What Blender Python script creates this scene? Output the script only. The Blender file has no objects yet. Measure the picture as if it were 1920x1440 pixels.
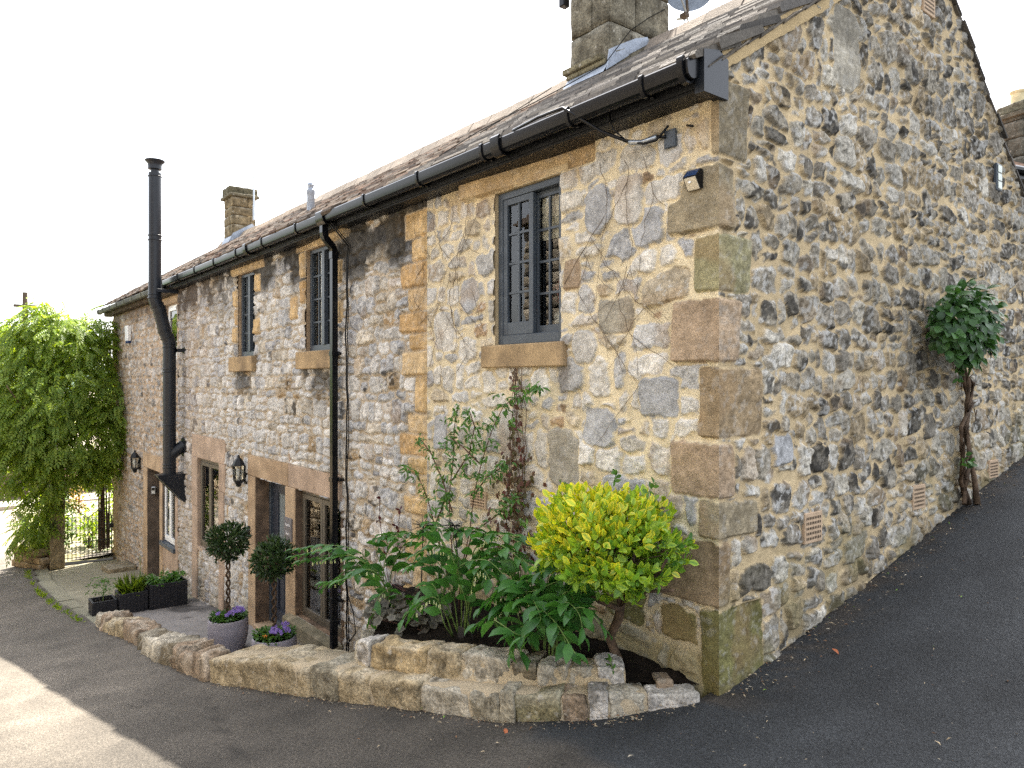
import bpy, math, random
import numpy as np
from mathutils import Vector, Matrix

random.seed(7)
RNG = np.random.default_rng(7)
sc = bpy.context.scene
col = sc.collection

# ------------------------------------------------------------------ camera
CAMP = np.array([2.63, -3.65, 1.836])
FPX = 1380.0
cam_d = bpy.data.cameras.new('camera')
cam_d.sensor_width = 36.0
cam_d.lens = FPX / 1920.0 * 36.0
cam_d.shift_y = -5.0 / 1920.0
cam_d.clip_end = 3000.0
cam = bpy.data.objects.new('camera', cam_d)
cam.location = CAMP
cam.rotation_euler = (math.radians(90), 0, math.radians(51.44))
col.objects.link(cam)
sc.camera = cam

# ------------------------------------------------------------------ light
SUNV = Vector((-0.36, 0.515, 1.0)).normalized()
EL = math.asin(SUNV.z)
AZ = math.atan2(SUNV.x, SUNV.y)
wd = bpy.data.worlds.new('World')
sc.world = wd
wd.use_nodes = True
wn = wd.node_tree
for n in list(wn.nodes):
    wn.nodes.remove(n)
sky = wn.nodes.new('ShaderNodeTexSky')
sky.sky_type = 'NISHITA'
sky.sun_disc = False
sky.sun_elevation = EL
sky.sun_rotation = AZ
sky.air_density = 1.0
sky.dust_density = 3.0
sky.ozone_density = 1.0
hsv = wn.nodes.new('ShaderNodeHueSaturation')
hsv.inputs['Saturation'].default_value = 0.30
hsv.inputs['Value'].default_value = 1.0
bgn = wn.nodes.new('ShaderNodeBackground')
bgn.inputs['Strength'].default_value = 0.125
wo = wn.nodes.new('ShaderNodeOutputWorld')
wn.links.new(sky.outputs[0], hsv.inputs['Color'])
wn.links.new(hsv.outputs[0], bgn.inputs['Color'])
wn.links.new(bgn.outputs[0], wo.inputs[0])
sl = bpy.data.lights.new('sun', 'SUN')
sl.energy = 5.0
sl.angle = math.radians(0.53)
sl.color = (1.0, 0.93, 0.82)
so = bpy.data.objects.new('sun', sl)
so.rotation_euler = SUNV.to_track_quat('Z', 'Y').to_euler()
so.location = (0, 0, 40)
col.objects.link(so)
sc.view_settings.view_transform = 'Standard'
sc.view_settings.look = 'None'
sc.view_settings.gamma = 1.0
sc.view_settings.use_curve_mapping = False
sc.view_settings.exposure = 2.42
sc.cycles.max_bounces = 8
sc.cycles.diffuse_bounces = 4
sc.cycles.transparent_max_bounces = 12
sc.cycles.sample_clamp_indirect = 6.0
try:
    sc.cycles.use_denoising = False
except Exception:
    pass

# ------------------------------------------------------------------ point helpers (photo ray on a real plane)
_n = math.hypot(1100 / FPX, 1)
_R = np.array([(1100 / FPX) / _n, 1 / _n])
_W = np.array([-1 / _n, (1100 / FPX) / _n])
def ray(u, v):
    d = _R * ((u - 960) / FPX) + _W
    return np.array([d[0], d[1], (715 - v) / FPX])
def F(u, v, y=0.0):
    r = ray(u, v); t = (y - CAMP[1]) / r[1]
    return CAMP + r * t
def G(u, v, x=0.0):
    r = ray(u, v); t = (x - CAMP[0]) / r[0]
    return CAMP + r * t

# ------------------------------------------------------------------ noise
def _h(ix, iy, iz, seed):
    h = (ix.astype(np.int64) * 374761393 + iy.astype(np.int64) * 668265263 + iz.astype(np.int64) * 1274126177 + seed * 974711) & 0xffffffff
    h = ((h ^ (h >> 13)) * 1274126177) & 0xffffffff
    h = h ^ (h >> 16)
    return (h & 0xffff).astype(np.float32) / 65535.0
def vn2(x, y, seed=0):
    ix = np.floor(x); iy = np.floor(y)
    fx = (x - ix).astype(np.float32); fy = (y - iy).astype(np.float32)
    fx = fx * fx * (3 - 2 * fx); fy = fy * fy * (3 - 2 * fy)
    z = np.zeros_like(ix)
    a = _h(ix, iy, z, seed); b = _h(ix + 1, iy, z, seed); c = _h(ix, iy + 1, z, seed); d = _h(ix + 1, iy + 1, z, seed)
    return (a + (b - a) * fx) * (1 - fy) + (c + (d - c) * fx) * fy
def fbm(x, y, seed=0, o=3):
    s = 0; a = .5; t = 0
    for k in range(o):
        s = s + a * vn2(x * 2 ** k + 13.7 * k, y * 2 ** k - 7.3 * k, seed + k); t += a; a *= .5
    return s / t
def vn3(x, y, z, seed=0):
    ix = np.floor(x); iy = np.floor(y); iz = np.floor(z)
    f = [(q - i) for q, i in ((x, ix), (y, iy), (z, iz))]
    f = [q * q * (3 - 2 * q) for q in f]
    r = 0
    for dx in (0, 1):
        for dy in (0, 1):
            for dz in (0, 1):
                w = (f[0] if dx else 1 - f[0]) * (f[1] if dy else 1 - f[1]) * (f[2] if dz else 1 - f[2])
                r = r + w * _h(ix + dx, iy + dy, iz + dz, seed)
    return r
def sst(a, b, x):
    t = np.clip((x - a) / (b - a), 0, 1)
    return t * t * (3 - 2 * t)

# ------------------------------------------------------------------ materials
MATS = {}
def mat(name, color=(.5, .5, .5), rough=.8, spec=.3, metal=0.0, attr=False, var=.25, vscale=6.0, fine=60.0, fvar=.25,
        bump=.3, bscale=40.0, bdist=.01, color2=None, coat=0.0, stain=0.0):
    if name in MATS:
        return MATS[name]
    m = bpy.data.materials.new(name)
    m.use_nodes = True
    nt = m.node_tree; N = nt.nodes; L = nt.links
    bs = N['Principled BSDF']
    bs.inputs['Roughness'].default_value = rough
    bs.inputs['Specular IOR Level'].default_value = spec
    bs.inputs['Metallic'].default_value = metal
    bs.inputs['Coat Weight'].default_value = coat
    tc = N.new('ShaderNodeTexCoord')
    n1 = N.new('ShaderNodeTexNoise'); n1.inputs['Scale'].default_value = vscale; n1.inputs['Detail'].default_value = 4
    n2 = N.new('ShaderNodeTexNoise'); n2.inputs['Scale'].default_value = fine; n2.inputs['Detail'].default_value = 3
    L.new(tc.outputs['Object'], n1.inputs['Vector']); L.new(tc.outputs['Object'], n2.inputs['Vector'])
    m1 = N.new('ShaderNodeMapRange'); m1.inputs[1].default_value = .25; m1.inputs[2].default_value = .75
    m1.inputs[3].default_value = 1 - var; m1.inputs[4].default_value = 1 + var
    m2 = N.new('ShaderNodeMapRange'); m2.inputs[1].default_value = .25; m2.inputs[2].default_value = .75
    m2.inputs[3].default_value = 1 - fvar; m2.inputs[4].default_value = 1 + fvar
    L.new(n1.outputs[0], m1.inputs[0]); L.new(n2.outputs[0], m2.inputs[0])
    mu = N.new('ShaderNodeMath'); mu.operation = 'MULTIPLY'
    L.new(m1.outputs[0], mu.inputs[0]); L.new(m2.outputs[0], mu.inputs[1])
    vm = N.new('ShaderNodeVectorMath'); vm.operation = 'SCALE'
    if attr:
        at = N.new('ShaderNodeAttribute'); at.attribute_name = 'Col'
        L.new(at.outputs['Color'], vm.inputs[0])
    elif color2 is not None:
        n3 = N.new('ShaderNodeTexNoise'); n3.inputs['Scale'].default_value = vscale * .6; n3.inputs['Detail'].default_value = 5
        L.new(tc.outputs['Object'], n3.inputs['Vector'])
        cr = N.new('ShaderNodeValToRGB')
        cr.color_ramp.elements[0].position = .4; cr.color_ramp.elements[1].position = .62
        cr.color_ramp.elements[0].color = (*color, 1); cr.color_ramp.elements[1].color = (*color2, 1)
        L.new(n3.outputs[0], cr.inputs[0]); L.new(cr.outputs[0], vm.inputs[0])
    else:
        vm.inputs[0].default_value = color
    L.new(mu.outputs[0], vm.inputs['Scale'])
    fin = vm.outputs[0]
    if stain:
        for (sc_, lo_, hi_, colr_, amt) in ((5.5, .54, .66, (.055, .045, .030), stain), (13.0, .60, .68, (.50, .47, .41), stain * .8)):
            ns = N.new('ShaderNodeTexNoise'); ns.inputs['Scale'].default_value = sc_; ns.inputs['Detail'].default_value = 7; ns.inputs['Roughness'].default_value = .68
            L.new(tc.outputs['Object'], ns.inputs['Vector'])
            mrs = N.new('ShaderNodeMapRange'); mrs.inputs[1].default_value = lo_; mrs.inputs[2].default_value = hi_; mrs.inputs[3].default_value = 0; mrs.inputs[4].default_value = amt
            L.new(ns.outputs[0], mrs.inputs[0])
            mxs = N.new('ShaderNodeMix'); mxs.data_type = 'RGBA'; mxs.inputs[7].default_value = (*colr_, 1)
            L.new(mrs.outputs[0], mxs.inputs[0]); L.new(fin, mxs.inputs[6]); fin = mxs.outputs[2]
    L.new(fin, bs.inputs['Base Color'])
    if bump:
        n4 = N.new('ShaderNodeTexNoise'); n4.inputs['Scale'].default_value = bscale; n4.inputs['Detail'].default_value = 5
        L.new(tc.outputs['Object'], n4.inputs['Vector'])
        b = N.new('ShaderNodeBump'); b.inputs['Strength'].default_value = bump; b.inputs['Distance'].default_value = bdist
        L.new(n4.outputs[0], b.inputs['Height']); L.new(b.outputs[0], bs.inputs['Normal'])
    MATS[name] = m
    return m

def leafmat(name, c1, c2, rough=.45, trans=.35, tcol=None, attr=False, spec=.4):
    if name in MATS:
        return MATS[name]
    m = bpy.data.materials.new(name); m.use_nodes = True
    nt = m.node_tree; N = nt.nodes; L = nt.links
    bs = N['Principled BSDF']; bs.inputs['Roughness'].default_value = rough
    bs.inputs['Specular IOR Level'].default_value = spec
    ge = N.new('ShaderNodeNewGeometry')
    cr = N.new('ShaderNodeValToRGB')
    cr.color_ramp.elements[0].color = (*c1, 1); cr.color_ramp.elements[1].color = (*c2, 1)
    L.new(ge.outputs['Random Per Island'], cr.inputs[0])
    out = cr.outputs[0]
    if attr:
        at = N.new('ShaderNodeAttribute'); at.attribute_name = 'Col'
        mx = N.new('ShaderNodeMix'); mx.data_type = 'RGBA'; mx.blend_type = 'MULTIPLY'; mx.inputs[0].default_value = 1
        L.new(cr.outputs[0], mx.inputs[6]); L.new(at.outputs['Color'], mx.inputs[7])
        out = mx.outputs[2]
    L.new(out, bs.inputs['Base Color'])
    tr = N.new('ShaderNodeBsdfTranslucent')
    hs = N.new('ShaderNodeHueSaturation'); hs.inputs['Hue'].default_value = .485; hs.inputs['Saturation'].default_value = 1.1
    hs.inputs['Value'].default_value = 1.7
    L.new(out, hs.inputs['Color']); L.new(hs.outputs[0], tr.inputs['Color'])
    mi = N.new('ShaderNodeMixShader'); mi.inputs[0].default_value = trans
    L.new(bs.outputs[0], mi.inputs[1]); L.new(tr.outputs[0], mi.inputs[2])
    L.new(mi.outputs[0], N['Material Output'].inputs[0])
    MATS[name] = m
    return m

def glassmat(name, tint=(.9, .93, .92), ior=1.6, rough=0.0):
    if name in MATS:
        return MATS[name]
    m = bpy.data.materials.new(name); m.use_nodes = True
    nt = m.node_tree; N = nt.nodes; L = nt.links
    N.remove(N['Principled BSDF'])
    fr = N.new('ShaderNodeFresnel'); fr.inputs[0].default_value = ior
    tr = N.new('ShaderNodeBsdfTransparent'); tr.inputs[0].default_value = (*tint, 1)
    gl = N.new('ShaderNodeBsdfGlossy'); gl.inputs['Roughness'].default_value = rough
    tc = N.new('ShaderNodeTexCoord'); nz = N.new('ShaderNodeTexNoise'); nz.inputs['Scale'].default_value = 2.5
    bp = N.new('ShaderNodeBump'); bp.inputs['Strength'].default_value = .04; bp.inputs['Distance'].default_value = .02
    L.new(tc.outputs['Object'], nz.inputs['Vector']); L.new(nz.outputs[0], bp.inputs['Height']); L.new(bp.outputs[0], gl.inputs['Normal'])
    mi = N.new('ShaderNodeMixShader')
    L.new(fr.outputs[0], mi.inputs[0]); L.new(tr.outputs[0], mi.inputs[1]); L.new(gl.outputs[0], mi.inputs[2])
    L.new(mi.outputs[0], N['Material Output'].inputs[0])
    MATS[name] = m
    return m

# ------------------------------------------------------------------ objects
def setprops(o, label=None, cat=None, group=None, kind=None):
    if label: o['label'] = label
    if cat: o['category'] = cat
    if group: o['group'] = group
    if kind: o['kind'] = kind
    return o
def thing(name, label, cat, loc=(0, 0, 0), group=None):
    o = bpy.data.objects.new(name, None)
    o.empty_display_size = .1
    o.location = loc
    col.objects.link(o)
    return setprops(o, label, cat, group)
def link(o, parent, world=True):
    col.objects.link(o)
    if parent is not None:
        o.parent = parent
        if world and parent.type == 'EMPTY':
            o.matrix_parent_inverse = Matrix.Translation(-Vector(parent.location))
    return o
def from_arrays(name, V, Fc, m, parent=None, colr=None, smooth=False, world=True):
    me = bpy.data.meshes.new(name)
    V = np.asarray(V, dtype=np.float32)
    me.vertices.add(len(V)); me.vertices.foreach_set('co', V.ravel())
    if isinstance(Fc, np.ndarray):
        nf, k = Fc.shape
        me.loops.add(nf * k); me.loops.foreach_set('vertex_index', Fc.ravel().astype(np.int32))
        me.polygons.add(nf)
        me.polygons.foreach_set('loop_start', np.arange(0, nf * k, k, dtype=np.int32))
        try:
            me.polygons.foreach_set('loop_total', np.full(nf, k, dtype=np.int32))
        except Exception:
            pass
    else:
        flat = [i for f in Fc for i in f]; tot = np.array([len(f) for f in Fc], dtype=np.int32)
        me.loops.add(len(flat)); me.loops.foreach_set('vertex_index', np.array(flat, dtype=np.int32))
        me.polygons.add(len(tot))
        st = np.concatenate([[0], np.cumsum(tot)[:-1]]).astype(np.int32)
        me.polygons.foreach_set('loop_start', st)
        try:
            me.polygons.foreach_set('loop_total', tot)
        except Exception:
            pass
    if colr is not None:
        a = me.color_attributes.new('Col', 'FLOAT_COLOR', 'POINT')
        c4 = np.ones((len(V), 4), dtype=np.float32); c4[:, :3] = colr
        a.data.foreach_set('color', c4.ravel())
    me.update(calc_edges=True)
    me.polygons.foreach_set('use_smooth', np.full(len(me.polygons), bool(smooth)))
    me.materials.append(m)
    o = bpy.data.objects.new(name, me)
    return link(o, parent, world)

class MB:
    def __init__(s):
        s.v = []; s.f = []; s.c = []; s.n = 0; s.col = (1, 1, 1)
    def add(s, V, Fs, c=None):
        V = np.asarray(V, dtype=float)
        b = s.n
        s.v.append(V); s.n += len(V)
        s.f += [tuple(i + b for i in f) for f in Fs]
        cc = np.asarray(c if c is not None else s.col, dtype=float)
        s.c.append(np.broadcast_to(cc, (len(V), 3)))
    def box(s, x0, x1, y0, y1, z0, z1, c=None):
        s.add([(x0, y0, z0), (x1, y0, z0), (x1, y1, z0), (x0, y1, z0), (x0, y0, z1), (x1, y0, z1), (x1, y1, z1), (x0, y1, z1)],
              [(0, 3, 2, 1), (4, 5, 6, 7), (0, 1, 5, 4), (1, 2, 6, 5), (2, 3, 7, 6), (3, 0, 4, 7)], c)
    def bbox(s, x0, x1, y0, y1, z0, z1, b=.006, c=None):
        # box with chamfered edges
        X = (x0, x1); Y = (y0, y1); Z = (z0, z1)
        V = []; idx = {}
        for i in (0, 1):
            for j in (0, 1):
                for k in (0, 1):
                    sx = b if i == 0 else -b; sy = b if j == 0 else -b; sz = b if k == 0 else -b
                    for a, p in (('x', (X[i], Y[j] + sy, Z[k] + sz)), ('y', (X[i] + sx, Y[j], Z[k] + sz)), ('z', (X[i] + sx, Y[j] + sy, Z[k]))):
                        idx[(i, j, k, a)] = len(V); V.append(p)
        Fs = []
        for i in (0, 1):
            q = [idx[(i, 0, 0, 'x')], idx[(i, 1, 0, 'x')], idx[(i, 1, 1, 'x')], idx[(i, 0, 1, 'x')]]
            Fs.append(q if i else q[::-1])
            q = [idx[(0, i, 0, 'y')], idx[(1, i, 0, 'y')], idx[(1, i, 1, 'y')], idx[(0, i, 1, 'y')]]
            Fs.append(q[::-1] if i else q)
            q = [idx[(0, 0, i, 'z')], idx[(1, 0, i, 'z')], idx[(1, 1, i, 'z')], idx[(0, 1, i, 'z')]]
            Fs.append(q if i else q[::-1])
            for j in (0, 1):
                Fs.append([idx[(i, j, 0, 'x')], idx[(i, j, 1, 'x')], idx[(i, j, 1, 'y')], idx[(i, j, 0, 'y')]])
                Fs.append([idx[(i, 0, j, 'x')], idx[(i, 1, j, 'x')], idx[(i, 1, j, 'z')], idx[(i, 0, j, 'z')]])
                Fs.append([idx[(0, i, j, 'y')], idx[(1, i, j, 'y')], idx[(1, i, j, 'z')], idx[(0, i, j, 'z')]])
                for k in (0, 1):
                    Fs.append([idx[(i, j, k, 'x')], idx[(i, j, k, 'y')], idx[(i, j, k, 'z')]])
        s.add(V, Fs, c)
    def tube(s, pts, r, n=8, cap=True, c=None, sq=False):
        pts = [np.array(p, dtype=float) for p in pts]
        rs = r if hasattr(r, '__len__') else [r] * len(pts)
        V = []; up = np.array([.12, .31, .94])
        for i, p in enumerate(pts):
            t = pts[min(i + 1, len(pts) - 1)] - pts[max(i - 1, 0)]
            t = t / (np.linalg.norm(t) + 1e-9)
            a = np.cross(t, up)
            if np.linalg.norm(a) < .15: a = np.cross(t, np.array([1, .1, 0]))
            a /= np.linalg.norm(a); b = np.cross(t, a)
            for k in range(n):
                th = 2 * math.pi * k / n
                V.append(p + rs[i] * (a * math.cos(th) + b * math.sin(th)))
        Fs = []
        for i in range(len(pts) - 1):
            for k in range(n):
                k2 = (k + 1) % n
                Fs.append((i * n + k, i * n + k2, (i + 1) * n + k2, (i + 1) * n + k))
        if cap:
            Fs.append(tuple(range(n))[::-1]); Fs.append(tuple((len(pts) - 1) * n + k for k in range(n)))
        s.add(V, Fs, c)
    def lathe(s, prof, c0, n=24, c=None, squash=1.0):
        V = []; Fs = []
        for (r, z) in prof:
            for k in range(n):
                th = 2 * math.pi * k / n
                V.append((c0[0] + r * math.cos(th), c0[1] + r * math.sin(th) * squash, c0[2] + z))
        for i in range(len(prof) - 1):
            for k in range(n):
                k2 = (k + 1) % n
                Fs.append((i * n + k, i * n + k2, (i + 1) * n + k2, (i + 1) * n + k))
        Fs.append(tuple(range(n))[::-1]); Fs.append(tuple((len(prof) - 1) * n + k for k in range(n)))
        s.add(V, Fs, c)
    def prism(s, poly, axis, a, b, c=None):
        # poly of 2-D points extruded along axis ('x','y','z') from a to b
        k = len(poly)
        def P(p, t):
            return {'x': (t, p[0], p[1]), 'y': (p[0], t, p[1]), 'z': (p[0], p[1], t)}[axis]
        V = [P(p, a) for p in poly] + [P(p, b) for p in poly]
        Fs = [tuple(range(k)), tuple(range(2 * k - 1, k - 1, -1))]
        for i in range(k):
            j = (i + 1) % k
            Fs.append((i, i + k, j + k, j))
        s.add(V, Fs, c)
    def quad(s, a, b, c_, d, c=None):
        s.add([a, b, c_, d], [(0, 1, 2, 3)], c)
    def build(s, name, m, parent=None, smooth=False, world=True, colr=False, recalc=True, auto=None):
        V = np.concatenate(s.v)
        o = from_arrays(name, V, s.f, m, parent, np.concatenate(s.c) if colr else None, smooth, world)
        if recalc:
            import bmesh
            bm = bmesh.new(); bm.from_mesh(o.data)
            bmesh.ops.recalc_face_normals(bm, faces=bm.faces)
            bm.to_mesh(o.data); bm.free()
        if auto is not None:
            o.data.polygons.foreach_set('use_smooth', np.ones(len(o.data.polygons), dtype=bool))
            try:
                o.data.set_sharp_from_angle(angle=math.radians(auto))
            except Exception:
                pass
        return o

# ------------------------------------------------------------------ common materials
M_STONE = mat('rubble_stone', attr=True, rough=.92, spec=.15, var=.10, vscale=9, fine=150, fvar=.5, bump=.9, bscale=85, bdist=.006)
M_SURR = mat('dressed_sandstone', color=(.43, .315, .205), color2=(.33, .235, .15), rough=.9, spec=.15, var=.22, vscale=4, fine=70, fvar=.18, bump=.35, bscale=70, bdist=.005)
M_SURRP = mat('pink_sandstone', color=(.42, .315, .235), color2=(.33, .245, .18), rough=.9, spec=.15, var=.22, vscale=4, fine=70, fvar=.18, bump=.35, bscale=70, bdist=.005)
M_SILL = mat('ochre_sill', color=(.37, .265, .15), color2=(.23, .165, .10), rough=.9, spec=.15, var=.25, vscale=5, fine=60, fvar=.2, bump=.35, bscale=60, bdist=.005)
M_SILLG = mat('mossy_sill', color=(.17, .15, .10), color2=(.26, .22, .15), rough=.92, spec=.12, var=.25, vscale=7, fine=60, fvar=.25, bump=.5, bscale=50, bdist=.006)
M_BLACK = mat('black_plastic', color=(.0055, .006, .0075), rough=.24, spec=.26, var=.15, vscale=12, fine=80, fvar=.1, bump=.03, bscale=30, coat=0.0)
M_FASC = mat('black_paint', color=(.009, .010, .012), rough=.45, spec=.3, var=.2, vscale=8, fine=70, fvar=.15, bump=.08, bscale=25)
M_GREY = mat('grey_paint', color=(.056, .070, .088), rough=.42, spec=.4, var=.12, vscale=8, fine=70, fvar=.08, bump=.06, bscale=30)
M_TAUPE = mat('taupe_paint', color=(.095, .080, .060), rough=.45, spec=.35, var=.12, vscale=8, fine=70, fvar=.08, bump=.06, bscale=30)
M_WHITE = mat('white_upvc', color=(.78, .79, .79), rough=.35, spec=.4, var=.06, vscale=5, fine=40, fvar=.03, bump=.02)
M_FLUE = mat('flue_steel', color=(.0125, .015, .020), rough=.36, spec=.35, var=.15, vscale=6, fine=60, fvar=.1, bump=.05, bscale=20)
M_LEAD = mat('lead_sheet', color=(.30, .34, .40), rough=.5, spec=.45, metal=.25, var=.25, vscale=9, fine=40, fvar=.15, bump=.35, bscale=14, bdist=.02)
M_TERRA = mat('terracotta', color=(.48, .35, .235), rough=.85, spec=.2, var=.15, vscale=20, fine=80, fvar=.15, bump=.2)
M_DARK = mat('dark_void', color=(.006, .006, .006), rough=.9, spec=.1, bump=0)
M_ROOM = mat('room_plaster', color=(.10, .095, .09), rough=.9, spec=.1, bump=0)
M_GLASS = glassmat('window_glass')
M_GLASS2 = glassmat('double_glazing', ior=2.0)
M_BOXEND = mat('dark_box_end', color=(.012, .015, .020), rough=.42, spec=.4, var=.15, vscale=6, fine=60, fvar=.1, bump=.05)
M_IRON = mat('wrought_iron', color=(.008, .008, .009), rough=.5, spec=.4, bump=.1)
M_METAL = mat('galvanised_metal', color=(.42, .45, .48), rough=.35, spec=.5, metal=.8, var=.15, bump=.05)
M_BRASS = mat('polished_brass', color=(.70, .62, .45), rough=.18, spec=.5, metal=1.0, var=.1, bump=0)
M_WOOD = mat('weathered_wood', color=(.085, .065, .048), rough=.85, spec=.2, var=.3, vscale=10, fine=80, fvar=.25, bump=.3)
M_BLOCK = mat('weathered_block_stone', attr=True, rough=.93, spec=.12, var=.42, vscale=9, fine=55, fvar=.5, bump=1.0, bscale=38, bdist=.016, stain=.75)
M_SLATE = mat('roof_slate', attr=True, rough=.88, spec=.15, var=.22, vscale=11, fine=90, fvar=.35, bump=.55, bscale=60, bdist=.008)
M_BARK = mat('bark', color=(.115, .078, .052), color2=(.06, .042, .03), rough=.9, spec=.12, var=.3, vscale=18, fine=90, fvar=.3, bump=.7, bscale=70, bdist=.006)
M_STEM = mat('green_stem', color=(.13, .20, .05), rough=.5, spec=.3, var=.2, vscale=14, bump=.05)
M_TWIG = mat('brown_twig', color=(.11, .062, .045), rough=.8, spec=.15, var=.3, vscale=20, bump=.2)
M_DRY = mat('dry_twig', color=(.16, .12, .085), rough=.9, spec=.1, var=.3, vscale=20, bump=.2)

# ------------------------------------------------------------------ ground heights
_KX = [-400, -60, -24, -18, -9.5, -4, 0, 3, 8, 20, 80]
_KZ = [-3.3, -3.0, -2.75, -2.42, -1.57, -.64, 0.0, .33, .8, 1.4, 2.0]
def gz(x, y):
    x = np.asarray(x, float); y = np.asarray(y, float)
    zx = np.interp(x, _KX, _KZ)
    w = .35
    sp = w * np.logaddexp(0, y / w) - w * math.log(2)
    wt = np.clip((x + 7) / 3, 0, 1)
    far = np.where(y > 14, (y - 14) * -.17, 0)
    yy = np.clip(y, -12, 60)
    return zx + .05 * np.clip(yy, -12, 0) + .05 * np.clip(yy, 0, None) * (1 - wt) * .1 + wt * (.22 * sp + far)
def tz(x):
    return -1.555 + .092 * (np.asarray(x, float) + 7)

# lower garden wall line, listed from the corner of the house to the west
WU = [1310, 1250, 1180, 1110, 1050, 930, 800, 700, 590, 500, 385, 300, 240, 170]
WX = [-.05, -.17, -.29, -.44, -.60, -.95, -1.53, -2.0, -2.62, -3.18, -4.0, -5.4, -7.12, -9.0]
WY = [-.12, -.26, -.45, -.60, -.71, -.92, -1.05, -1.19, -1.36, -1.52, -1.72, -1.79, -1.77, -1.82]
WH = [.03, .075, .12, .15, .155, .18, .17, .19, .22, .235, .21, .165, .16, .17]
def wl(u, inset=0.0, up=0.0):
    uu = WU[::-1]
    x = np.interp(u, uu, WX[::-1]); y = np.interp(u, uu, WY[::-1]); h = np.interp(u, uu, WH[::-1])
    x2 = np.interp(u + 4, uu, WX[::-1]); y2 = np.interp(u + 4, uu, WY[::-1])
    x1 = np.interp(u - 4, uu, WX[::-1]); y1 = np.interp(u - 4, uu, WY[::-1])
    t = np.array([x2 - x1, y2 - y1]); t /= np.linalg.norm(t)
    nrm = np.array([-t[1], t[0]])
    p = np.array([x, y]) + nrm * inset
    z0 = float(gz(x, y))
    return p, t, nrm, z0, z0 + float(h)

KERB = [(-9.0, -1.80), (-9.7, -1.83), (-11.4, -1.93), (-13.2, -1.96), (-15.2, -1.93), (-17.2, -1.80)]
poly = [(-.03, -.05)] + [(x + .0, y + .10) for x, y in zip(WX[1:], WY[1:])] + [(x, y + .08) for x, y in KERB[1:]] + [(-17.6, -1.7), (-17.6, 5.6), (-.06, 5.6)]
def inpoly(px, py, P):
    r = np.zeros(px.shape, bool); j = len(P) - 1
    for i in range(len(P)):
        xi, yi = P[i]; xj, yj = P[j]
        c = ((yi > py) != (yj > py)) & (px < (xj - xi) * (py - yi) / (yj - yi + 1e-12) + xi)
        r ^= c; j = i
    return r
def axis(segs):
    out = [segs[0][0]]
    for a, b, d in segs:
        n = max(1, int(round((b - a) / d)))
        out += list(np.linspace(a, b, n + 1)[1:])
    return np.array(out)
gx = axis([(-400, -60, 20), (-60, -20, 1.2), (-20, -10, .16), (-10, 4, .07), (4, 12, .5), (12, 80, 6)])
gy = axis([(-80, -14, 6), (-14, -5, .5), (-5, 1, .06), (1, 8, .1), (8, 20, .8), (20, 300, 20)])
GX, GY = np.meshgrid(gx, gy)
GZ = gz(GX, GY) + (fbm(GX * .9, GY * .9, 3) - .5) * .03 * np.exp(-np.abs(GX) / 20)
ni, nj = GX.shape
cx = (GX[:-1, :-1] + GX[1:, 1:]) / 2; cy = (GY[:-1, :-1] + GY[1:, 1:]) / 2
keep = ~inpoly(cx, cy, poly)
ii, jj = np.nonzero(keep)
base = ii * nj + jj
Fq = np.stack([base, base + 1, base + nj + 1, base + nj], 1)

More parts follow.
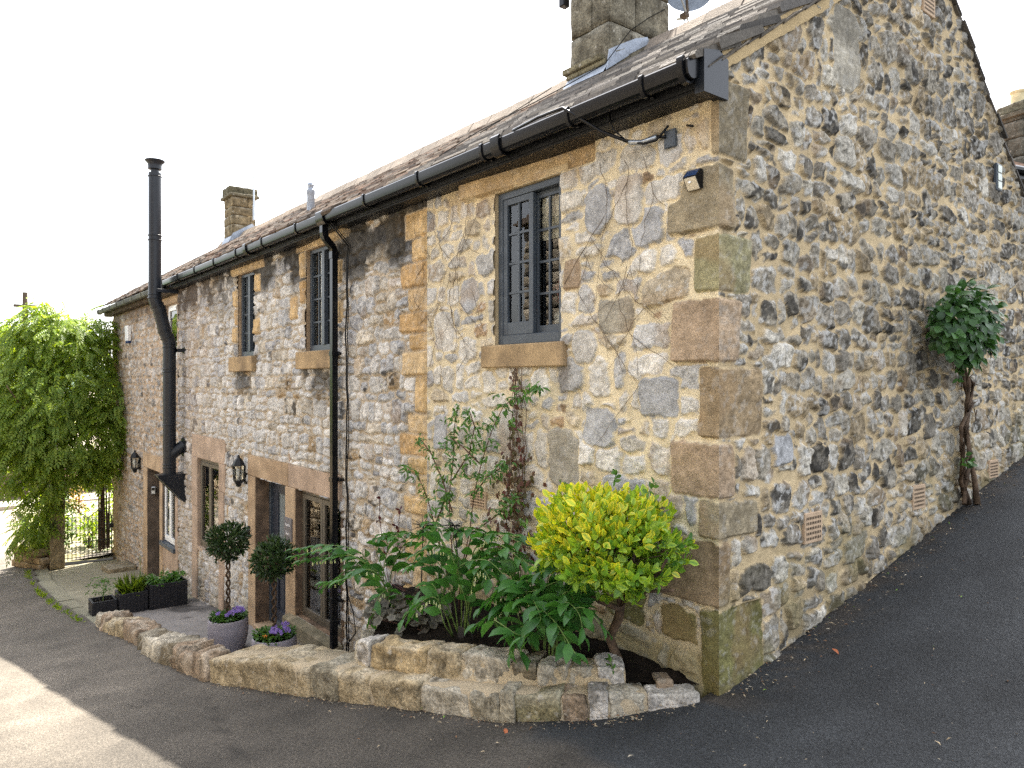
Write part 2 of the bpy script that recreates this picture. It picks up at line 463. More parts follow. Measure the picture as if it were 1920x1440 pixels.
# asphalt: older worn brownish carriageway, newer blue-black lane beside the gable
def asphalt():
    m = bpy.data.materials.new('asphalt'); m.use_nodes = True
    nt = m.node_tree; N = nt.nodes; L = nt.links
    bs = N['Principled BSDF']; bs.inputs['Roughness'].default_value = .82; bs.inputs['Specular IOR Level'].default_value = .3
    tc = N.new('ShaderNodeTexCoord')
    at = N.new('ShaderNodeAttribute'); at.attribute_name = 'Col'
    vo = N.new('ShaderNodeTexVoronoi'); vo.inputs['Scale'].default_value = 130
    n2 = N.new('ShaderNodeTexNoise'); n2.inputs['Scale'].default_value = 70; n2.inputs['Detail'].default_value = 5
    n3 = N.new('ShaderNodeTexNoise'); n3.inputs['Scale'].default_value = 2.2; n3.inputs['Detail'].default_value = 6
    for n in (vo, n2, n3): L.new(tc.outputs['Object'], n.inputs['Vector'])
    sp = N.new('ShaderNodeValToRGB')
    sp.color_ramp.elements[0].position = .0; sp.color_ramp.elements[0].color = (.55, .55, .55, 1)
    sp.color_ramp.elements[1].position = 1.; sp.color_ramp.elements[1].color = (1.5, 1.48, 1.45, 1)
    L.new(vo.outputs['Color'], sp.inputs[0])
    wv = N.new('ShaderNodeTexVoronoi'); wv.inputs['Scale'].default_value = 26
    L.new(tc.outputs['Object'], wv.inputs['Vector'])
    mr = N.new('ShaderNodeMapRange'); mr.inputs[1].default_value = .3; mr.inputs[2].default_value = .72; mr.inputs[3].default_value = .72; mr.inputs[4].default_value = 1.3
    L.new(n3.outputs[0], mr.inputs[0])
    m2 = N.new('ShaderNodeMapRange'); m2.inputs[1].default_value = .3; m2.inputs[2].default_value = .7; m2.inputs[3].default_value = .6; m2.inputs[4].default_value = 1.45
    L.new(n2.outputs[0], m2.inputs[0])
    mm = N.new('ShaderNodeMath'); mm.operation = 'MULTIPLY'; L.new(mr.outputs[0], mm.inputs[0]); L.new(m2.outputs[0], mm.inputs[1])
    a = N.new('ShaderNodeMix'); a.data_type = 'RGBA'; a.blend_type = 'MULTIPLY'; a.inputs[0].default_value = 1
    L.new(at.outputs['Color'], a.inputs[6]); L.new(sp.outputs[0], a.inputs[7])
    v = N.new('ShaderNodeVectorMath'); v.operation = 'SCALE'; L.new(a.outputs[2], v.inputs[0]); L.new(mm.outputs[0], v.inputs['Scale'])
    # scattered pale grit
    mg = N.new('ShaderNodeMapRange'); mg.inputs[1].default_value = .05; mg.inputs[2].default_value = .11; mg.inputs[3].default_value = 1; mg.inputs[4].default_value = 0
    L.new(wv.outputs['Distance'], mg.inputs[0])
    sepc = N.new('ShaderNodeSeparateColor'); L.new(wv.outputs['Color'], sepc.inputs[0])
    gt = N.new('ShaderNodeMath'); gt.operation = 'GREATER_THAN'; gt.inputs[1].default_value = .9; L.new(sepc.outputs[0], gt.inputs[0])
    gm = N.new('ShaderNodeMath'); gm.operation = 'MULTIPLY'; L.new(mg.outputs[0], gm.inputs[0]); L.new(gt.outputs[0], gm.inputs[1])
    g2 = N.new('ShaderNodeMix'); g2.data_type = 'RGBA'; g2.inputs[7].default_value = (.26, .23, .19, 1)
    L.new(gm.outputs[0], g2.inputs[0]); L.new(v.outputs[0], g2.inputs[6])
    L.new(g2.outputs[2], bs.inputs['Base Color'])
    b = N.new('ShaderNodeBump'); b.inputs['Strength'].default_value = .7; b.inputs['Distance'].default_value = .006
    ad = N.new('ShaderNodeMath'); ad.operation = 'ADD'; L.new(vo.outputs['Distance'], ad.inputs[0]); L.new(n2.outputs[0], ad.inputs[1])
    L.new(ad.outputs[0], b.inputs['Height']); L.new(b.outputs[0], bs.inputs['Normal'])
    return m
old = np.array([.051, .049, .047]); new = np.array([.026, .031, .039])
wob = (fbm(GX * 1.5, GY * 1.5, 11) - .5)
lane = sst(-.08, .08, GY + 1.05 + .35 * GX * .6 + wob * .9 - np.clip(-GX - 1.2, 0, 9) * .9)
cc = old[None, None] * (1 - lane[..., None]) + new[None, None] * lane[..., None]
worn_sunlit = sst(-2.0, -6, GX + wob * 3)  # old surface worn pale, colour lightened further to brighten the sunlit stretch
cc = cc * (1 + .75 * worn_sunlit[..., None]) * np.array([1.0, .92, .80])
patch = (fbm(GX * .35 + 4, GY * .35, 23, 4) - .5)
cc = cc * (1 + .5 * patch[..., None])
bound = fbm(GX * .5, GY * 2.0, 31, 2) - .5                      # joint line of the resurfaced lane
seam = np.exp(-((GY + 2.35 - .18 * GX * 0 + .25 * bound + .12 * GX) / .016) ** 2) * (GX > -3.5) * (GX < 2)
cc = cc * (1 - .55 * seam[..., None])
farl = sst(-19, -24, GX)
cc = cc * (1 - farl[..., None]) + np.array([.22, .19, .15])[None, None] * farl[..., None]
# muddy grit gathered along the wall foot
ex = np.minimum(np.abs(GX - .02) + 10 * (GY < -.1), 9)
mud = np.exp(-(ex / .22) ** 2) * (fbm(GX * 9, GY * 9, 5) > .5)
cc = cc * (1 - .5 * mud[..., None]) + np.array([.05, .038, .026]) * .5 * mud[..., None]
M_ASPH = asphalt()
V = np.stack([GX.ravel(), GY.ravel(), GZ.ravel()], 1)
road = from_arrays('road', V, Fq, M_ASPH, None, cc.reshape(-1, 3), True)
setprops(road, kind='structure')

# paved court in front of the doors
tx = axis([(-17.6, -3.2, .12)]); tv = np.linspace(0, 1, 22)
fy = np.interp(tx, sorted([x for x, _ in KERB[1:]] + WX[:0:-1]), [y for _, y in sorted([(x, y) for x, y in KERB[1:]] + list(zip(WX[1:], WY[1:])))])
TX = np.repeat(tx[None], 22, 0); TY = (fy[None] + .06) * (1 - tv[:, None]) + .10 * tv[:, None]
TZ = tz(TX) + (fbm(TX * 1.2, TY * 1.2, 8) - .5) * .03
ni, nj = TX.shape
a = (np.arange(ni - 1)[:, None] * nj + np.arange(nj - 1)[None]).ravel()
flag = vn2(np.floor(TX / .9), np.floor((TY + .3) / .6), 4)
up = sst(-10.6, -10.75, TX)
cf = np.array([.27, .25, .235])[None, None] * (1 - up[..., None]) + np.array([.235, .215, .155])[None, None] * up[..., None]
cf = cf * (.8 + .35 * flag[..., None] * up[..., None] + .25 * fbm(TX * 2, TY * 2, 77)[..., None])
wet = sst(.58, .64, fbm(TX * 1.4 + 3, TY * 2.2, 19)) * (1 - up)
cf = cf * (1 - .62 * wet[..., None])
M_PAVE = mat('court_paving', attr=True, rough=.85, spec=.2, var=.15, vscale=5, fine=60, fvar=.25, bump=.4, bscale=45, bdist=.006)
pave = from_arrays('pavement', np.stack([TX.ravel(), TY.ravel(), TZ.ravel()], 1), np.stack([a, a + 1, a + nj + 1, a + nj], 1), M_PAVE, None, cf.reshape(-1, 3), True)
setprops(pave, kind='structure')

# kerb flags along the upper court
mb = MB()
ks = []
for (x0, y0), (x1, y1) in zip(KERB[:-1], KERB[1:]):
    n = max(1, int(round(math.hypot(x1 - x0, y1 - y0) / .85)))
    for i in range(n):
        p = np.array([x0 + (x1 - x0) * i / n, y0 + (y1 - y0) * i / n]); q = np.array([x0 + (x1 - x0) * (i + 1) / n, y0 + (y1 - y0) * (i + 1) / n])
        t = (q - p) / np.linalg.norm(q - p); nn = np.array([-t[1], t[0]])
        if nn[1] < 0: nn = -nn
        p = p + t * .008; q = q - t * .008
        w = .34 + random.uniform(-.02, .02)
        zt = [float(tz(p[0])) + .045 + random.uniform(-.006, .006), float(tz(q[0])) + .045 + random.uniform(-.006, .006)]
        k = random.uniform(.8, 1.15)
        V = []
        for (pt, z) in ((p, zt[0]), (q, zt[1])):
            V += [(*pt, z - .25), (*pt, z - .012), (*(pt + nn * .012), z), (*(pt + nn * w), z), (*(pt + nn * w), z - .25)]
        mb.add(V, [(0, 1, 6, 5), (1, 2, 7, 6), (2, 3, 8, 7), (3, 4, 9, 8), (0, 4, 3, 2, 1), (5, 6, 7, 8, 9)], np.array([.25, .235, .17]) * k)
o = mb.build('kerb', M_PAVE, colr=True)
setprops(o, kind='structure')

# ------------------------------------------------------------------ rubble masonry as a relief
def seeds(s0, s1, z0, z1, p, rng):
    out = []; z = z0 - p['h']
    while z < z1 + p['h']:
        hh = p['h'] * rng.uniform(.65, 1.45)
        s = s0 - p['w'] * rng.uniform(.3, 1.5)
        while s < s1 + p['w']:
            ww = p['w'] * rng.choice([.5, .75, 1.0, 1.35, 1.75], p=[.18, .27, .28, .18, .09]) * rng.uniform(.85, 1.15)
            h2 = hh * rng.uniform(.75, 1.15)
            if ww > .75 * p['w'] and rng.random() < p.get('split', .2):
                f = rng.uniform(.4, .6)
                out.append((s + ww / 2, z + hh * f / 2, ww / 2, hh * f / 2)); out.append((s + ww / 2, z + hh * (1 + f) / 2, ww / 2, hh * (1 - f) / 2))
            else:
                out.append((s + ww / 2, z + hh / 2 + rng.normal() * p['jit'] * hh, ww / 2, h2 / 2))
            s += ww
        z += hh
    return np.array(out, dtype=np.float32)

def rubble(S, Z, p, rects, seed):
    rng = np.random.default_rng(seed)
    S = S.astype(np.float32); Z = Z.astype(np.float32)
    sd = seeds(S.min(), S.max(), Z.min(), Z.max(), p, rng)
    # explicit stones read from the photograph: (s, z, half w, half h)
    n = len(sd)
    ang = rng.normal(0, p.get('rot', .12), n).astype(np.float32)
    pw = p.get('pw', .028)
    Ws = S + (fbm(S * 5, Z * 5, seed + 1, 3) - .5) * pw * 2 + (fbm(S * 19, Z * 19, seed + 2, 2) - .5) * pw * .8
    Wz = Z + (fbm(S * 5 + 9, Z * 5 + 5, seed + 3, 3) - .5) * pw * 2 + (fbm(S * 19, Z * 19 + 5, seed + 4, 2) - .5) * pw * .8
    bs = float(max(p['w'], p['h'])) * 1.15
    x0 = S.min() - 3 * bs; z0 = Z.min() - 3 * bs
    nx = int((S.max() - x0) / bs) + 5; nz = int((Z.max() - z0) / bs) + 5
    bk = {}
    for i, (a, b) in enumerate(zip(((sd[:, 0] - x0) / bs).astype(int), ((sd[:, 1] - z0) / bs).astype(int))):
        if 0 <= a < nx and 0 <= b < nz:
            bk.setdefault((b, a), []).append(i)
    K = max(len(v) for v in bk.values())
    T = np.full((nz, nx, K), -1, np.int32)
    for (b, a), v in bk.items(): T[b, a, :len(v)] = v
    ci = ((Ws - x0) / bs).astype(np.int32).clip(2, nx - 3); cj = ((Wz - z0) / bs).astype(np.int32).clip(2, nz - 3)
    F1 = np.full(S.shape, 9, np.float32); F2 = np.full(S.shape, 9, np.float32); ID = np.zeros(S.shape, np.int32)
    ca, sa = np.cos(ang), np.sin(ang)
    for dj in (-2, -1, 0, 1, 2):
        for di in (-2, -1, 0, 1, 2):
            for k in range(K):
                q = T[cj + dj, ci + di, k]
                ok = q >= 0
                if not ok.any(): continue
                qq = np.where(ok, q, 0)
                dx = Ws - sd[qq, 0]; dz = Wz - sd[qq, 1]
                rx = (dx * ca[qq] + dz * sa[qq]) / sd[qq, 2]; rz = (dz * ca[qq] - dx * sa[qq]) / sd[qq, 3]
                rx *= rx; rz *= rz
                d = np.sqrt(np.sqrt(rx * rx + rz * rz + .9 * rx * rz))
                d = np.where(ok, d, 9)
                b1 = d < F1
                F2 = np.where(b1, F1, np.minimum(F2, d)); ID = np.where(b1, qq, ID); F1 = np.where(b1, d, F1)
    half = np.minimum(sd[:, 2], sd[:, 3])[ID]
    e = np.minimum((F2 - F1) * .5, p['fill'] - F1) * half
    mw = p['mw'] * (.6 + .8 * fbm(S * 2.2, Z * 2.2, seed + 8, 2))
    e = e - mw
    ncell = n
    rnd = rng.random((n + len(rects) + 1, 8)).astype(np.float32)
    cs = sd[:, 0][ID]; cz = sd[:, 1][ID]
    RX = np.zeros(S.shape, np.int32) - 1
    for i, r in enumerate(rects):
        a0, a1, b0, b1 = r[:4]
        rr = r[5] if len(r) > 5 else .02
        wv = r[6] if len(r) > 6 else .012
        qx = np.abs(S + (fbm(S * 9, Z * 9, seed + 40 + i) - .5) * wv * 2 - (a0 + a1) / 2) - (a1 - a0) / 2 + rr
        qz = np.abs(Z + (fbm(S * 9 + 3, Z * 9, seed + 60 + i) - .5) * wv * 2 - (b0 + b1) / 2) - (b1 - b0) / 2 + rr
        sdf = np.hypot(np.maximum(qx, 0), np.maximum(qz, 0)) + np.minimum(np.maximum(qx, qz), 0) - rr
        e = np.minimum(e, sdf - .012)
        ins = sdf < .008
        e = np.where(ins, -sdf, e); ID = np.where(ins, n + i, ID); RX = np.where(ins, i, RX)
        cs = np.where(ins, (a0 + a1) / 2, cs); cz = np.where(ins, (b0 + b1) / 2, cz)
    m = sst(0, p['bev'], e)
    R = rnd[ID]
    dx = S - cs; dz = Z - cz
    prot = p['prot'] * (.55 + .9 * R[..., 0])
    rough = fbm(S * 16, Z * 16, seed + 21, 3) - .5
    chip = np.abs(fbm(S * 9 + R[..., 3] * 30, Z * 9 + R[..., 4] * 30, seed + 22, 2) - .5)
    fu = (S * 1.0 + Z * .35 + (rough) * .05) * 15 + R[..., 3] * 9; fv = (Z - S * .3 + rough * .05) * 19 + R[..., 4] * 9
    iu = np.floor(fu); iv = np.floor(fv); zz_ = np.zeros_like(iu)
    fac = (_h(iu, iv, zz_, seed + 31) - .5) * (fu - iu - .5) + (_h(iu, iv, zz_, seed + 32) - .5) * (fv - iv - .5) + (_h(iu, iv, zz_, seed + 33) - .5) * .5
    rough = rough + fac * .55 * (RX < 0)
    ht = m * (prot + (R[..., 1] - .5) * .22 * dx + (R[..., 2] - .55) * .22 * dz + rough * p['rough'] + (chip - .12) * p['rough'] * 1.6 * (RX < 0))
    ht = ht + (1 - m) * (fbm(S * 24, Z * 24, seed + 30, 2) - .5) * .006
    return m, e, ID, R, RX, ht

LIGHT = [(.34, (.54, .505, .44)), (.22, (.43, .42, .40)), (.22, (.61, .58, .52)), (.13, (.48, .41, .30)), (.06, (.35, .35, .35)), (.03, (.38, .27, .17))]
GAB = [(.30, (.33, .295, .235)), (.20, (.245, .22, .18)), (.18, (.41, .375, .305)), (.08, (.15, .135, .11)), (.14, (.34, .27, .175)), (.10, (.49, .455, .385))]
MIDP = [(.34, (.51, .495, .47)), (.24, (.40, .40, .405)), (.16, (.45, .405, .335)), (.18, (.58, .56, .53)), (.05, (.30, .30, .31)), (.03, (.38, .28, .17))]
FARP = [(.34, (.39, .345, .30)), (.24, (.33, .31, .29)), (.2, (.35, .285, .22)), (.14, (.46, .42, .38)), (.08, (.25, .23, .21))]
QC = {'grey': (.27, .225, .15), 'green': (.28, .255, .145), 'red': (.35, .26, .175), 'brown': (.27, .20, .12), 'dark': (.25, .185, .115), 'tan': (.36, .265, .16),
      'och': (.52, .365, .185), 'och2': (.44, .29, .14), 'och3': (.52, .385, .22), 'moss': (.15, .14, .055), 'blue': (.38, .38, .38), 'pale': (.50, .475, .43), 'gran': (.34, .31, .25)}
def stonecol(pal, ID, R, RX, rects, S, Z, m, e, mort, seed, dark=.3, white=.3, mvar=.25, smear=.036, mc=1.0):
    cum = np.cumsum([w for w, _ in pal]); cols = np.array([c for _, c in pal], np.float32)
    k = np.searchsorted(cum / cum[-1], R[..., 5]).clip(0, len(pal) - 1)
    c = cols[k] * (.82 + .36 * R[..., 6])[..., None]
    for i, r in enumerate(rects):
        c = np.where((RX == i)[..., None], np.array(QC[r[4]], np.float32), c)
    n1 = fbm(S * 7 + R[..., 1] * 9, Z * 7, seed + 51, 4)
    n2 = fbm(S * 30, Z * 30, seed + 52, 3)
    n3 = fbm(S * 3, Z * 3 + R[..., 2] * 7, seed + 53, 3)
    n4 = vn2(S * 62, Z * 62, seed + 57)
    n5 = fbm(S * 44 + 7, Z * 44, seed + 59, 2)
    c = c * (.66 + .68 * n1)[..., None] * (1 + mc * (.88 * n2 - .44))[..., None] * (1 + mc * (.52 * n4 - .26))[..., None]
    c = c * (1 - .55 * mc * sst(.60, .70, n5) * (RX < 0))[..., None]
    fl_ = sst(.34, .26, n5) * (.25 + .75 * (R[..., 6] > .4)) * np.where(RX < 0, 1, .4) * mc
    c = c * (1 - .55 * fl_[..., None]) + np.array([.60, .57, .52], np.float32) * (.55 * fl_)[..., None]
    # warm iron staining in some stones
    st = sst(.55, .72, n3) * (R[..., 3] > .55) * .8
    c = c * (1 - .5 * st[..., None]) + np.array([.32, .21, .11], np.float32) * (.5 * st)[..., None]
    # black weathering crust with ragged edges
    dk = sst(.50, .60, fbm(S * 11 + R[..., 4] * 17, Z * 11, seed + 54, 4) + .10 * (R[..., 7] - .5)) * (R[..., 7] < dark) * (RX < 0)
    c = c * (1 - .78 * dk[..., None]) + np.array([.028, .027, .026], np.float32) * (.78 * dk)[..., None]
    # pale lichen and lime bloom
    wh = sst(.60, .68, fbm(S * 26, Z * 26 + 3, seed + 55, 3) + .12 * (R[..., 2] - .5)) * (R[..., 0] < white + .25) * np.where(RX < 0, 1, .3)
    c = c * (1 - .6 * wh[..., None]) + np.array([.56, .55, .52], np.float32) * (.6 * wh)[..., None]
    mo = np.array(mort, np.float32) * (1 - mvar + 2 * mvar * fbm(S * 3.3, Z * 3.3, seed + 56, 4))[..., None] * (.86 + .28 * n2)[..., None]
    edge = sst(-.003, .007, e + (fbm(S * 20, Z * 20, seed + 58, 3) - .49) * smear)
    return mo * (1 - edge[..., None]) + c * edge[..., None]

def grid_faces(keep, flip):
    ni, nj = keep.shape[0] + 1, keep.shape[1] + 1
    i, j = np.nonzero(keep)
    b = i * nj + j
    q = np.stack([b, b + 1, b + nj + 1, b + nj], 1)
    return q[:, ::-1] if flip else q
def mixc(c, t, w):
    return c * (1 - w[..., None]) + np.array(t, np.float32) * w[..., None]

# corner stones: (front extent, side extent, z0, z1, tone)
CORN = [(.05, .28, 3.17, 3.62, 'grey'), (.36, .15, 2.74, 3.12, 'grey'), (.17, .32, 2.37, 2.71, 'green'), (.33, .18, 1.95, 2.33, 'red'),
        (.13, .44, 1.50, 1.92, 'brown'), (.35, .15, 1.14, 1.47, 'red'), (.14, .38, .90, 1.12, 'grey'), (.43, .11, .50, .88, 'dark'), (.12, .45, -.3, .48, 'moss')]
YQ = [(-3.61, 3.20, 3.45, 'och'), (-3.47, 2.97, 3.19, 'och'), (-3.65, 2.73, 2.96, 'och2'), (-3.51, 2.50, 2.72, 'och3'), (-3.68, 2.30, 2.49, 'och2'), (-3.48, 2.13, 2.29, 'och'),
      (-3.63, 1.89, 2.12, 'och3'), (-3.41, 1.54, 1.88, 'och'), (-3.55, 1.34, 1.53, 'och3'), (-3.71, 1.13, 1.33, 'och2'), (-3.50, .96, 1.12, 'och'), (-3.37, .75, .95, 'och3'),
      (-3.62, .57, .74, 'och'), (-3.48, .34, .56, 'och3'), (-3.58, .10, .33, 'och'), (-3.45, -.12, .09, 'och3'), (-3.6, -.4, -.13, 'och')]
def hcorner(Z):
    h = np.full(Z.shape, .004)
    for (_, _, a, b, _) in CORN:
        h = np.maximum(h, .004 + .012 * sst(a - .005, a + .02, Z) * sst(b + .005, b - .02, Z))
    return h + (vn2(Z * 14, Z * 0, 5) - .5) * .006

cottage = thing('stone_cottage', 'rubble stone cottage with black gutters, tall gable and dark grey windows at the bend', 'house')
farcot = thing('stone_cottage', 'pinkish stone cottage ending the row, with white windows and a grey gutter', 'house', (-11.75, 0, 0))

# ---- gable wall (faces east)
P_G = dict(w=.178, h=.165, mw=.008, bev=.013, prot=.021, fill=1.26, jit=.18, rot=.24, rough=.018, pw=.036, split=.25)
def gtop(y):
    return np.minimum(3.64 + .62 * (y + .2), 7.95 - .82 * y - .06)
gy_ = axis([(0, 1.5, .0072), (1.5, 5.75, .0088)])
gt = np.linspace(0, 1, 640)
GY_, GT_ = np.meshgrid(gy_, gt)
zb = -.25 + .18 * GY_
GZ_ = zb + GT_ * (gtop(GY_) - zb)
GR_ = [(-.1, s, a, b, t, .035, .01) for (_, s, a, b, t) in CORN] + [
    (1.32, 1.66, 3.92, 4.5, 'gran', .1, .03), (.55, .8, 1.30, 1.50, 'blue', .05, .03)]
m, e, ID, R, RX, ht = rubble(GY_, GZ_, P_G, GR_, 101)
c = stonecol(GAB, ID, R, RX, GR_, GY_, GZ_, m, e, (.50, .39, .235), 101, dark=.38, white=.6, mc=.85)
for (a, b, c0, d) in ((.92, 1.14, .75, .955), (2.55, 2.77, .80, .995), (4.17, 4.39, .92, 1.09), (2.74, 2.96, 4.87, 5.07)):
    ht = np.where((GY_ > a - .025) & (GY_ < b + .025) & (GZ_ > c0 - .025) & (GZ_ < d + .025), np.minimum(ht, .010), ht)
dk = sst(.47, .6, fbm(GY_ * .8, GZ_ * .8, 141)) * sst(0.6, 2.2, GZ_) * m
c = c * (1 - .30 * dk[..., None])
gr = sst(.9, .15, GZ_ - .18 * GY_) * sst(.42, .62, fbm(GY_ * 2.5, GZ_ * 2.5, 142))
c = mixc(c, (.16, .15, .065), .5 * gr)
dirt = sst(.42, .5, fbm(GY_ * 6, GZ_ * 12, 143)) * sst(.55, .0, GZ_ - .2 * GY_ + .1)
c = mixc(c, (.12, .095, .055), .45 * dirt)
# brown water streak below the corner head
hc = hcorner(GZ_)
w0 = sst(.16, 0, GY_)
hx = ht * (1 - sst(.05, 0, GY_)) + hc * sst(.05, 0, GY_)
PY = GY_ - hc * sst(.03, 0, GY_)
Vg = np.stack([hx, PY, GZ_], -1).reshape(-1, 3)
keep = np.ones((GY_.shape[0] - 1, GY_.shape[1] - 1), bool)
from_arrays('gable_wall', Vg, grid_faces(keep, False), M_STONE, cottage, c.reshape(-1, 3), True)

# ---- front wall, newer pointed bay next to the corner
OPEN_N = [(-2.17, -1.37, 2.13, 3.37)]
sN = axis([(-3.2, -2.17, .0105), (-2.17, -1.37, .02), (-1.37, 0, .0075)])
zN = axis([(-.75, 2.13, .0078), (2.13, 3.37, .0078), (3.37, 3.66, .008)])
SN, ZN = np.meshgrid(sN, zN)
P_N = dict(w=.215, h=.175, mw=.013, bev=.013, prot=.016, fill=1.22, jit=.15, rot=.16, rough=.015, pw=.036, split=.25)
RN = [(-f, .1, a, b, t, .03, .01) for (f, _, a, b, t) in CORN] + [
    (-2.6, -1.02, 3.375, 3.6, 'och3', .015, .006),
    (-.60, -.28, 1.61, 1.86, 'blue', .05, .022), (-.56, -.26, 2.96, 3.13, 'pale', .05, .03), (-.68, -.40, 2.7, 2.96, 'blue', .06, .03),
    (-.83, -.58, 2.86, 3.22, 'pale', .1, .03), (-1.12, -.86, 2.85, 3.2, 'blue', .12, .03), (-1.24, -1.0, 1.95, 2.2, 'pale', .1, .03), (-1.5, -1.18, 1.05, 1.5, 'gran', .12, .03),
    (-.98, -.66, 2.16, 2.4, 'gran', .06, .03), (-2.1, -1.82, 1.22, 1.62, 'pale', .07, .03), (-1.13, -.82, 1.38, 1.66, 'blue', .07, .03), (-2.65, -2.4, 2.42, 2.72, 'blue', .1, .03),
    (-3.08, -2.78, 2.1, 2.45, 'pale', .08, .03), (-.92, -.55, .95, 1.2, 'blue', .05, .03), (-3.1, -2.86, 1.2, 1.55, 'blue', .08, .03), (-1.33, -1.17, 2.5, 2.72, 'red', .02, .01),
    (-.42, -.16, .24, .44, 'moss', .02, .02), (-.9, -.55, .25, .6, 'moss', .05, .03)]
m, e, ID, R, RX, ht = rubble(SN, ZN, P_N, RN, 202)
c = stonecol(LIGHT, ID, R, RX, RN, SN, ZN, m, e, (.64, .545, .37), 202, dark=.03, white=.4, mc=.5)
ht = np.where((SN > -2.53) & (SN < -2.24) & (ZN > .74) & (ZN < .95), np.minimum(ht, .010), ht)
gr = sst(.95, .25, ZN + .25 * np.abs(SN + .5)) * sst(.36, .58, fbm(SN * 2.2, ZN * 2.2, 242))
c = mixc(c, (.155, .14, .04), .6 * gr)
low = sst(.6, -.1, ZN)
c = mixc(c, (.16, .115, .065), .35 * low)
st = sst(.0, .25, 3.62 - ZN) * sst(.55, .2, 3.62 - ZN) * sst(.48, .62, fbm(SN * 4, ZN * 3, 244))
c = mixc(c, (.33, .21, .10), .4 * st)
# stain below the sill and at its right end
sl_ = np.exp(-((SN + 1.33) / .07) ** 2) * sst(1.55, 1.95, ZN) * sst(2.0, 1.9, ZN)
c = mixc(c, (.10, .07, .045), .6 * sl_)
kj = sst(-3.165, -3.2, SN); ht = ht * (1 - kj) + .010 * kj
hc = hcorner(ZN); k = sst(-.05, 0, SN)
hy = ht * (1 - k) + hc * k
PX = SN + hc * sst(-.03, 0, SN)
Vn = np.stack([PX, -hy, ZN], -1).reshape(-1, 3)
def keepmask(sv, zv, opens):
    sc_ = (sv[:-1] + sv[1:]) / 2; zc_ = (zv[:-1] + zv[1:]) / 2
    k = np.ones((len(zc_), len(sc_)), bool)
    for (a, b, c0, d) in opens:
        k &= ~(((sc_ > a) & (sc_ < b))[None] & ((zc_ > c0) & (zc_ < d))[:, None])
    return k
from_arrays('front_wall', Vn, grid_faces(keepmask(sN, zN, OPEN_N), False), M_STONE, cottage, c.reshape(-1, 3), True)

# ---- front wall, older tight rubble with doors
OPEN_M = [(-5.99, -5.2, 2.2, 3.44), (-8.5, -7.78, 2.2, 3.42), (-7.71, -6.6, -2.2, .49), (-6.28, -5.0, -1.10, .49), (-10.53, -9.37, -.97, .54)]
sM = axis([(-11.75, -10.53, .022), (-10.53, -9.37, .03), (-9.37, -8.5, .021), (-8.5, -7.78, .02), (-7.78, -7.71, .02), (-7.71, -6.6, .03), (-6.6, -6.28, .018), (-6.28, -5.99, .018), (-5.99, -5.2, .02), (-5.2, -5.0, .016), (-5.0, -3.2, .0125)])
zM = axis([(-2.2, -1.10, .013), (-1.10, -.97, .012), (-.97, .49, .0115), (.49, .54, .0125), (.54, 2.2, .0115), (2.2, 3.42, .0115), (3.42, 3.44, .01), (3.44, 3.66, .0115)])
SM, ZM = np.meshgrid(sM, zM)
P_M = dict(w=.205, h=.15, mw=.0055, bev=.016, prot=.026, fill=1.3, jit=.10, rot=.08, rough=.020, pw=.026, split=.2)
RM = [(a, -3.1, b, d, t, .02, .01) for (a, b, d, t) in YQ] + [
    (-8.66, -8.5, 2.95, 3.2, 'och', .02, .01), (-8.72, -8.5, 2.42, 2.64, 'och', .02, .01), (-8.62, -8.5, 2.68, 2.92, 'och2', .02, .01), (-7.78, -7.55, 3.1, 3.34, 'och', .02, .01), (-7.78, -7.55, 2.5, 2.72, 'och', .02, .01),
    (-6.18, -5.99, 3.12, 3.44, 'och', .02, .01), (-6.5, -6.22, 2.62, 2.9, 'och', .03, .02), (-6.14, -5.99, 2.8, 3.08, 'och2', .02, .01), (-5.2, -4.95, 2.5, 2.74, 'och', .02, .01), (-5.2, -4.98, 2.95, 3.2, 'och', .02, .01),
    (-8.75, -7.4, 3.42, 3.6, 'och3', .02, .01), (-6.3, -4.8, 3.44, 3.6, 'och3', .02, .01)]
m, e, ID, R, RX, ht = rubble(SM, ZM, P_M, RM, 303)
c = stonecol(MIDP, ID, R, RX, RM, SM, ZM, m, e, (.42, .35, .26), 303, dark=.09, white=.75, smear=.024, mc=.75)
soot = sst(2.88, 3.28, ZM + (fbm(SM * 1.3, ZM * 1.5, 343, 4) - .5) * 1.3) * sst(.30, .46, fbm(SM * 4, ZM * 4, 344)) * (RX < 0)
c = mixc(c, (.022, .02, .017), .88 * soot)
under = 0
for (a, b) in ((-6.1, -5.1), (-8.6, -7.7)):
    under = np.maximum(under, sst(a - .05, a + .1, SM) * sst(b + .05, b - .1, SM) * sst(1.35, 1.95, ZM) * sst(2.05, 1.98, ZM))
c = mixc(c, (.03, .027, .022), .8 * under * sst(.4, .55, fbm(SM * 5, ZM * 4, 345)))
pk = sst(-8.2, -11.5, SM) * .5
c = mixc(c, (.36, .27, .21), pk * .5)
grm = sst(-.6, -1.6, ZM) * sst(.4, .6, fbm(SM * 2.5, ZM * 2.5, 346))
c = mixc(c, (.16, .14, .085), .45 * grm)
kj = sst(-3.225, -3.2, SM); ht = ht * (1 - kj) + .010 * kj
for (a, b, c0, d) in ((-8.02, -4.9, .49, .79), (-8.0, -7.6, -2.2, .5), (-6.7, -6.2, -2.2, .5), (-10.86, -9.04, .5, .93), (-10.86, -10.5, -2, .54), (-9.4, -9.05, -1.85, .54), (-6.46, -4.95, -1.3, -1.05)):
    ht = np.where((SM > a) & (SM < b) & (ZM > c0) & (ZM < d), np.minimum(ht, .008), ht)
Vm = np.stack([SM, -ht, ZM], -1).reshape(-1, 3)
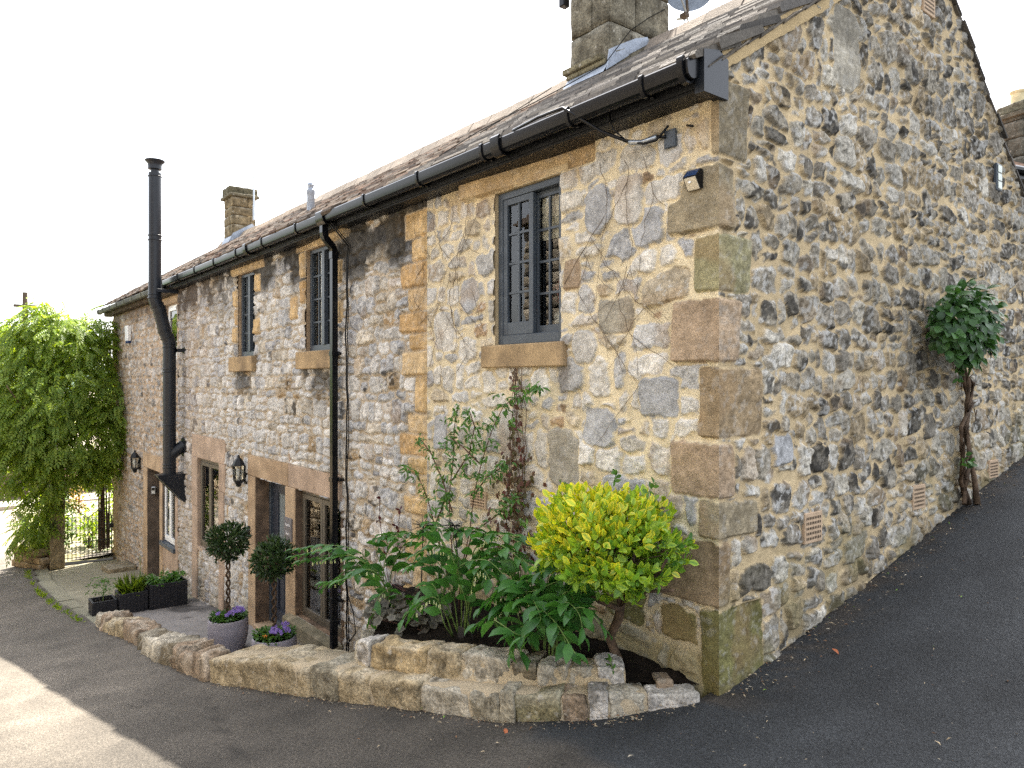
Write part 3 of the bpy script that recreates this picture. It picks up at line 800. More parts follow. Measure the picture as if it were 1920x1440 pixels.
from_arrays('front_wall', Vm, grid_faces(keepmask(sM, zM, OPEN_M), False), M_STONE, cottage, c.reshape(-1, 3), True)

# ---- far cottage front
OPEN_F = [(-14.15, -13.12, -2.6, .03), (-12.9, -11.97, -1.28, .03), (-12.7, -11.9, 2.25, 3.3)]
sF = axis([(-17.8, -14.15, .035), (-14.15, -13.12, .04), (-13.12, -12.9, .03), (-12.9, -12.7, .03), (-12.7, -11.97, .03), (-11.97, -11.9, .03), (-11.9, -11.75, .03)])
zF = axis([(-2.7, -1.28, .02), (-1.28, .03, .02), (.03, 2.25, .02), (2.25, 3.3, .02), (3.3, 3.6, .02)])
SF, ZF = np.meshgrid(sF, zF)
P_F = dict(w=.20, h=.15, mw=.008, bev=.03, prot=.022, fill=1.12, jit=.10, rot=.1, rough=.02, pw=.028, split=.2)
RF = [(-17.85, -17.5 + .2 * (i % 2), -2.6 + .36 * i, -2.26 + .36 * i, 'tan', .02, .015) for i in range(17)]
m, e, ID, R, RX, ht = rubble(SF, ZF, P_F, RF, 404)
c = stonecol(FARP, ID, R, RX, RF, SF, ZF, m, e, (.40, .29, .19), 404, dark=.12, white=.4)
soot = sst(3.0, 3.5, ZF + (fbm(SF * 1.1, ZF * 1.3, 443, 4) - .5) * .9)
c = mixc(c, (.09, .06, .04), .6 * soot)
br = sst(-15.8, -17.4, SF) * sst(.3, .6, fbm(SF, ZF * .8, 445))
c = mixc(c, (.24, .165, .10), .55 * br)
for (a, b, c0, d) in ((-14.52, -11.7, .02, .34), (-14.5, -14.1, -2.4, .1), (-13.2, -12.85, -2.3, .1), (-12.0, -11.77, -2, .1), (-12.95, -11.93, -1.78, -1.3), (-12.95, -11.76, 3.3, 3.5)):
    ht = np.where((SF > a) & (SF < b) & (ZF > c0) & (ZF < d), np.minimum(ht, .008), ht)
Vf = np.stack([SF, -ht, ZF], -1).reshape(-1, 3)
from_arrays('front_wall', Vf, grid_faces(keepmask(sF, zF, OPEN_F), False), M_STONE, farcot, c.reshape(-1, 3), True)

# ---- plain rear and end walls of the row
mb = MB()
mb.quad((-11.75, 5.75, -3), (.0, 5.75, -1), (.0, 5.75, 3.6), (-11.75, 5.75, 3.6))
mb.quad((-11.75, 0.35, -3), (-11.75, 5.75, -3), (-11.75, 5.75, 3.6), (-11.75, 0.35, 3.6))
mb.quad((-11.7, .03, -2), (-.05, .03, -2), (-.05, 5.7, -2), (-11.7, 5.7, -2))
mb.quad((-11.7, .3, .95), (-.25, .3, .95), (-.25, 5.7, .95), (-11.7, 5.7, .95))
mb.quad((-11.7, 2.6, -2), (-.05, 2.6, -2), (-.05, 2.6, 4.8), (-11.7, 2.6, 4.8))
mb.build('rear_wall', M_ROOM, cottage)
mb = MB()
mb.quad((-17.8, 5.75, -3), (-11.75, 5.75, -3), (-11.75, 5.75, 3.6), (-17.8, 5.75, 3.6))
mb.add([(-17.8, .0, -3), (-17.8, 5.75, -3), (-17.8, 5.75, 3.6), (-17.8, 2.8, 5.45), (-17.8, .0, 3.6)], [(0, 1, 2, 3, 4)])
mb.quad((-17.7, .3, .95), (-11.8, .3, .95), (-11.8, 5.7, .95), (-17.7, 5.7, .95))
mb.build('rear_wall', M_ROOM, farcot)

# ------------------------------------------------------------------ roofs
RS = .637; RY0, RZ0 = -.28, 3.69; RYR, RZR = 2.8, 5.652
rlen = math.hypot(RYR - RY0, RZR - RZ0)
ud = np.array([0, (RYR - RY0) / rlen, (RZR - RZ0) / rlen]); un = np.array([0, -ud[2], ud[1]])
def slates(mb, x0, x1, gauge, wid, th, rough, pal, rng, sag=0.0, bell=0.0):
    nrow = int(rlen / gauge) + 1
    for r in range(nrow):
        g = r * gauge
        x = x0 + rng.uniform(-.1, 0) * wid
        while x < x1:
            w = wid * rng.uniform(.7, 1.35)
            a = max(x, x0 + rng.normal() * rough * .5); b = min(x + w - .006, x1 + (rng.normal() * rough * .6 if x + w > x1 else 0))
            x += w
            if b - a < .03: continue
            t = th * rng.uniform(.65, 1.35)
            dg = rng.normal() * rough
            lo = g + dg; hi = min(g + gauge * 1.9, rlen)
            lift = sag * (fbm(np.array([a * .55]), np.array([g * .6]), 71)[0] - .5)
            bl = bell * math.exp(-g / .35)
            skew = rng.normal() * rough * .4
            V = []
            for (xx, s) in ((a, 0), (b, 1)):
                g0_ = lo + skew * (s - .5)
                for (gg, hh) in ((g0_, -t), (g0_, -.36 * t), (g0_ + .032, 0), (hi, -th * 1.25), (hi, -th * 2.2)):
                    V.append(np.array([xx, RY0, RZ0]) + ud * gg + un * (hh + lift + bl))
            # order: a-lo-bot0, a-lo-top1, a-hi-bot2, a-hi-top3, b...
            k = pal[rng.integers(len(pal))]; k = np.array(k) * rng.uniform(.7, 1.3)
            mb.add(V, [(0, 1, 6, 5), (1, 2, 7, 6), (2, 3, 8, 7), (0, 4, 3, 2, 1), (5, 6, 7, 8, 9), (4, 0, 5, 9)], k)
rg = np.random.default_rng(5)
PN = [(.135, .12, .105), (.115, .105, .095), (.155, .14, .12), (.095, .088, .08)]
PO = [(.145, .112, .084), (.11, .088, .07), (.135, .095, .068), (.09, .077, .066), (.155, .125, .097), (.115, .072, .05)]
mb = MB()
slates(mb, -3.48, .05, .25, .24, .050, .009, PN, rg, .01)
slates(mb, -11.75, -3.5, .22, .26, .044, .028, PO, rg, .07)
near_roof = mb.build('roof', M_SLATE, cottage, colr=True)
mb = MB()
slates(mb, -18.05, -11.76, .19, .30, .032, .028, PO, rg, .08)
far_roof = mb.build('roof', M_SLATE, farcot, colr=True)
# roof decks, rear pitch and the ridge
def deck(x0, x1, parent):
    mb = MB(); mb.col = (.16, .12, .09)
    p0 = np.array([0, RY0 + .1, RZ0 + .02]) - un * .06; p1 = np.array([0, RYR, RZR]) - un * .09
    pb = np.array([0, 5.95, 2.98])
    for (a, b) in ((p0, p1), (p1, pb)):
        mb.add([(x0, a[1], a[2]), (x1, a[1], a[2]), (x1, b[1], b[2]), (x0, b[1], b[2])], [(0, 1, 2, 3)])
    o = mb.build('roof_deck', M_SLATE, parent, colr=True)
    return o
deck(-11.75, -.01, cottage); deck(-18.0, -11.75, farcot)
# rear pitch slates near the visible east verge
mb = MB()
rl2 = math.hypot(3.18, 2.61)
for r in range(24):
    g = r * .17
    p = np.array([0, 5.98, 3.00]) + np.array([0, -3.18, 2.61]) * (g / rl2)
    q = np.array([0, 5.98, 3.00]) + np.array([0, -3.18, 2.61]) * (min(g + .3, rl2) / rl2)
    nn = np.array([0, .634, .773])
    x = .035 + rg.normal() * .008
    t = .022
    a, b = p + nn * .022, q
    mb.add([(-4, *a[1:]), (x, *a[1:]), (x, *b[1:]), (-4, *b[1:]), (-4, *(a - nn * t)[1:]), (x, *(a - nn * t)[1:]), (x, *(b - nn * t)[1:]), (-4, *(b - nn * t)[1:])],
           [(0, 1, 2, 3), (4, 7, 6, 5), (0, 4, 5, 1), (1, 5, 6, 2)], np.array(PN[r % 4]) * rg.uniform(.6, 1.0))
mb.build('rear_roof', M_SLATE, cottage, colr=True)
mb = MB()
for x0, x1, pr in ((-11.7, -.0, 0),):
    x = x0
    while x < .04:
        w = .46
        b = min(x + w - .012, .05)
        hh = RZR + .035 + rg.normal() * .006
        prof = [(2.50, hh - .29), (2.66, hh - .045), (2.8, hh + .025), (2.92, hh - .03), (3.08, hh - .32)]
        mb.prism(prof, 'x', x, b, np.array([.26, .22, .18]) * rg.uniform(.8, 1.2))
        x += w
mb.build('ridge_tiles', M_SLATE, cottage, colr=True)
mb = MB()
x = -18.0
while x < -11.8:
    hh = RZR + .03 + rg.normal() * .01
    mb.prism([(2.50, hh - .29), (2.66, hh - .045), (2.8, hh + .025), (2.92, hh - .03), (3.08, hh - .32)], 'x', x, x + .44, np.array([.26, .21, .16]) * rg.uniform(.8, 1.2))
    x += .455
mb.build('ridge_tiles', M_SLATE, farcot, colr=True)
# verge undercloak and mortar fillet on the gable
mb = MB()
for r in range(25):
    g = r * .155
    p = np.array([0, RY0 + .1, RZ0 - .015]) + ud * g - un * .045
    q = p + ud * .16
    dz = -.028 - .012 * rg.random()
    mb.add([(.012, p[1], p[2]), (.055 + rg.normal() * .012, p[1], p[2]), (.055 + rg.normal() * .012, q[1], q[2] + .012), (.012, q[1], q[2] + .012),
            (.012, p[1], p[2] + dz), (.05, p[1], p[2] + dz + .02), (.05, q[1], q[2] + dz + .03), (.012, q[1], q[2] + dz)],
           [(0, 1, 2, 3), (4, 7, 6, 5), (0, 4, 5, 1), (1, 5, 6, 2), (3, 2, 6, 7)], np.array([.15, .13, .105]) * rg.uniform(.6, 1.2))
mb.build('verge_slates', M_SLATE, cottage, colr=True)
mb = MB()
L_ = 60
V = []; C_ = []
for i in range(L_):
    y = i / (L_ - 1) * 2.75
    z = 3.64 + .62 * (y + .2)
    j = .004 * math.sin(i * .7) + rg.normal() * .003
    V += [(.03 + j * .3, y, z - .11 + j), (.036, y, z - .03), (.02, y, z + .02)]
Fs = []
for i in range(L_ - 1):
    for k in (0, 1):
        Fs.append((i * 3 + k, (i + 1) * 3 + k, (i + 1) * 3 + k + 1, i * 3 + k + 1))
mb.add(V, Fs, (.44, .33, .18))
mb.build('verge_mortar', M_STONE, cottage, colr=True, smooth=True)

# ------------------------------------------------------------------ masonry blocks
def nblock(mb, c, ax, dims, tone, seed, n=9, rnd=.28, amp=.05, freq=7.0):
    """a rough stone: rounded block with noise; ax = 3 unit vectors"""
    rng = np.random.default_rng(seed)
    ax = np.array(ax, float); d = np.array(dims) / 2
    V = []; Fs = []; idx = {}
    lin = np.linspace(-1, 1, n)
    pts = {}
    for f in range(6):
        a = f // 2; s = -1 if f % 2 == 0 else 1
        b, c2 = [(1, 2), (2, 0), (0, 1)][a]
        g = np.zeros((n, n), int)
        for i in range(n):
            for j in range(n):
                p = np.zeros(3); p[a] = s; p[b] = lin[i]; p[c2] = lin[j]
                key = tuple(np.round(p, 4))
                if key not in pts:
                    pts[key] = len(V); V.append(p)
                g[i, j] = pts[key]
        for i in range(n - 1):
            for j in range(n - 1):
                q = (g[i, j], g[i + 1, j], g[i + 1, j + 1], g[i, j + 1])
                Fs.append(q if s > 0 else q[::-1])
    P = np.array(V)
    mn = d.min()
    r = np.minimum(rnd * mn * 2 * .5, mn * .98)
    Q = P * d
    core = np.clip(Q, -(d - r), d - r)
    off = Q - core; ln = np.linalg.norm(off, axis=1, keepdims=True)
    Q = core + off / np.maximum(ln, 1e-9) * np.minimum(ln, r)
    s3 = rng.uniform(0, 50, 3)
    W = Q * freq + s3
    nv = (vn3(W[:, 0], W[:, 1], W[:, 2], seed) - .5) + .5 * (vn3(W[:, 0] * 2.3, W[:, 1] * 2.3, W[:, 2] * 2.3, seed + 1) - .5) + .3 * (np.abs(vn3(W[:, 0] * 1.3, W[:, 1] * 1.3, W[:, 2] * 1.3, seed + 2) - .5) - .2)
    dirn = P / np.linalg.norm(P, axis=1, keepdims=True)
    Q = Q + dirn * (nv * amp)[:, None]
    big = rng.normal(size=3) * .05
    Q[:, 2] += Q[:, 0] * big[0]
    out = np.array(c) + Q @ ax
    cn = vn3(W[:, 0] * 1.1 + 9, W[:, 1] * 1.1, W[:, 2] * 1.1, seed + 5); c2n = vn3(W[:, 0] * 4, W[:, 1] * 4, W[:, 2] * 4, seed + 6)
    C = np.array(tone)[None] * (.7 + .6 * cn)[:, None] * (.8 + .4 * c2n)[:, None]
    top = sst(.3, .9, P[:, 2]) * sst(.45, .6, cn)
    C = C * (1 - .4 * top[:, None]) + np.array([.33, .31, .26]) * .4 * top[:, None]
    mb.add(out, Fs, C)
I3 = np.eye(3)

# ------------------------------------------------------------------ chimneys
def chimney_mesh(x0, x1, y0, y1, z0, z1, tone, rng, hrow, amp=.02):
    mb = MB()
    mb.box(x0 + .02, x1 - .02, y0 + .02, y1 - .02, z0, z1, np.array(tone) * 1.1)
    z = z0; i = 0
    while z < z1 - .02:
        h = min(hrow * rng.uniform(.8, 1.25), z1 - z)
        for (a0, a1, fixed, axn) in ((x0, x1, y0, 'y-'), (y0, y1, x1, 'x+'), (x0, x1, y1, 'y+'), (y0, y1, x0, 'x-')):
            a = a0 - (0 if i % 2 else .0)
            while a < a1 - .01:
                w = min(rng.uniform(.28, .55), a1 - a)
                if a1 - a - w < .12: w = a1 - a
                tn = np.array(tone) * rng.uniform(.8, 1.2)
                cmid = a + w / 2
                if axn[0] == 'y':
                    cc_ = (cmid, fixed + (.03 if axn == 'y-' else -.03), z + h / 2); dm = (w - .012, .09, h - .012)
                else:
                    cc_ = (fixed + (-.03 if axn == 'x+' else .03), cmid, z + h / 2); dm = (.09, w - .012, h - .012)
                nblock(mb, cc_, I3, dm, tn, int(rng.integers(1e6)), n=7, rnd=.2, amp=amp, freq=9)
                a += w
        z += h; i += 1
    return mb
rc = np.random.default_rng(31)
mb = chimney_mesh(-3.44, -2.84, 2.04, 3.0, 4.7, 7.6, (.15, .135, .10), rc, .42, .012)
chim = mb.build('chimney', M_BLOCK, cottage, smooth=True, colr=True, recalc=False)
mb = MB()
def rz(y): return RZ0 + RS * (y - RY0) if y < RYR else RZR
for (x0, x1, y0, y1, z0, z1) in ((-3.50, -2.90, 1.95, 2.06, 5.27, 5.33), (-3.47, -2.86, 1.985, 2.06, 5.215, 5.268)):
    mb.bbox(x0, x1, y0, y1, z0, z1, .008, (.17, .15, .095))
mb.build('drip_course', M_BLOCK, chim, colr=True)
mb = MB()
mb.quad((-3.46, 2.01, 5.22), (-2.83, 2.01, 5.22), (-2.83, 1.93, 5.10), (-3.46, 1.93, 5.10))
# stepped lead soaker on the side
poly_ = [(1.98, 5.16), (2.02, 5.36), (2.12, 5.42), (2.42, 5.585), (2.62, 5.66), (2.66, 5.60), (2.3, 5.37)]
mb.prism(poly_, 'x', -2.835, -2.822)
poly_ = [(1.96, 5.12), (2.02, 5.30), (2.34, 5.47), (2.30, 5.36)]
mb.prism(poly_, 'x', -2.822, -2.812)
mb.build('lead_flashing', M_LEAD, chim)
# cable down the chimney corner
mb = MB()
mb.tube([(-3.46, 1.99, 7.0), (-3.47, 1.985, 6.2), (-3.455, 1.99, 5.7), (-3.50, 1.9, 5.28), (-3.52, 1.8, 5.1), (-3.4, 1.2, 4.68), (-3.2, .6, 4.27)], .005, 5)
mb.tube([(-2.81, 2.9, 6.05), (-2.80, 2.6, 5.85), (-2.79, 2.3, 5.62), (-2.78, 1.9, 5.15), (-2.75, 1.2, 4.69), (-2.8, .3, 4.12), (-2.7, -.2, 3.77)], .005, 5)
mb.build('chimney_cable', mat('matte_cable', color=(.012, .012, .012), rough=.95, spec=.03, bump=0), chim)

mb = chimney_mesh(-16.95, -16.3, 2.42, 2.98, 5.0, 6.52, (.19, .15, .09), np.random.default_rng(33), .26, .02)
chf = mb.build('chimney', M_BLOCK, farcot, smooth=True, colr=True, recalc=False)
mb = MB()
nblock(mb, (-16.62, 2.70, 6.55), I3, (.80, .74, .075), (.12, .105, .07), 5, n=9, amp=.02)
for k, (dx, dy) in enumerate(((-.16, -.2), (.14, -.2), (-.14, .18), (.15, .2), (0, 0))):
    nblock(mb, (-16.62 + dx, 2.70 + dy * .85, 6.68), I3, (.36, .36, .22), (.11, .10, .065), 60 + k, n=7, amp=.04)
mb.build('chimney_cap', M_BLOCK, chf, smooth=True, colr=True, recalc=False)
mb = MB()
mb.quad((-17.0, 2.36, 5.36), (-16.27, 2.36, 5.36), (-16.27, 2.40, 5.52), (-17.0, 2.40, 5.52))
mb.prism([(2.3, 5.33), (2.42, 5.58), (2.9, 5.88), (3.0, 5.78)], 'x', -16.285, -16.27)
mb.build('lead_flashing', M_LEAD, chf)

# vent pipe on the slope
mb = MB()
mb.lathe([(.058, 0), (.058, .30), (.064, .31), (.064, .37), (.045, .39), (.045, .43), (.054, .445), (.04, .48)], (-7.95, .9, 4.35), 14)
mb.build('vent_pipe', M_LEAD, cottage, auto=40)

# ------------------------------------------------------------------ eaves: boxed soffit, gutters, downpipe
mb = MB()
mb.bbox(-11.75, -.02, -.17, .02, 3.51, 3.70, .004)
mb.bbox(-11.75, -.02, -.185, -.172, 3.525, 3.715, .003)
mb.build('fascia_board', M_FASC, cottage)
mb = MB()
mb.prism([(-.195, 3.485), (.035, 3.485), (.035, 3.72), (-.06, 3.755), (-.195, 3.725)], 'x', -.02, .045)
mb.build('soffit_box_end', M_BOXEND, cottage)
mb = MB()
mb.bbox(-18.05, -11.76, -.15, .0, 3.44, 3.53, .004); mb.bbox(-18.05, -11.76, -.17, -.152, 3.46, 3.66, .004)
mb.build('fascia_board', M_WOOD, farcot)
GPROF = [(-.205, 3.66), (-.205, 3.60), (-.225, 3.562), (-.25, 3.55), (-.275, 3.552), (-.297, 3.57), (-.305, 3.60), (-.308, 3.645), (-.300, 3.655), (-.292, 3.645), (-.290, 3.605), (-.27, 3.572), (-.24, 3.57), (-.215, 3.61), (-.213, 3.66)]
mb = MB()
mb.prism(GPROF, 'x', -11.7, .0)
gut = mb.build('gutter', M_BLACK, cottage, auto=35)
# debris lying in the channel closes the view of its bed
mb = MB(); mb.quad((-11.7, -.215, 3.61), (-.0, -.215, 3.61), (-.0, -.29, 3.61), (-11.7, -.29, 3.61)); mb.build('gutter_silt', M_WOOD, gut)
bp_ = [(-.2, 3.668), (-.2, 3.59), (-.225, 3.548), (-.25, 3.538), (-.28, 3.541), (-.306, 3.565), (-.317, 3.6), (-.319, 3.655), (-.305, 3.668), (-.288, 3.662), (-.308, 3.645), (-.305, 3.60), (-.297, 3.57), (-.275, 3.552), (-.25, 3.55), (-.225, 3.562), (-.205, 3.60), (-.205, 3.66)]
for x in (-.33, -.98, -1.95, -2.9, -3.9, -5.6, -6.7, -7.7, -8.7, -9.7, -10.7):
    mb = MB(); mb.prism(bp_, 'x', x - .014, x + .014)
    mb.prism([(-.185, 3.62), (-.22, 3.555), (-.185, 3.545)], 'x', x - .011, x + .011)
    mb.build('gutter_bracket', M_BLACK, gut, auto=35)
up_ = [(y * 1.0 if False else (-.25 + (y + .25) * 1.12), 3.6 + (z - 3.6) * 1.16) for y, z in bp_]
for x, w in ((-1.76, .05), (-4.9, .09), (-7.3, .05), (-.03, .02)):
    mb = MB(); mb.prism(up_, 'x', x - w, x + w); mb.build('gutter_union', M_BLACK, gut, auto=35)
M_MOSSG = mat('mossy_gutter', color=(.10, .10, .075), color2=(.05, .05, .04), rough=.7, spec=.3, var=.3, vscale=8, fine=60, fvar=.3, bump=.3)
mb = MB(); mb.prism([(y, z - .055) for y, z in GPROF], 'x', -18.2, -11.72); gf = mb.build('gutter', M_MOSSG, farcot, auto=35)
mb = MB(); mb.quad((-18.2, -.215, 3.56), (-11.72, -.215, 3.56), (-11.72, -.29, 3.56), (-18.2, -.29, 3.56)); mb.build('gutter_silt', M_WOOD, gf)
for x in (-12.6, -13.4, -14.2, -15.0, -15.8, -16.6, -17.4, -18.0):
    mb = MB(); mb.prism([(y, z - .055) for y, z in bp_], 'x', x - .016, x + .016); mb.build('gutter_bracket', M_MOSSG, gf)
mb = MB(); mb.prism([(y, z) for y, z in GPROF[:9]] + [(-.205, 3.668)], 'x', -.008, .016); mb.build('gutter_stop_end', M_BLACK, gut)
# square downpipe with swan neck
def sqpipe(mb, pts, h):
    pts = [np.array(p, float) for p in pts]
    V = []
    for i, p in enumerate(pts):
        t = pts[min(i + 1, len(pts) - 1)] - pts[max(i - 1, 0)]; t /= np.linalg.norm(t)
        a = np.array([1., 0, 0]); a -= t * (a @ t); a /= np.linalg.norm(a); b = np.cross(t, a)
        for (s, q) in ((-1, -1), (1, -1), (1, 1), (-1, 1)):
            V.append(p + a * s * h + b * q * h)
    Fs = [(0, 1, 2, 3), tuple(len(V) - 4 + k for k in (3, 2, 1, 0))]
    for i in range(len(pts) - 1):
        for k in range(4):
            Fs.append((i * 4 + k, i * 4 + (k + 1) % 4, (i + 1) * 4 + (k + 1) % 4, (i + 1) * 4 + k))
    mb.add(V, Fs)
mb = MB()
DX = -5.0
sqpipe(mb, [(DX, -.10, -1.4), (DX, -.10, 3.22)], .033)
sqpipe(mb, [(DX + .0, -.10, 3.28), (DX + .0, -.10, 3.20)], .040)
sqpipe(mb, [(-4.93, -.25, 3.56), (-4.93, -.25, 3.46), (-4.94, -.235, 3.41), (-4.97, -.14, 3.33), (-4.99, -.108, 3.29), (DX, -.10, 3.22)], .034)
dp = mb.build('downpipe', M_BLACK, cottage)
for z in (2.12, .72, -.62):
    mb = MB(); sqpipe(mb, [(DX, -.10, z), (DX, -.10, z + .05)], .042); mb.bbox(DX - .08, DX + .08, -.075, -.015, z + .01, z + .04, .004); mb.build('pipe_clip', M_BLACK, dp)

# ------------------------------------------------------------------ windows
def bars(mb, x0, x1, z0, z1, y, nx, nz, w=.018, d=.02):
    for i in range(1, nx):
        x = x0 + (x1 - x0) * i / nx; mb.box(x - w / 2, x + w / 2, y - d / 2, y + d / 2, z0, z1)
    for j in range(1, nz):
        z = z0 + (z1 - z0) * j / nz; mb.box(x0, x1, y - d / 2 + .0015, y + d / 2 - .0015, z - w / 2, z + w / 2)
def ring(mb, x0, x1, z0, z1, y0, y1, t, b=.003, tb=None):
    tb = tb or t
    mb.bbox(x0, x0 + t, y0, y1, z0, z1, b); mb.bbox(x1 - t, x1, y0, y1, z0, z1, b)
    mb.bbox(x0 + t, x1 - t, y0 + .001, y1 - .001, z1 - t, z1, b); mb.bbox(x0 + t, x1 - t, y0 + .001, y1 - .001, z0, z0 + tb, b)
def pane(name, x0, x1, z0, z1, y, parent, m=None):
    mb = MB(); mb.quad((x0, y, z0), (x1, y, z0), (x1, y, z1), (x0, y, z1)); return mb.build(name, m or M_GLASS, parent, recalc=False)
def reveal(x0, x1, z0, z1, d, m, parent, t=.06, y0=-.004):
    mb = MB()
    mb.box(x0 - t, x0 + .002, y0 + .012, d, z0 - t, z1 + t); mb.box(x1 - .002, x1 + t, y0 + .012, d, z0 - t, z1 + t)
    mb.box(x0 + .002, x1 - .002, y0 + .012, d, z1 - .002, z1 + t); mb.box(x0 + .002, x1 - .002, y0 + .012, d, z0 - t, z0 + .002)
    return mb.build('window_reveal', m, parent)
# upstairs window of the newer bay: two sliding sashes, eight panes each
x0, x1, z0, z1 = -2.17, -1.37, 2.13, 3.37
reveal(x0, x1, z0, z1, .16, M_STONE if False else mat('lime_render', color=(.46, .36, .22), rough=.9, spec=.15, var=.2, vscale=6, fine=60, fvar=.15, bump=.3), cottage)
mb = MB(); ring(mb, x0 + .004, x1 - .004, z0 + .004, z1 - .004, .03, .13, .055, tb=.075)
xm = -1.765
ring(mb, x0 + .06, xm + .03, z0 + .08, z1 - .06, .038, .078, .052, tb=.10)
ring(mb, xm - .02, x1 - .06, z0 + .08, z1 - .06, .088, .122, .050, tb=.06)
bars(mb, x0 + .112, xm - .022, z0 + .18, z1 - .112, .058, 2, 4); bars(mb, xm + .03, x1 - .11, z0 + .14, z1 - .11, .105, 2, 4)
w = mb.build('window', M_GREY, cottage)
pane('glass', x0 + .10, xm - .01, z0 + .16, z1 - .10, .061, w); pane('glass', xm + .02, x1 - .1, z0 + .12, z1 - .1, .108, w)
mb = MB(); mb.bbox(-2.30, -1.30, -.055, .03, 1.945, 2.128, .010); mb.build('sill', M_SILL, w, auto=30)
# things on the inside ledge: blind, white fluted vase with pink coral branch
mb = MB()
for k in range(7):
    z = z1 - .08 - k * .05
    mb.quad((xm + .02, .136 + .010 * (k % 2), z), (x1 - .02, .136 + .010 * (k % 2), z), (x1 - .02, .136 + .010 * ((k + 1) % 2), z - .05), (xm + .02, .136 + .010 * ((k + 1) % 2), z - .05))
mb.build('window_blind', mat('cream_fabric', color=(.72, .68, .58), rough=.9, bump=.1), w)
vase = thing('vase', 'white fluted vase on the ledge behind the upper window panes', 'vase', (-1.58, .27, 2.14))
mb = MB(); mb.lathe([(.05, 0), (.085, .05), (.11, .14), (.115, .2), (.105, .235), (.09, .235), (.09, .12)], (0, 0, 0), 20)
mb.build('vase_body', M_WHITE, vase, smooth=True, world=False)
coral = thing('dried_branch', 'pink coral-like dried branch standing in the white vase', 'dried flower', (-1.58, .27, 2.37))
mb = MB(); rr = random.Random(4)
def twig(p, d, l, r, dep):
    q = p + d * l
    mb.tube([p, (p + q) / 2 + Vector((rr.uniform(-.01, .01), rr.uniform(-.01, .01), 0)), q], [r, r * .85, r * .7], 4)
    if dep:
        for _ in range(3):
            twig(q if rr.random() < .7 else (p + q) / 2, (d + Vector((rr.uniform(-.8, .8), rr.uniform(-.4, .4), rr.uniform(-.2, .6)))).normalized(), l * .7, r * .7, dep - 1)
for k in range(5):
    twig(Vector((0, 0, -.06)), Vector((rr.uniform(-.7, .7), rr.uniform(-.2, .2), 1)).normalized(), .13, .005, 3)
mb.build('branch_twigs', mat('coral_pink', color=(.48, .16, .16), rough=.8, bump=.1), coral, world=False)
# older pair of small paned windows
def small_window(x0, x1, z0, z1, sx0, sx1, sz0):
    reveal(x0, x1, z0, z1, .16, M_SURR, cottage)
    mb = MB(); ring(mb, x0 + .004, x1 - .004, z0 + .004, z1 - .004, .045, .12, .045, tb=.07)
    xm = (x0 + x1) / 2 + .02
    mb.bbox(xm - .035, xm + .035, .03, .11, z0 + .07, z1 - .05, .003)
    bars(mb, x0 + .05, xm - .035, z0 + .074, z1 - .049, .075, 2, 4, .02, .022); bars(mb, xm + .035, x1 - .05, z0 + .074, z1 - .049, .075, 2, 4, .02, .022)
    w = mb.build('window', M_GREY, cottage)
    pane('glass', x0 + .045, xm - .03, z0 + .07, z1 - .045, .079, w); pane('glass', xm + .03, x1 - .045, z0 + .07, z1 - .045, .079, w)
    mb = MB(); mb.bbox(sx0, sx1, -.09, .04, sz0, z0 - .004, .01); mb.build('sill', M_SILL, w, auto=30)
    mb = MB(); mb.quad((x0 + .02, .145, z0), (xm - .02, .145, z0), (xm - .02, .145, z1), (x0 + .02, .145, z1)); mb.build('curtain', mat('pale_curtain', color=(.55, .55, .54), rough=.9, bump=.1), w)
small_window(-5.99, -5.2, 2.2, 3.44, -6.12, -5.08, 1.985)
small_window(-8.5, -7.78, 2.2, 3.42, -8.68, -7.68, 1.98)

# ground floor: stone surrounds
def surround(parts, m, name='stone_surround'):
    mb = MB()
    for k, (a, b, c0, d, y) in enumerate(parts):
        mb.bbox(a + .002, b - .002, y, .06, c0 + .002, d - .002, .009)
    return mb.build(name, m, cottage, auto=30)
surround([(-8.02, -6.52, .49, .79, -.026), (-8.0, -7.71, -.62, .49, -.030), (-8.0, -7.71, -1.75, -.62, -.026), (-6.60, -6.28, -.35, .49, -.031), (-6.60, -6.28, -1.78, -.35, -.027)], M_SURR)
surround([(-6.52, -4.98, .49, .78, -.024), (-6.505, -6.45, .77, .92, -.022)], M_SURRP)
mb = MB(); mb.box(-7.76, -7.71, -.02, .30, -1.75, .5); mb.box(-6.6, -6.55, -.02, .30, -1.75, .5); mb.box(-7.71, -6.6, -.02, .30, .49, .55)
mb.box(-6.33, -6.28, -.02, .2, -1.2, .5); mb.box(-6.28, -5.0, -.02, .2, .49, .55); mb.box(-5.0, -4.95, -.018, .2, -1.2, .5); mb.box(-6.28, -5.0, .0, .2, -1.16, -1.098)
mb.build('door_reveal', mat('brown_sandstone', color=(.22, .15, .10), color2=(.12, .085, .06), rough=.92, spec=.12, var=.3, vscale=7, fine=60, fvar=.25, bump=.4), cottage)  # darker brown stone lining the door and window recesses
mb = MB(); mb.bbox(-7.71, -6.6, -.06, .3, -1.68, -1.56, .012); mb.build('door_step', M_SURR, cottage)
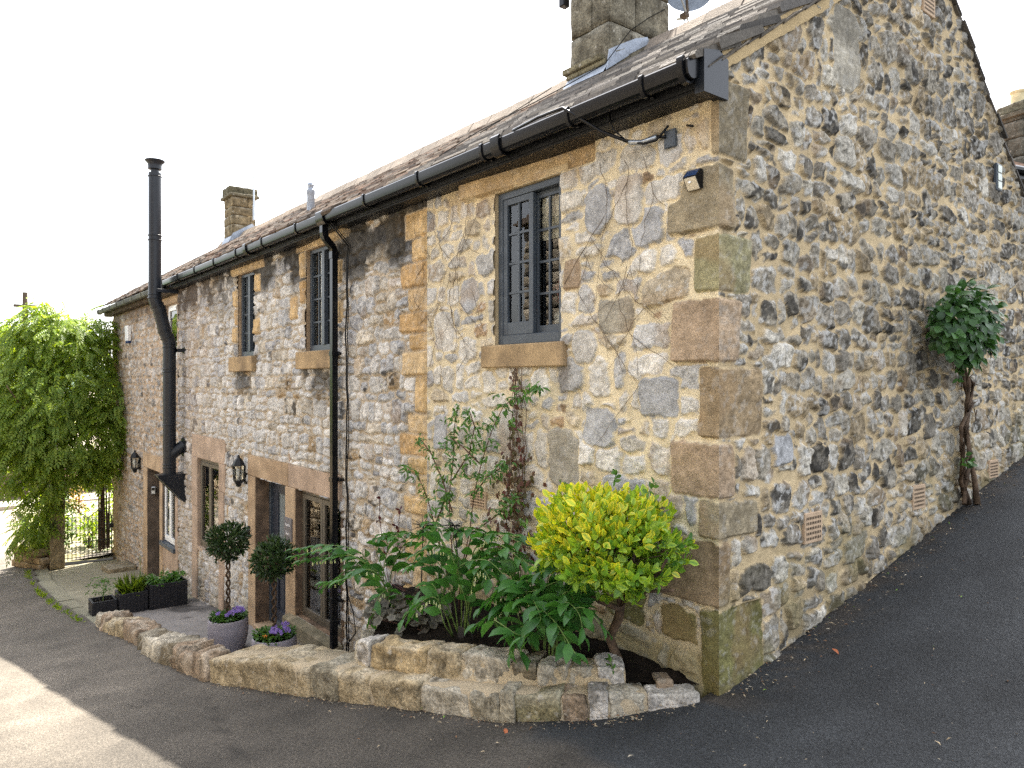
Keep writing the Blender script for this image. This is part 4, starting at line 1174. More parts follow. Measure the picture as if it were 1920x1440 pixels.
# door
dy = .20
mb = MB(); ring(mb, -7.705, -6.605, -1.56, .485, dy - .03, dy + .06, .065); dfr = mb.build('door_frame', M_GREY, cottage)
mb = MB()
a, b, c0, d = -7.64, -6.67, -1.555, .42
M_DOOR = mat('blue_grey_door', color=(.036, .042, .058), rough=.4, spec=.4, var=.1, vscale=6, fine=60, fvar=.06, bump=.05)
mb.bbox(a, a + .2, dy, dy + .045, c0, d, .003); mb.bbox(b - .2, b, dy, dy + .045, c0, d, .003)
mb.bbox(a + .2, b - .2, dy + .001, dy + .044, d - .14, d, .003); mb.bbox(a + .2, b - .2, dy + .001, dy + .044, -.62, -.42, .003); mb.bbox(a + .2, b - .2, dy + .001, dy + .044, c0, c0 + .2, .003)
mb.bbox(-7.19, -7.12, dy + .002, dy + .043, c0 + .2, -.62, .003)
for (p, q) in ((a + .2, -7.19), (-7.12, b - .2)):
    mb.box(p, q, dy + .028, dy + .04, c0 + .2, -.62); mb.bbox(p + .05, q - .05, dy + .012, dy + .03, c0 + .26, -.68, .012)
door = mb.build('door', M_DOOR, cottage)
pane('door_glass', a + .2, b - .2, -.42, d - .14, dy + .022, door, mat('frosted_glass', color=(.18, .21, .22), rough=.25, spec=.6, bump=.15, bscale=50))
mb = MB()
kx, ky = -6.80, dy
mb.lathe([(.036, 0), (.036, .012), (.02, .02), (.014, .04)], (0, 0, 0), 14)
for i, v in enumerate(mb.v): mb.v[i] = np.stack([kx + v[:, 0], ky - v[:, 2], .30 + v[:, 1]], 1)
mb2 = MB(); mb2.lathe([(.03, 0), (.03, .012), (.02, .02), (.014, .03)], (0, 0, 0), 14)
V2 = mb2.v[0]; mb.add(np.stack([kx + V2[:, 0], ky - V2[:, 2], .02 + V2[:, 1]], 1), mb2.f)
mb.tube([(kx, ky - .04, .30), (kx - .03, ky - .07, .29), (kx - .07, ky - .085, .26), (kx - .085, ky - .09, .20), (kx - .06, ky - .085, .14), (kx - .02, ky - .07, .08), (kx, ky - .05, .03), (kx, ky - .03, .02)], [.012, .012, .014, .019, .015, .013, .012, .012], 10)
mb.tube([(kx - .03, ky - .07, .29), (kx - .09, ky - .08, .315)], [.010, .014], 8); mb.tube([(kx, ky - .05, .03), (kx - .07, ky - .07, .0)], [.010, .015], 8)
mb.build('door_handle', M_BRASS, door, smooth=True)
# ground floor window beside the door
def casement(x0, x1, z0, z1, y, m, nl, parent, name='window', ft=.05, st=.055):
    mb = MB(); ring(mb, x0, x1, z0, z1, y, y + .08, ft)
    ww = (x1 - x0 - 2 * ft) / nl
    gl = []
    for i in range(nl):
        a = x0 + ft + i * ww
        ring(mb, a + .003, a + ww - .003, z0 + ft, z1 - ft, y - .012, y + .04, st)
        gl.append((a + st, a + ww - st, z0 + ft + st - .005, z1 - ft - st + .005))
    w = mb.build(name, m, parent)
    for g in gl: pane('glass', *g, y + .012, w, M_GLASS2)
    return w
w = casement(-6.275, -5.005, -1.095, .485, .065, M_TAUPE, 2, cottage, ft=.055, st=.06)
mb = MB(); mb.prism([(-.12, -1.29), (.1, -1.29), (.1, -1.11), (-.02, -1.105), (-.105, -1.125), (-.12, -1.145)], 'x', -6.46, -4.95); mb.build('sill', M_SILLG, w, auto=30)
mb = MB(); mb.quad((-6.2, .21, -1.1), (-5.62, .21, -1.1), (-5.62, .21, -.42), (-6.2, .21, -.42)); mb.quad((-5.60, .20, -1.1), (-5.02, .20, -1.1), (-5.02, .20, -.5), (-5.60, .20, -.5))
mb.build('cafe_curtain', mat('blue_linen', color=(.24, .28, .36), rough=.9, bump=.15), w)
# window in the former doorway
surround([(-10.86, -9.04, .54, .93, -.026), (-10.86, -10.53, -.3, .54, -.030), (-10.86, -10.53, -1.1, -.3, -.024), (-10.86, -10.56, -1.95, -1.1, -.026),
          (-9.37, -9.05, .1, .54, -.024), (-9.37, -9.12, -.6, .1, -.029), (-9.37, -9.05, -1.2, -.6, -.024), (-9.37, -9.14, -1.85, -1.2, -.027)], M_SURRP)
mb = MB(); mb.box(-10.58, -10.53, -.02, .14, -1.0, .55); mb.box(-9.37, -9.32, -.02, .14, -1.0, .55); mb.box(-10.53, -9.37, -.02, .14, .538, .6); mb.box(-10.53, -9.37, -.02, .14, -1.03, -.968)
mb.build('window_reveal', M_SURRP, cottage)
w = casement(-10.525, -9.375, -.965, .535, .03, M_TAUPE, 2, cottage, ft=.06, st=.06)
mb = MB(); mb.quad((-10.5, .22, -1), (-9.4, .22, -1), (-9.4, .22, -.2), (-10.5, .22, -.2)); mb.build('cafe_curtain', MATS['pale_curtain'], w)
# small blocked opening at the wall foot
mb = MB(); mb.bbox(-9.07, -8.86, -.035, .02, -1.78, -1.55, .01); mb.build('drain_grate', M_WOOD, cottage)

# far cottage openings
def fsurround(parts, m, name='stone_surround'):
    mb = MB()
    for (a, b, c0, d, y) in parts: mb.bbox(a + .003, b - .003, y, .06, c0 + .003, d - .003, .01)
    return mb.build(name, m, farcot, auto=30)
fsurround([(-14.52, -13.05, .03, .34, -.03), (-14.50, -14.15, -2.3, .03, -.028), (-13.12, -12.9, -2.2, .03, -.027)], M_SURR)
fsurround([(-13.05, -11.7, .03, .33, -.026), (-11.97, -11.78, -1.9, .03, -.024), (-12.9, -11.97, -1.75, -1.36, -.02)], M_SURRP)
mb = MB(); mb.box(-14.2, -14.15, -.02, .32, -2.3, .04); mb.box(-13.12, -13.07, -.02, .32, -2.3, .04); mb.box(-14.15, -13.12, -.02, .32, .028, .08); mb.box(-12.93, -12.9, -.02, .2, -1.3, .04); mb.box(-12.0, -11.97, -.02, .2, -1.3, .04); mb.box(-12.9, -11.97, -.02, .2, .028, .08)
mb.build('door_reveal', mat('grey_brown_stone', color=(.15, .115, .09), color2=(.09, .07, .055), rough=.92, var=.3, bump=.4), farcot)
mb = MB(); mb.bbox(-14.14, -13.14, .2, .25, -2.3, .02, .004)
for q in range(6): mb.bbox(-14.05 + q * .15, -13.93 + q * .15, .185, .2, -2.2, -.05, .004)
door2 = mb.build('door', M_TAUPE, farcot)
mb = MB(); mb.bbox(-13.3, -13.2, .14, .19, -1.0, -.97, .004); mb.build('door_handle', M_BLACK, door2)
w = casement(-12.89, -11.98, -1.26, .025, .02, M_WHITE, 2, farcot, ft=.06, st=.06)
mb = MB(); mb.bbox(-12.95, -11.93, -.07, .06, -1.36, -1.275, .008); mb.build('sill', M_GREY, w)
mb = MB(); mb.box(-12.75, -12.69, -.0, .15, 2.2, 3.35); mb.box(-11.91, -11.85, 0, .15, 2.2, 3.35); mb.box(-12.69, -11.91, 0, .15, 3.29, 3.35); mb.box(-12.69, -11.91, 0, .15, 2.2, 2.26); mb.build('window_reveal', M_SURRP, farcot)
w = casement(-12.69, -11.905, 2.26, 3.29, .04, M_WHITE, 1, farcot, ft=.05, st=.06)
fsurround([(-12.95, -11.76, 3.3, 3.5, -.03)], M_SURR, 'window_lintel')

# air bricks
def airbrick(p, wd_, hd, axis_, par):
    mb = MB()
    if axis_ == 'x':   # on the gable
        mb.bbox(-.02, p[0], p[1], p[1] + wd_, p[2], p[2] + hd, .004, (1, 1, 1))
    else:
        mb.bbox(p[0], p[0] + wd_, p[1], .02, p[2], p[2] + hd, .004)
    o = mb.build('air_brick', M_TERRA, par)
    mb = MB()
    for r in range(5):
        for k in range(9):
            u0 = .07 + k * .86 / 9; u1 = u0 + .048; v0 = .12 + r * .165; v1 = v0 + .085
            if axis_ == 'x':
                X = p[0] + .0015; mb.quad((X, p[1] + wd_ * u0, p[2] + hd * v0), (X, p[1] + wd_ * u1, p[2] + hd * v0), (X, p[1] + wd_ * u1, p[2] + hd * v1), (X, p[1] + wd_ * u0, p[2] + hd * v1))
            else:
                Y = p[1] - .0015; mb.quad((p[0] + wd_ * u0, Y, p[2] + hd * v0), (p[0] + wd_ * u1, Y, p[2] + hd * v0), (p[0] + wd_ * u1, Y, p[2] + hd * v1), (p[0] + wd_ * u0, Y, p[2] + hd * v1))
    mb.build('vent_holes', M_DARK, o, recalc=False)
airbrick((.022, .92, .75), .22, .205, 'x', cottage); airbrick((.022, 2.55, .80), .22, .195, 'x', cottage); airbrick((.022, 4.17, .92), .22, .17, 'x', cottage)
airbrick((.022, 2.74, 4.87), .22, .2, 'x', cottage); airbrick((-2.5, -.022, .77), .23, .15, 'y', cottage)

# ------------------------------------------------------------------ low boundary wall and raised bed wall
lowall = thing('low_stone_wall', 'low mossy stone wall of big blocks curving along the road edge below the flower bed', 'garden wall', (-3.2, -1.5, -.65))
LOW = [(385, 505, 'tan'), (505, 584, 'tan'), (584, 637, 'grey'), (637, 693, 'tan'), (693, 788, 'tan'), (788, 885, 'gran'), (885, 939, 'grey'), (939, 966, 'grey'), (966, 1053, 'green'),
       (1053, 1103, 'red'), (1103, 1140, 'pale'), (1140, 1213, 'gran'), (1213, 1312, 'pale')]
TONE = {'tan': (.34, .275, .175), 'grey': (.25, .22, .16), 'gran': (.40, .36, .285), 'green': (.20, .175, .10), 'red': (.27, .205, .145), 'pale': (.44, .41, .37), 'dk': (.15, .125, .085), 'buff': (.38, .29, .165)}
mb = MB(); rs = random.Random(3)
for i, (u0, u1, t) in enumerate(LOW):
    um = (u0 + u1) / 2
    p0, _, _, _, _ = wl(u0); p1, _, _, _, _ = wl(u1); pm, tt, nn, z0, z1 = wl(um)
    t3 = np.array([*(p1 - p0), 0]); ln = np.linalg.norm(t3); t3 /= ln; n3 = np.array([-t3[1], t3[0], 0])
    zs = (wl(u1)[4] - wl(u0)[4]) / ln
    t3b = np.array([t3[0], t3[1], zs * .8]); t3b /= np.linalg.norm(t3b)
    up3 = np.cross(t3b, n3)
    dep = .46 if u1 < 660 else .30
    if u0 > 1200: dep = .16
    zz0 = z0 - .12; zz1 = z1 + rs.uniform(-.012, .012)
    ctr = np.array([*( (p0 + p1) / 2 + n3[:2] * (dep / 2 - .01)), (zz0 + zz1) / 2])
    nblock(mb, ctr, [t3b, n3, up3], (ln - .004, dep, zz1 - zz0), TONE[t], 700 + i, n=19, rnd=.17, amp=.040, freq=9)
mb.build('wall_stone', M_BLOCK, lowall, smooth=True, colr=True, recalc=False)
mb = MB()
us = [385, 420, 500, 560, 640, 700, 800, 930, 1050, 1110, 1180, 1215]
for a, b in zip(us[:-1], us[1:]):
    V = []
    for u in (a, b):
        dep = .40 if u < 650 else .26
        if u > 1190: dep = .12
        p, t, n_, z0, z1 = wl(u, .006); q = p + n_ * dep
        V += [(*p, z0 - .1), (*p, z1 - .03), (*(p + n_ * .03), z1 - .004), (*q, z1 - .004), (*q, z0 - .3)]
    mb.add(V, [(0, 1, 6, 5), (1, 2, 7, 6), (2, 3, 8, 7), (3, 4, 9, 8)], (.37, .305, .21))
mb.build('wall_mortar', M_STONE, lowall, smooth=True, colr=True)
# rough edging stones beside the sunken court
edge = thing('stone_edging', 'rugged low row of flat stones edging the sunken court in front of the doors', 'garden wall', (-6.6, -1.7, -1.2))
mb = MB()
u = 384.0; i = 0
while u > 176:
    w = rs.uniform(14, 30) * (.75 if u < 240 else 1.0)
    u0 = max(u - w, 171)
    p0, _, _, z0, z1 = wl(u0); p1, _, _, z0b, z1b = wl(u)
    t3 = np.array([*(p1 - p0), 0]); ln = np.linalg.norm(t3); t3 /= ln; n3 = np.array([-t3[1], t3[0], 0])
    t3b = np.array([t3[0], t3[1], (z1b - z1) / ln]); t3b /= np.linalg.norm(t3b)
    zt = (z1 + z1b) / 2 + rs.uniform(-.02, .03); zb_ = min(z0, float(tz(p0[0]))) - .1
    dep = rs.uniform(.26, .36)
    ctr = np.array([*((p0 + p1) / 2 + n3[:2] * (dep / 2 - .02 + rs.uniform(-.02, .02))), (zt + zb_) / 2])
    nblock(mb, ctr, [t3b, n3, np.cross(t3b, n3)], (ln - .01, dep, zt - zb_), TONE[rs.choice(['tan', 'grey', 'gran', 'dk', 'red', 'tan'])], 900 + i, n=13, rnd=.3, amp=.085, freq=9)
    u = u0; i += 1
mb.build('wall_stone', M_BLOCK, edge, smooth=True, colr=True, recalc=False)

bedwall = thing('raised_bed_wall', 'upper course of buff mortared stones holding the dark soil of the flower bed', 'garden wall', (-1.5, -.9, -.15))
UPP = [(641, 664, 'pale', .20), (664, 771, 'buff', .20), (771, 832, 'tan', .185), (832, 943, 'gran', .165), (943, 994, 'dk', .15), (996, 1052, 'gran', .125), (1052, 1115, 'gran', .12), (1115, 1178, 'pale', .12)]
INS = .15
def upz(u): return np.interp(u, [640, 770, 940, 1180], [.19, .18, .15, .115])
mb = MB()
for i, (u0, u1, t, h) in enumerate(UPP):
    um = (u0 + u1) / 2
    p0 = wl(u0, INS)[0]; p1 = wl(u1, INS)[0]; z1 = wl(um)[4]; za = wl(u0)[4]; zc = wl(u1)[4]
    t3 = np.array([*(p1 - p0), 0]); ln = np.linalg.norm(t3); t3 /= ln; n3 = np.array([-t3[1], t3[0], 0])
    t3b = np.array([t3[0], t3[1], (zc - za) / ln * .7]); t3b /= np.linalg.norm(t3b)
    dep = .22
    ctr = np.array([*((p0 + p1) / 2 + n3[:2] * dep / 2), z1 - .03 + h / 2 + rs.uniform(-.008, .008)])
    nblock(mb, ctr, [t3b, n3, np.cross(t3b, n3)], (ln - .014, dep, h + .03), TONE[t], 800 + i, n=19, rnd=.17, amp=.052, freq=10)
# return of the bed at the court side
pa = wl(642, INS + .1)[0]; pb = np.array([-3.95, -.06])
for i in range(4):
    p0 = pa + (pb - pa) * i / 4; p1 = pa + (pb - pa) * (i + 1) / 4
    t3 = np.array([*(p1 - p0), 0]); ln = np.linalg.norm(t3); t3 /= ln; n3 = np.array([-t3[1], t3[0], 0])
    zt = -.24 - .06 * i
    nblock(mb, [*((p0 + p1) / 2), (zt - 1.3) / 2 + rs.uniform(-.02, .02)], [t3, n3, [0, 0, 1]], (ln - .01, .2, zt + 1.3), TONE['gran' if i % 2 else 'tan'], 850 + i, n=13, rnd=.3, amp=.07, freq=6)
# little stones by the corner
nblock(mb, (-.30, -.15, .0), [[.8, -.6, 0], [.6, .8, 0], [0, 0, 1]], (.17, .10, .10), TONE['red'], 871, n=9, amp=.03)
mb.build('wall_stone', M_BLOCK, bedwall, smooth=True, colr=True, recalc=False)
mb = MB()
us = [642, 700, 800, 930, 1050, 1110, 1178]
for a, b in zip(us[:-1], us[1:]):
    V = []
    for u in (a, b):
        p, t, n_, z0, z1 = wl(u, INS + .020); q = p + n_ * .17
        h = float(upz(u))
        V += [(*(p - n_ * .05), z1 - .03), (*(p - n_ * .02), z1 + .004), (*p, z1 + h * .5), (*p, z1 + h - .05), (*q, z1 + h - .04), (*q, z1 - .3)]
    mb.add(V, [(k, k + 1, k + 7, k + 6) for k in range(5)], (.40, .325, .215))
mb.build('wall_mortar', M_STONE, bedwall, smooth=True, colr=True)
# bed soil
us = np.linspace(640, 1290, 60); tv = np.linspace(0, 1, 24)
P = []
for u in us:
    p, t, n_, z0, z1 = wl(u, INS + .12 if u < 1175 else INS - .02)
    zt = z1 + float(upz(min(u, 1180))) - .10 if u < 1180 else z1 + .02 - (u - 1180) / 110 * .02
    xe = np.interp(u, [640, 1290], [-3.9, -.12])
    for v in tv:
        q = p * (1 - v) + np.array([xe, .03]) * v
        P.append((q[0], q[1], zt + .02 * v))
P = np.array(P)
P[:, 2] += (fbm(P[:, 0] * 14, P[:, 1] * 14, 55, 3) - .5) * .05
ni, nj = len(us), len(tv)
a = (np.arange(ni - 1)[:, None] * nj + np.arange(nj - 1)[None]).ravel()
SOILP = P.copy()
soil = from_arrays('soil', P, np.stack([a, a + nj, a + nj + 1, a + 1], 1), mat('dark_soil', color=(.008, .006, .0045), color2=(.018, .013, .009), rough=.95, spec=.1, var=.4, vscale=30, fine=120, fvar=.5, bump=1.0, bscale=90, bdist=.02), None, None, True)
setprops(soil, kind='structure')
def soilz(x, y):
    d = (SOILP[:, 0] - x) ** 2 + (SOILP[:, 1] - y) ** 2
    return float(SOILP[np.argmin(d), 2])

# ------------------------------------------------------------------ flue
fl = thing('flue_pipe', 'tall black steel flue pipe with an offset bend and small cowl rising past the eaves', 'flue', (-11.42, -.25, .15))
XL, YL, YU = -11.42, -.25, -.49
mb = MB(); r = .108
def pipe(pts, rr=r): mb.tube(pts, rr, 20)
pipe([(XL, YL, .17), (XL, YL, 2.50)]); 
pipe([(XL, YL, 2.50), (XL, YL - .015, 2.58), (XL, YL - .07, 2.70), (XL, YU + .07, 3.24 - .12), (XL, YU + .015, 3.22), (XL, YU, 3.30)])
pipe([(XL, YU, 3.30), (XL, YU, 5.50)])
for z, y in ((.30, YL), (.36, YL), (1.06, YL), (2.0, YL), (2.06, YL), (2.44, YL), (2.50, YL), (3.30, YU), (3.36, YU), (4.32, YU), (4.40, YU), (5.44, YU)):
    mb.lathe([(r + .002, -.012), (r + .010, -.006), (r + .010, .006), (r + .002, .012)], (XL, y, z), 20)
for (z, y, w) in ((2.62, YL - .035, 1), (2.74, YL - .085, 1), (3.06, YU + .085, 1), (3.18, YU + .035, 1)):
    dirv = np.array([0, -.42, .9]); dirv /= np.linalg.norm(dirv)
    c0 = np.array([XL, y, z]); mb.tube([c0 - dirv * .012, c0 + dirv * .012], r + .011, 20)
mb.build('flue_tube', M_FLUE, fl, auto=35)
mb = MB()
mb.lathe([(.07, 5.5), (.07, 5.56), (.115, 5.565), (.115, 5.63), (.12, 5.66), (.165, 5.71), (.165, 5.725), (.09, 5.735)], (XL, YU, 0), 24)
mb.build('cowl', M_FLUE, fl, auto=35)
mb = MB()
mb.bbox(XL - .02, XL + .02, YL - .02, -.0, 2.36, 2.42, .003); mb.bbox(XL + .0, XL + .14, -.04, -.01, 2.34, 2.44, .003); mb.bbox(XL - .12, XL + .12, YL + .08, YL + .105, 2.36, 2.42, .003); mb.bbox(XL + .09, XL + .12, YL + .08, -.0, 2.36, 2.42, .003)
mb.build('wall_bracket', M_FLUE, fl); mb = MB()
mb.bbox(XL - .03, XL + .03, YU + .09, -.29, 3.40, 3.45, .003); mb.bbox(XL + .09, XL + .12, YU, -.12, 3.40, 3.46, .003)
mb.build('wall_bracket', M_FLUE, fl)
mb = MB()
mb.tube([(XL, YL, .48), (XL + .03, YL + .06, .56), (XL + .05, -.02, .70)], [.10, .10, .10], 18)
mb.lathe([(.15, 0), (.15, .015)], (0, 0, 0), 20)
v = mb.v[-1]; mb.v[-1] = np.stack([XL + .05 + v[:, 0], -.045 + v[:, 2], .66 + v[:, 1] * 1.15], 1)
mb.build('wall_elbow', M_FLUE, fl, auto=35)
mb = MB()
mb.prism([(-.47, .19), (-.47, .16), (-.04, -.32), (-.015, -.32), (-.015, .19)], 'x', XL + .12, XL + .128)
mb.prism([(-.47, .19), (-.47, .16), (-.04, -.32), (-.015, -.32), (-.015, .19)], 'x', XL - .15, XL - .142)
mb.box(XL - .142, XL + .12, -.47, -.015, .165, .185)
mb.add([(XL - .142, -.465, .165), (XL + .12, -.465, .165), (XL + .12, -.045, -.31), (XL - .142, -.045, -.31)], [(0, 1, 2, 3)])
mb.build('support_shelf', M_FLUE, fl)

# ------------------------------------------------------------------ wall lanterns
M_LGLASS = glassmat('lantern_glass', (.85, .86, .83), 1.5, .08)
def lantern(x, z0, name_label, wf=1.0):
    t = thing('wall_lantern', name_label, 'lantern', (x, -.12, z0), 'wall lanterns')
    mb = MB()
    def hexa(r, n=6): return r
    mb.lathe([(.012, -.105), (.03, -.10), (.045, -.06), (.062, -.03), (.074, -.02), (.074, -.005)], (0, 0, 0), 6)
    mb.lathe([(.088, .200), (.088, .212), (.070, .255), (.045, .295), (.022, .315), (.016, .345), (.008, .36)], (0, 0, 0), 6)
    for k in range(6):
        th = 2 * math.pi * k / 6
        mb.tube([(.068 * math.cos(th), .068 * math.sin(th), -.008), (.080 * math.cos(th), .080 * math.sin(th), .203)], .0075, 5)
    mb.build('lantern_frame', M_FASC, t, world=False)
    mb = MB(); mb.bbox(-.04, .04, .085, .118, -.07, .20, .01); mb.bbox(-.015, .015, .05, .09, -.04, .0, .004); mb.build('back_plate', M_FASC, t, world=False)
    mb = MB(); mb.lathe([(.062, -.004), (.073, .20)], (0, 0, 0), 6); mb.build('lantern_glass', M_LGLASS, t, world=False)
    mb = MB(); mb.lathe([(.02, .0), (.02, .05), (.034, .08), (.038, .12), (.025, .155), (.008, .165)], (0, 0, 0), 12); mb.build('bulb', M_WHITE, t, smooth=True, world=False)
    t.scale = (wf, wf, wf)
    return t
lantern(-8.12, .42, 'black wall lantern on the rubble wall between the twin-light window and the front door')
lantern(-14.83, -.02, 'black wall lantern beside the recessed door of the far cottage', 1.05)

# ------------------------------------------------------------------ small fittings
al = thing('alarm_box', 'narrow white alarm sounder high on the far cottage front', 'alarm', (-15.85, -.04, 2.72))
mb = MB(); mb.bbox(-.13, .13, -.055, .03, .03, .38, .012); mb.build('case', M_WHITE, al, world=False)
mb = MB(); mb.bbox(-.125, .125, -.05, .025, -.02, .029, .008); mb.build('strobe', mat('blue_lens', color=(.02, .04, .12), rough=.25, bump=0), al, world=False)
ks_ = thing('key_safe', 'grey key safe on the door jamb of the far cottage', 'key safe', (-13.98, .06, -.55))
mb = MB(); mb.bbox(-.045, .045, -.04, .02, -.08, .08, .012); mb.build('case', M_METAL, ks_, world=False)
mb = MB(); mb.bbox(-.03, .03, -.047, -.041, .0, .06, .003); mb.build('dial', M_BLACK, ks_, world=False)
ks_.rotation_euler = (0, 0, math.radians(60)); ks_.location = (-14.13, .10, -.45)
db = thing('doorbell', 'black push doorbell on the left jamb of the front door', 'doorbell', (-7.93, -.045, -.30))
mb = MB(); mb.bbox(-.028, .028, -.02, .02, -.075, .075, .012); mb.build('case', M_BLACK, db, world=False)
mb = MB(); mb.lathe([(.014, 0), (.014, .006)], (0, 0, 0), 12); v = mb.v[-1]; mb.v[-1] = np.stack([v[:, 0], -.02 - v[:, 2], v[:, 1] + .02], 1); mb.build('button', M_WHITE, db, world=False)
pl = thing('house_sign', 'small grey slate name sign on the stone post right of the front door', 'sign', (-6.46, -.042, -.045))
mb = MB(); mb.bbox(-.118, .118, -.008, .014, -.145, .145, .004); mb.build('sign_plate', mat('grey_slate', color=(.16, .145, .145), rough=.7, spec=.3, var=.15, bump=.1), pl, world=False)
mb = MB(); rr = random.Random(9)
for (z, n, h) in ((.055, 8, .045), (-.055, 6, .04)):
    wch = .019
    for k in range(n):
        x = -n * wch / 2 + k * wch
        ht_ = h * (1.25 if k == 0 else rr.choice([.65, .65, 1.0]))
        mb.box(x, x + .004, -.0105, -.0085, z - h * .35, z - h * .35 + ht_)
        mb.box(x + .008, x + .012, -.0105, -.0085, z - h * .35, z + h * .3)
        mb.box(x + .004, x + .008, -.0105, -.0085, z + h * rr.choice([.2, -.3]), z + h * .25)
mb.build('sign_lettering', mat('pale_lettering', color=(.6, .58, .58), rough=.6, bump=0), pl, world=False)
sl2 = thing('security_light', 'small solar security light with white lens on the corner stone', 'wall light', (-.145, -.02, 3.045))
mb = MB(); mb.prism([(.0, -.07), (-.02, -.075), (-.075, .01), (-.08, .02), (-.03, .075), (.0, .075)], 'x', -.062, .062); mb.build('case', M_BLACK, sl2, world=False)
mb = MB(); mb.add([(-.052, -.026, -.068), (.052, -.026, -.068), (.052, -.078, .008), (-.052, -.078, .008)], [(0, 1, 2, 3)]); mb.prism([(-.024, -.070), (-.028, -.074), (-.080, .006), (-.077, .010)], 'x', -.052, .052); mb.build('lens', mat('cream_lens', color=(.62, .55, .42), rough=.3, bump=0), sl2, world=False)
mb = MB(); mb.lathe([(.018, 0), (.016, .008), (.009, .014)], (0, 0, 0), 12); v = mb.v[-1]; mb.v[-1] = np.stack([v[:, 0] - .012, -.058 - v[:, 2] * .8, -.014 + v[:, 1] * .8 - v[:, 2] * .5], 1); mb.build('sensor', M_WHITE, sl2, world=False)
mb = MB(); mb.add([(-.058, -.080, .021), (.058, -.080, .021), (.058, -.031, .0765), (-.058, -.031, .0765)], [(0, 1, 2, 3)]); mb.build('solar_panel', mat('solar_blue', color=(.02, .04, .10), rough=.1, spec=.7, bump=0), sl2, world=False)
sl2.scale = (.8, .8, .8)
jb = thing('junction_plate', 'square grey cable plate on the wall under the eaves near the corner', 'plate', (-.335, -.026, 3.345))
mb = MB(); mb.bbox(-.06, .06, -.012, .012, -.07, .07, .004)
for (a, b) in ((-.045, -.05), (.045, -.05), (-.045, .055), (.045, .055)): mb.lathe([(.006, 0), (.005, .004)], (a, -.012, b), 8)
mb.build('plate', M_GREY, jb, world=False)
jb.scale = (.72, 1, .8)
cb = thing('cable_bundle', 'black cable looping from the gutter to the grey plate under the eaves', 'cable', (-.7, -.2, 3.5))
mb = MB()
mb.tube([(-1.55, -.31, 3.66), (-1.25, -.325, 3.668), (-1.0, -.325, 3.66), (-.92, -.30, 3.60), (-.75, -.22, 3.46), (-.62, -.12, 3.385), (-.52, -.06, 3.36), (-.42, -.045, 3.375), (-.36, -.04, 3.36)], .011, 6)
mb.tube([(-.62, -.11, 3.38), (-.5, -.08, 3.345), (-.42, -.06, 3.35), (-.33, -.05, 3.42)], .008, 6)
mb.tube([(-.70, -.19, 3.56), (-.69, -.17, 3.47), (-.62, -.10, 3.38), (-.52, -.05, 3.37)], .005, 6)
mb.tube([(-.22, -.012, 3.40), (-.16, -.03, 3.375)], .007, 6)
mb.build('cable_run', M_BLACK, cb, smooth=True)
mb = MB(); mb.tube([(-.60, -.115, 3.372), (-.53, -.07, 3.362), (-.42, -.055, 3.372)], .018, 8); mb.build('cable_sleeve', M_METAL, cb, smooth=True)
c2 = thing('wall_cable', 'thin black cables hanging down the wall beside the square downpipe', 'cable', (-4.8, -.03, 1.0))
mb = MB()
rr = random.Random(2)
pts = [(-4.85, -.28, 3.60), (-4.80, -.2, 3.50), (-4.72, -.06, 3.30)]
for k in range(26): pts.append((-4.79 + .015 * math.sin(k * .9) + (.03 if k == 11 else 0), -.045 - .006 * (k % 3), 3.2 - k * .175))
mb.tube(pts, .009, 6)
mb.tube([(p[0] + .045 + .012 * math.sin(i), p[1] - .004, p[2]) for i, p in enumerate(pts)], .006, 6)
mb.tube([(-4.75, -.05, -.5), (-4.6, -.06, -.65), (-4.55, -.06, -.85), (-4.72, -.06, -1.0), (-4.75, -.05, -1.2)], .007, 6)
mb.build('cable_run', M_BLACK, c2, smooth=True)

# satellite dish behind the ridge
sd_ = thing('satellite_dish', 'pale grey satellite dish on a pole bracketed to the near chimney', 'satellite dish', tuple(F(1292, -14, 3.25)))
sd_.scale = (.8, .8, .8)
mb = MB(); prof = []
for i in range(9):
    q = i / 8; prof.append((.36 * q, .09 * q * q))
n = 40; V = []; Fs = []
for (r_, d_) in prof:
    for k in range(n):
        th = 2 * math.pi * k / n; V.append((r_ * math.cos(th), -.0 - d_, r_ * math.sin(th)))
for i in range(8):
    for k in range(n): Fs.append((i * n + k, i * n + (k + 1) % n, (i + 1) * n + (k + 1) % n, (i + 1) * n + k))
mb.add(V, Fs); o = mb.build('dish', mat('dish_grey', color=(.17, .20, .24), rough=.5, bump=.05), sd_, smooth=True, world=False); o.rotation_euler = (math.radians(-8), 0, math.radians(40))
mb = MB(); mb.tube([(-.16, .1, -.70), (-.16, .1, .3)], .019, 10); mb.tube([(-.22, .0, -.30), (-.05, .05, -.33), (.02, -.02, -.44)], .022, 8); mb.tube([(0, -.02, -.44), (.05, -.12, -.36), (.12, -.42, -.1)], .014, 6); mb.build('pole', M_METAL, sd_, world=False)
mb = MB(); mb.bbox(-.05, .06, -.16, -.06, -.40, -.34, .008); mb.tube([(.07, -.12, -.36), (.07, -.16, -.05)], .02, 8); mb.build('arm_clamp', M_WOOD, sd_, world=False)
ae = thing('chimney_aerial', 'thin grey aerial mast strapped to the far chimney', 'aerial', (-16.15, 2.9, 5.95))
mb = MB(); mb.tube([(.0, 0, -.0), (.0, 0, 1.2)], .022, 8); mb.tube([(-.15, 0, .12), (.0, 0, .12)], .012, 6); mb.tube([(-.15, 0, .42), (0, 0, .42)], .012, 6); mb.tube([(-.06, 0, .0), (-.06, 0, .4)], .010, 6); mb.build('mast', M_METAL, ae, world=False)
ant = thing('chimney_box', 'small black receiver box on the edge of the near chimney', 'receiver', (-3.55, 2.05, 6.2))
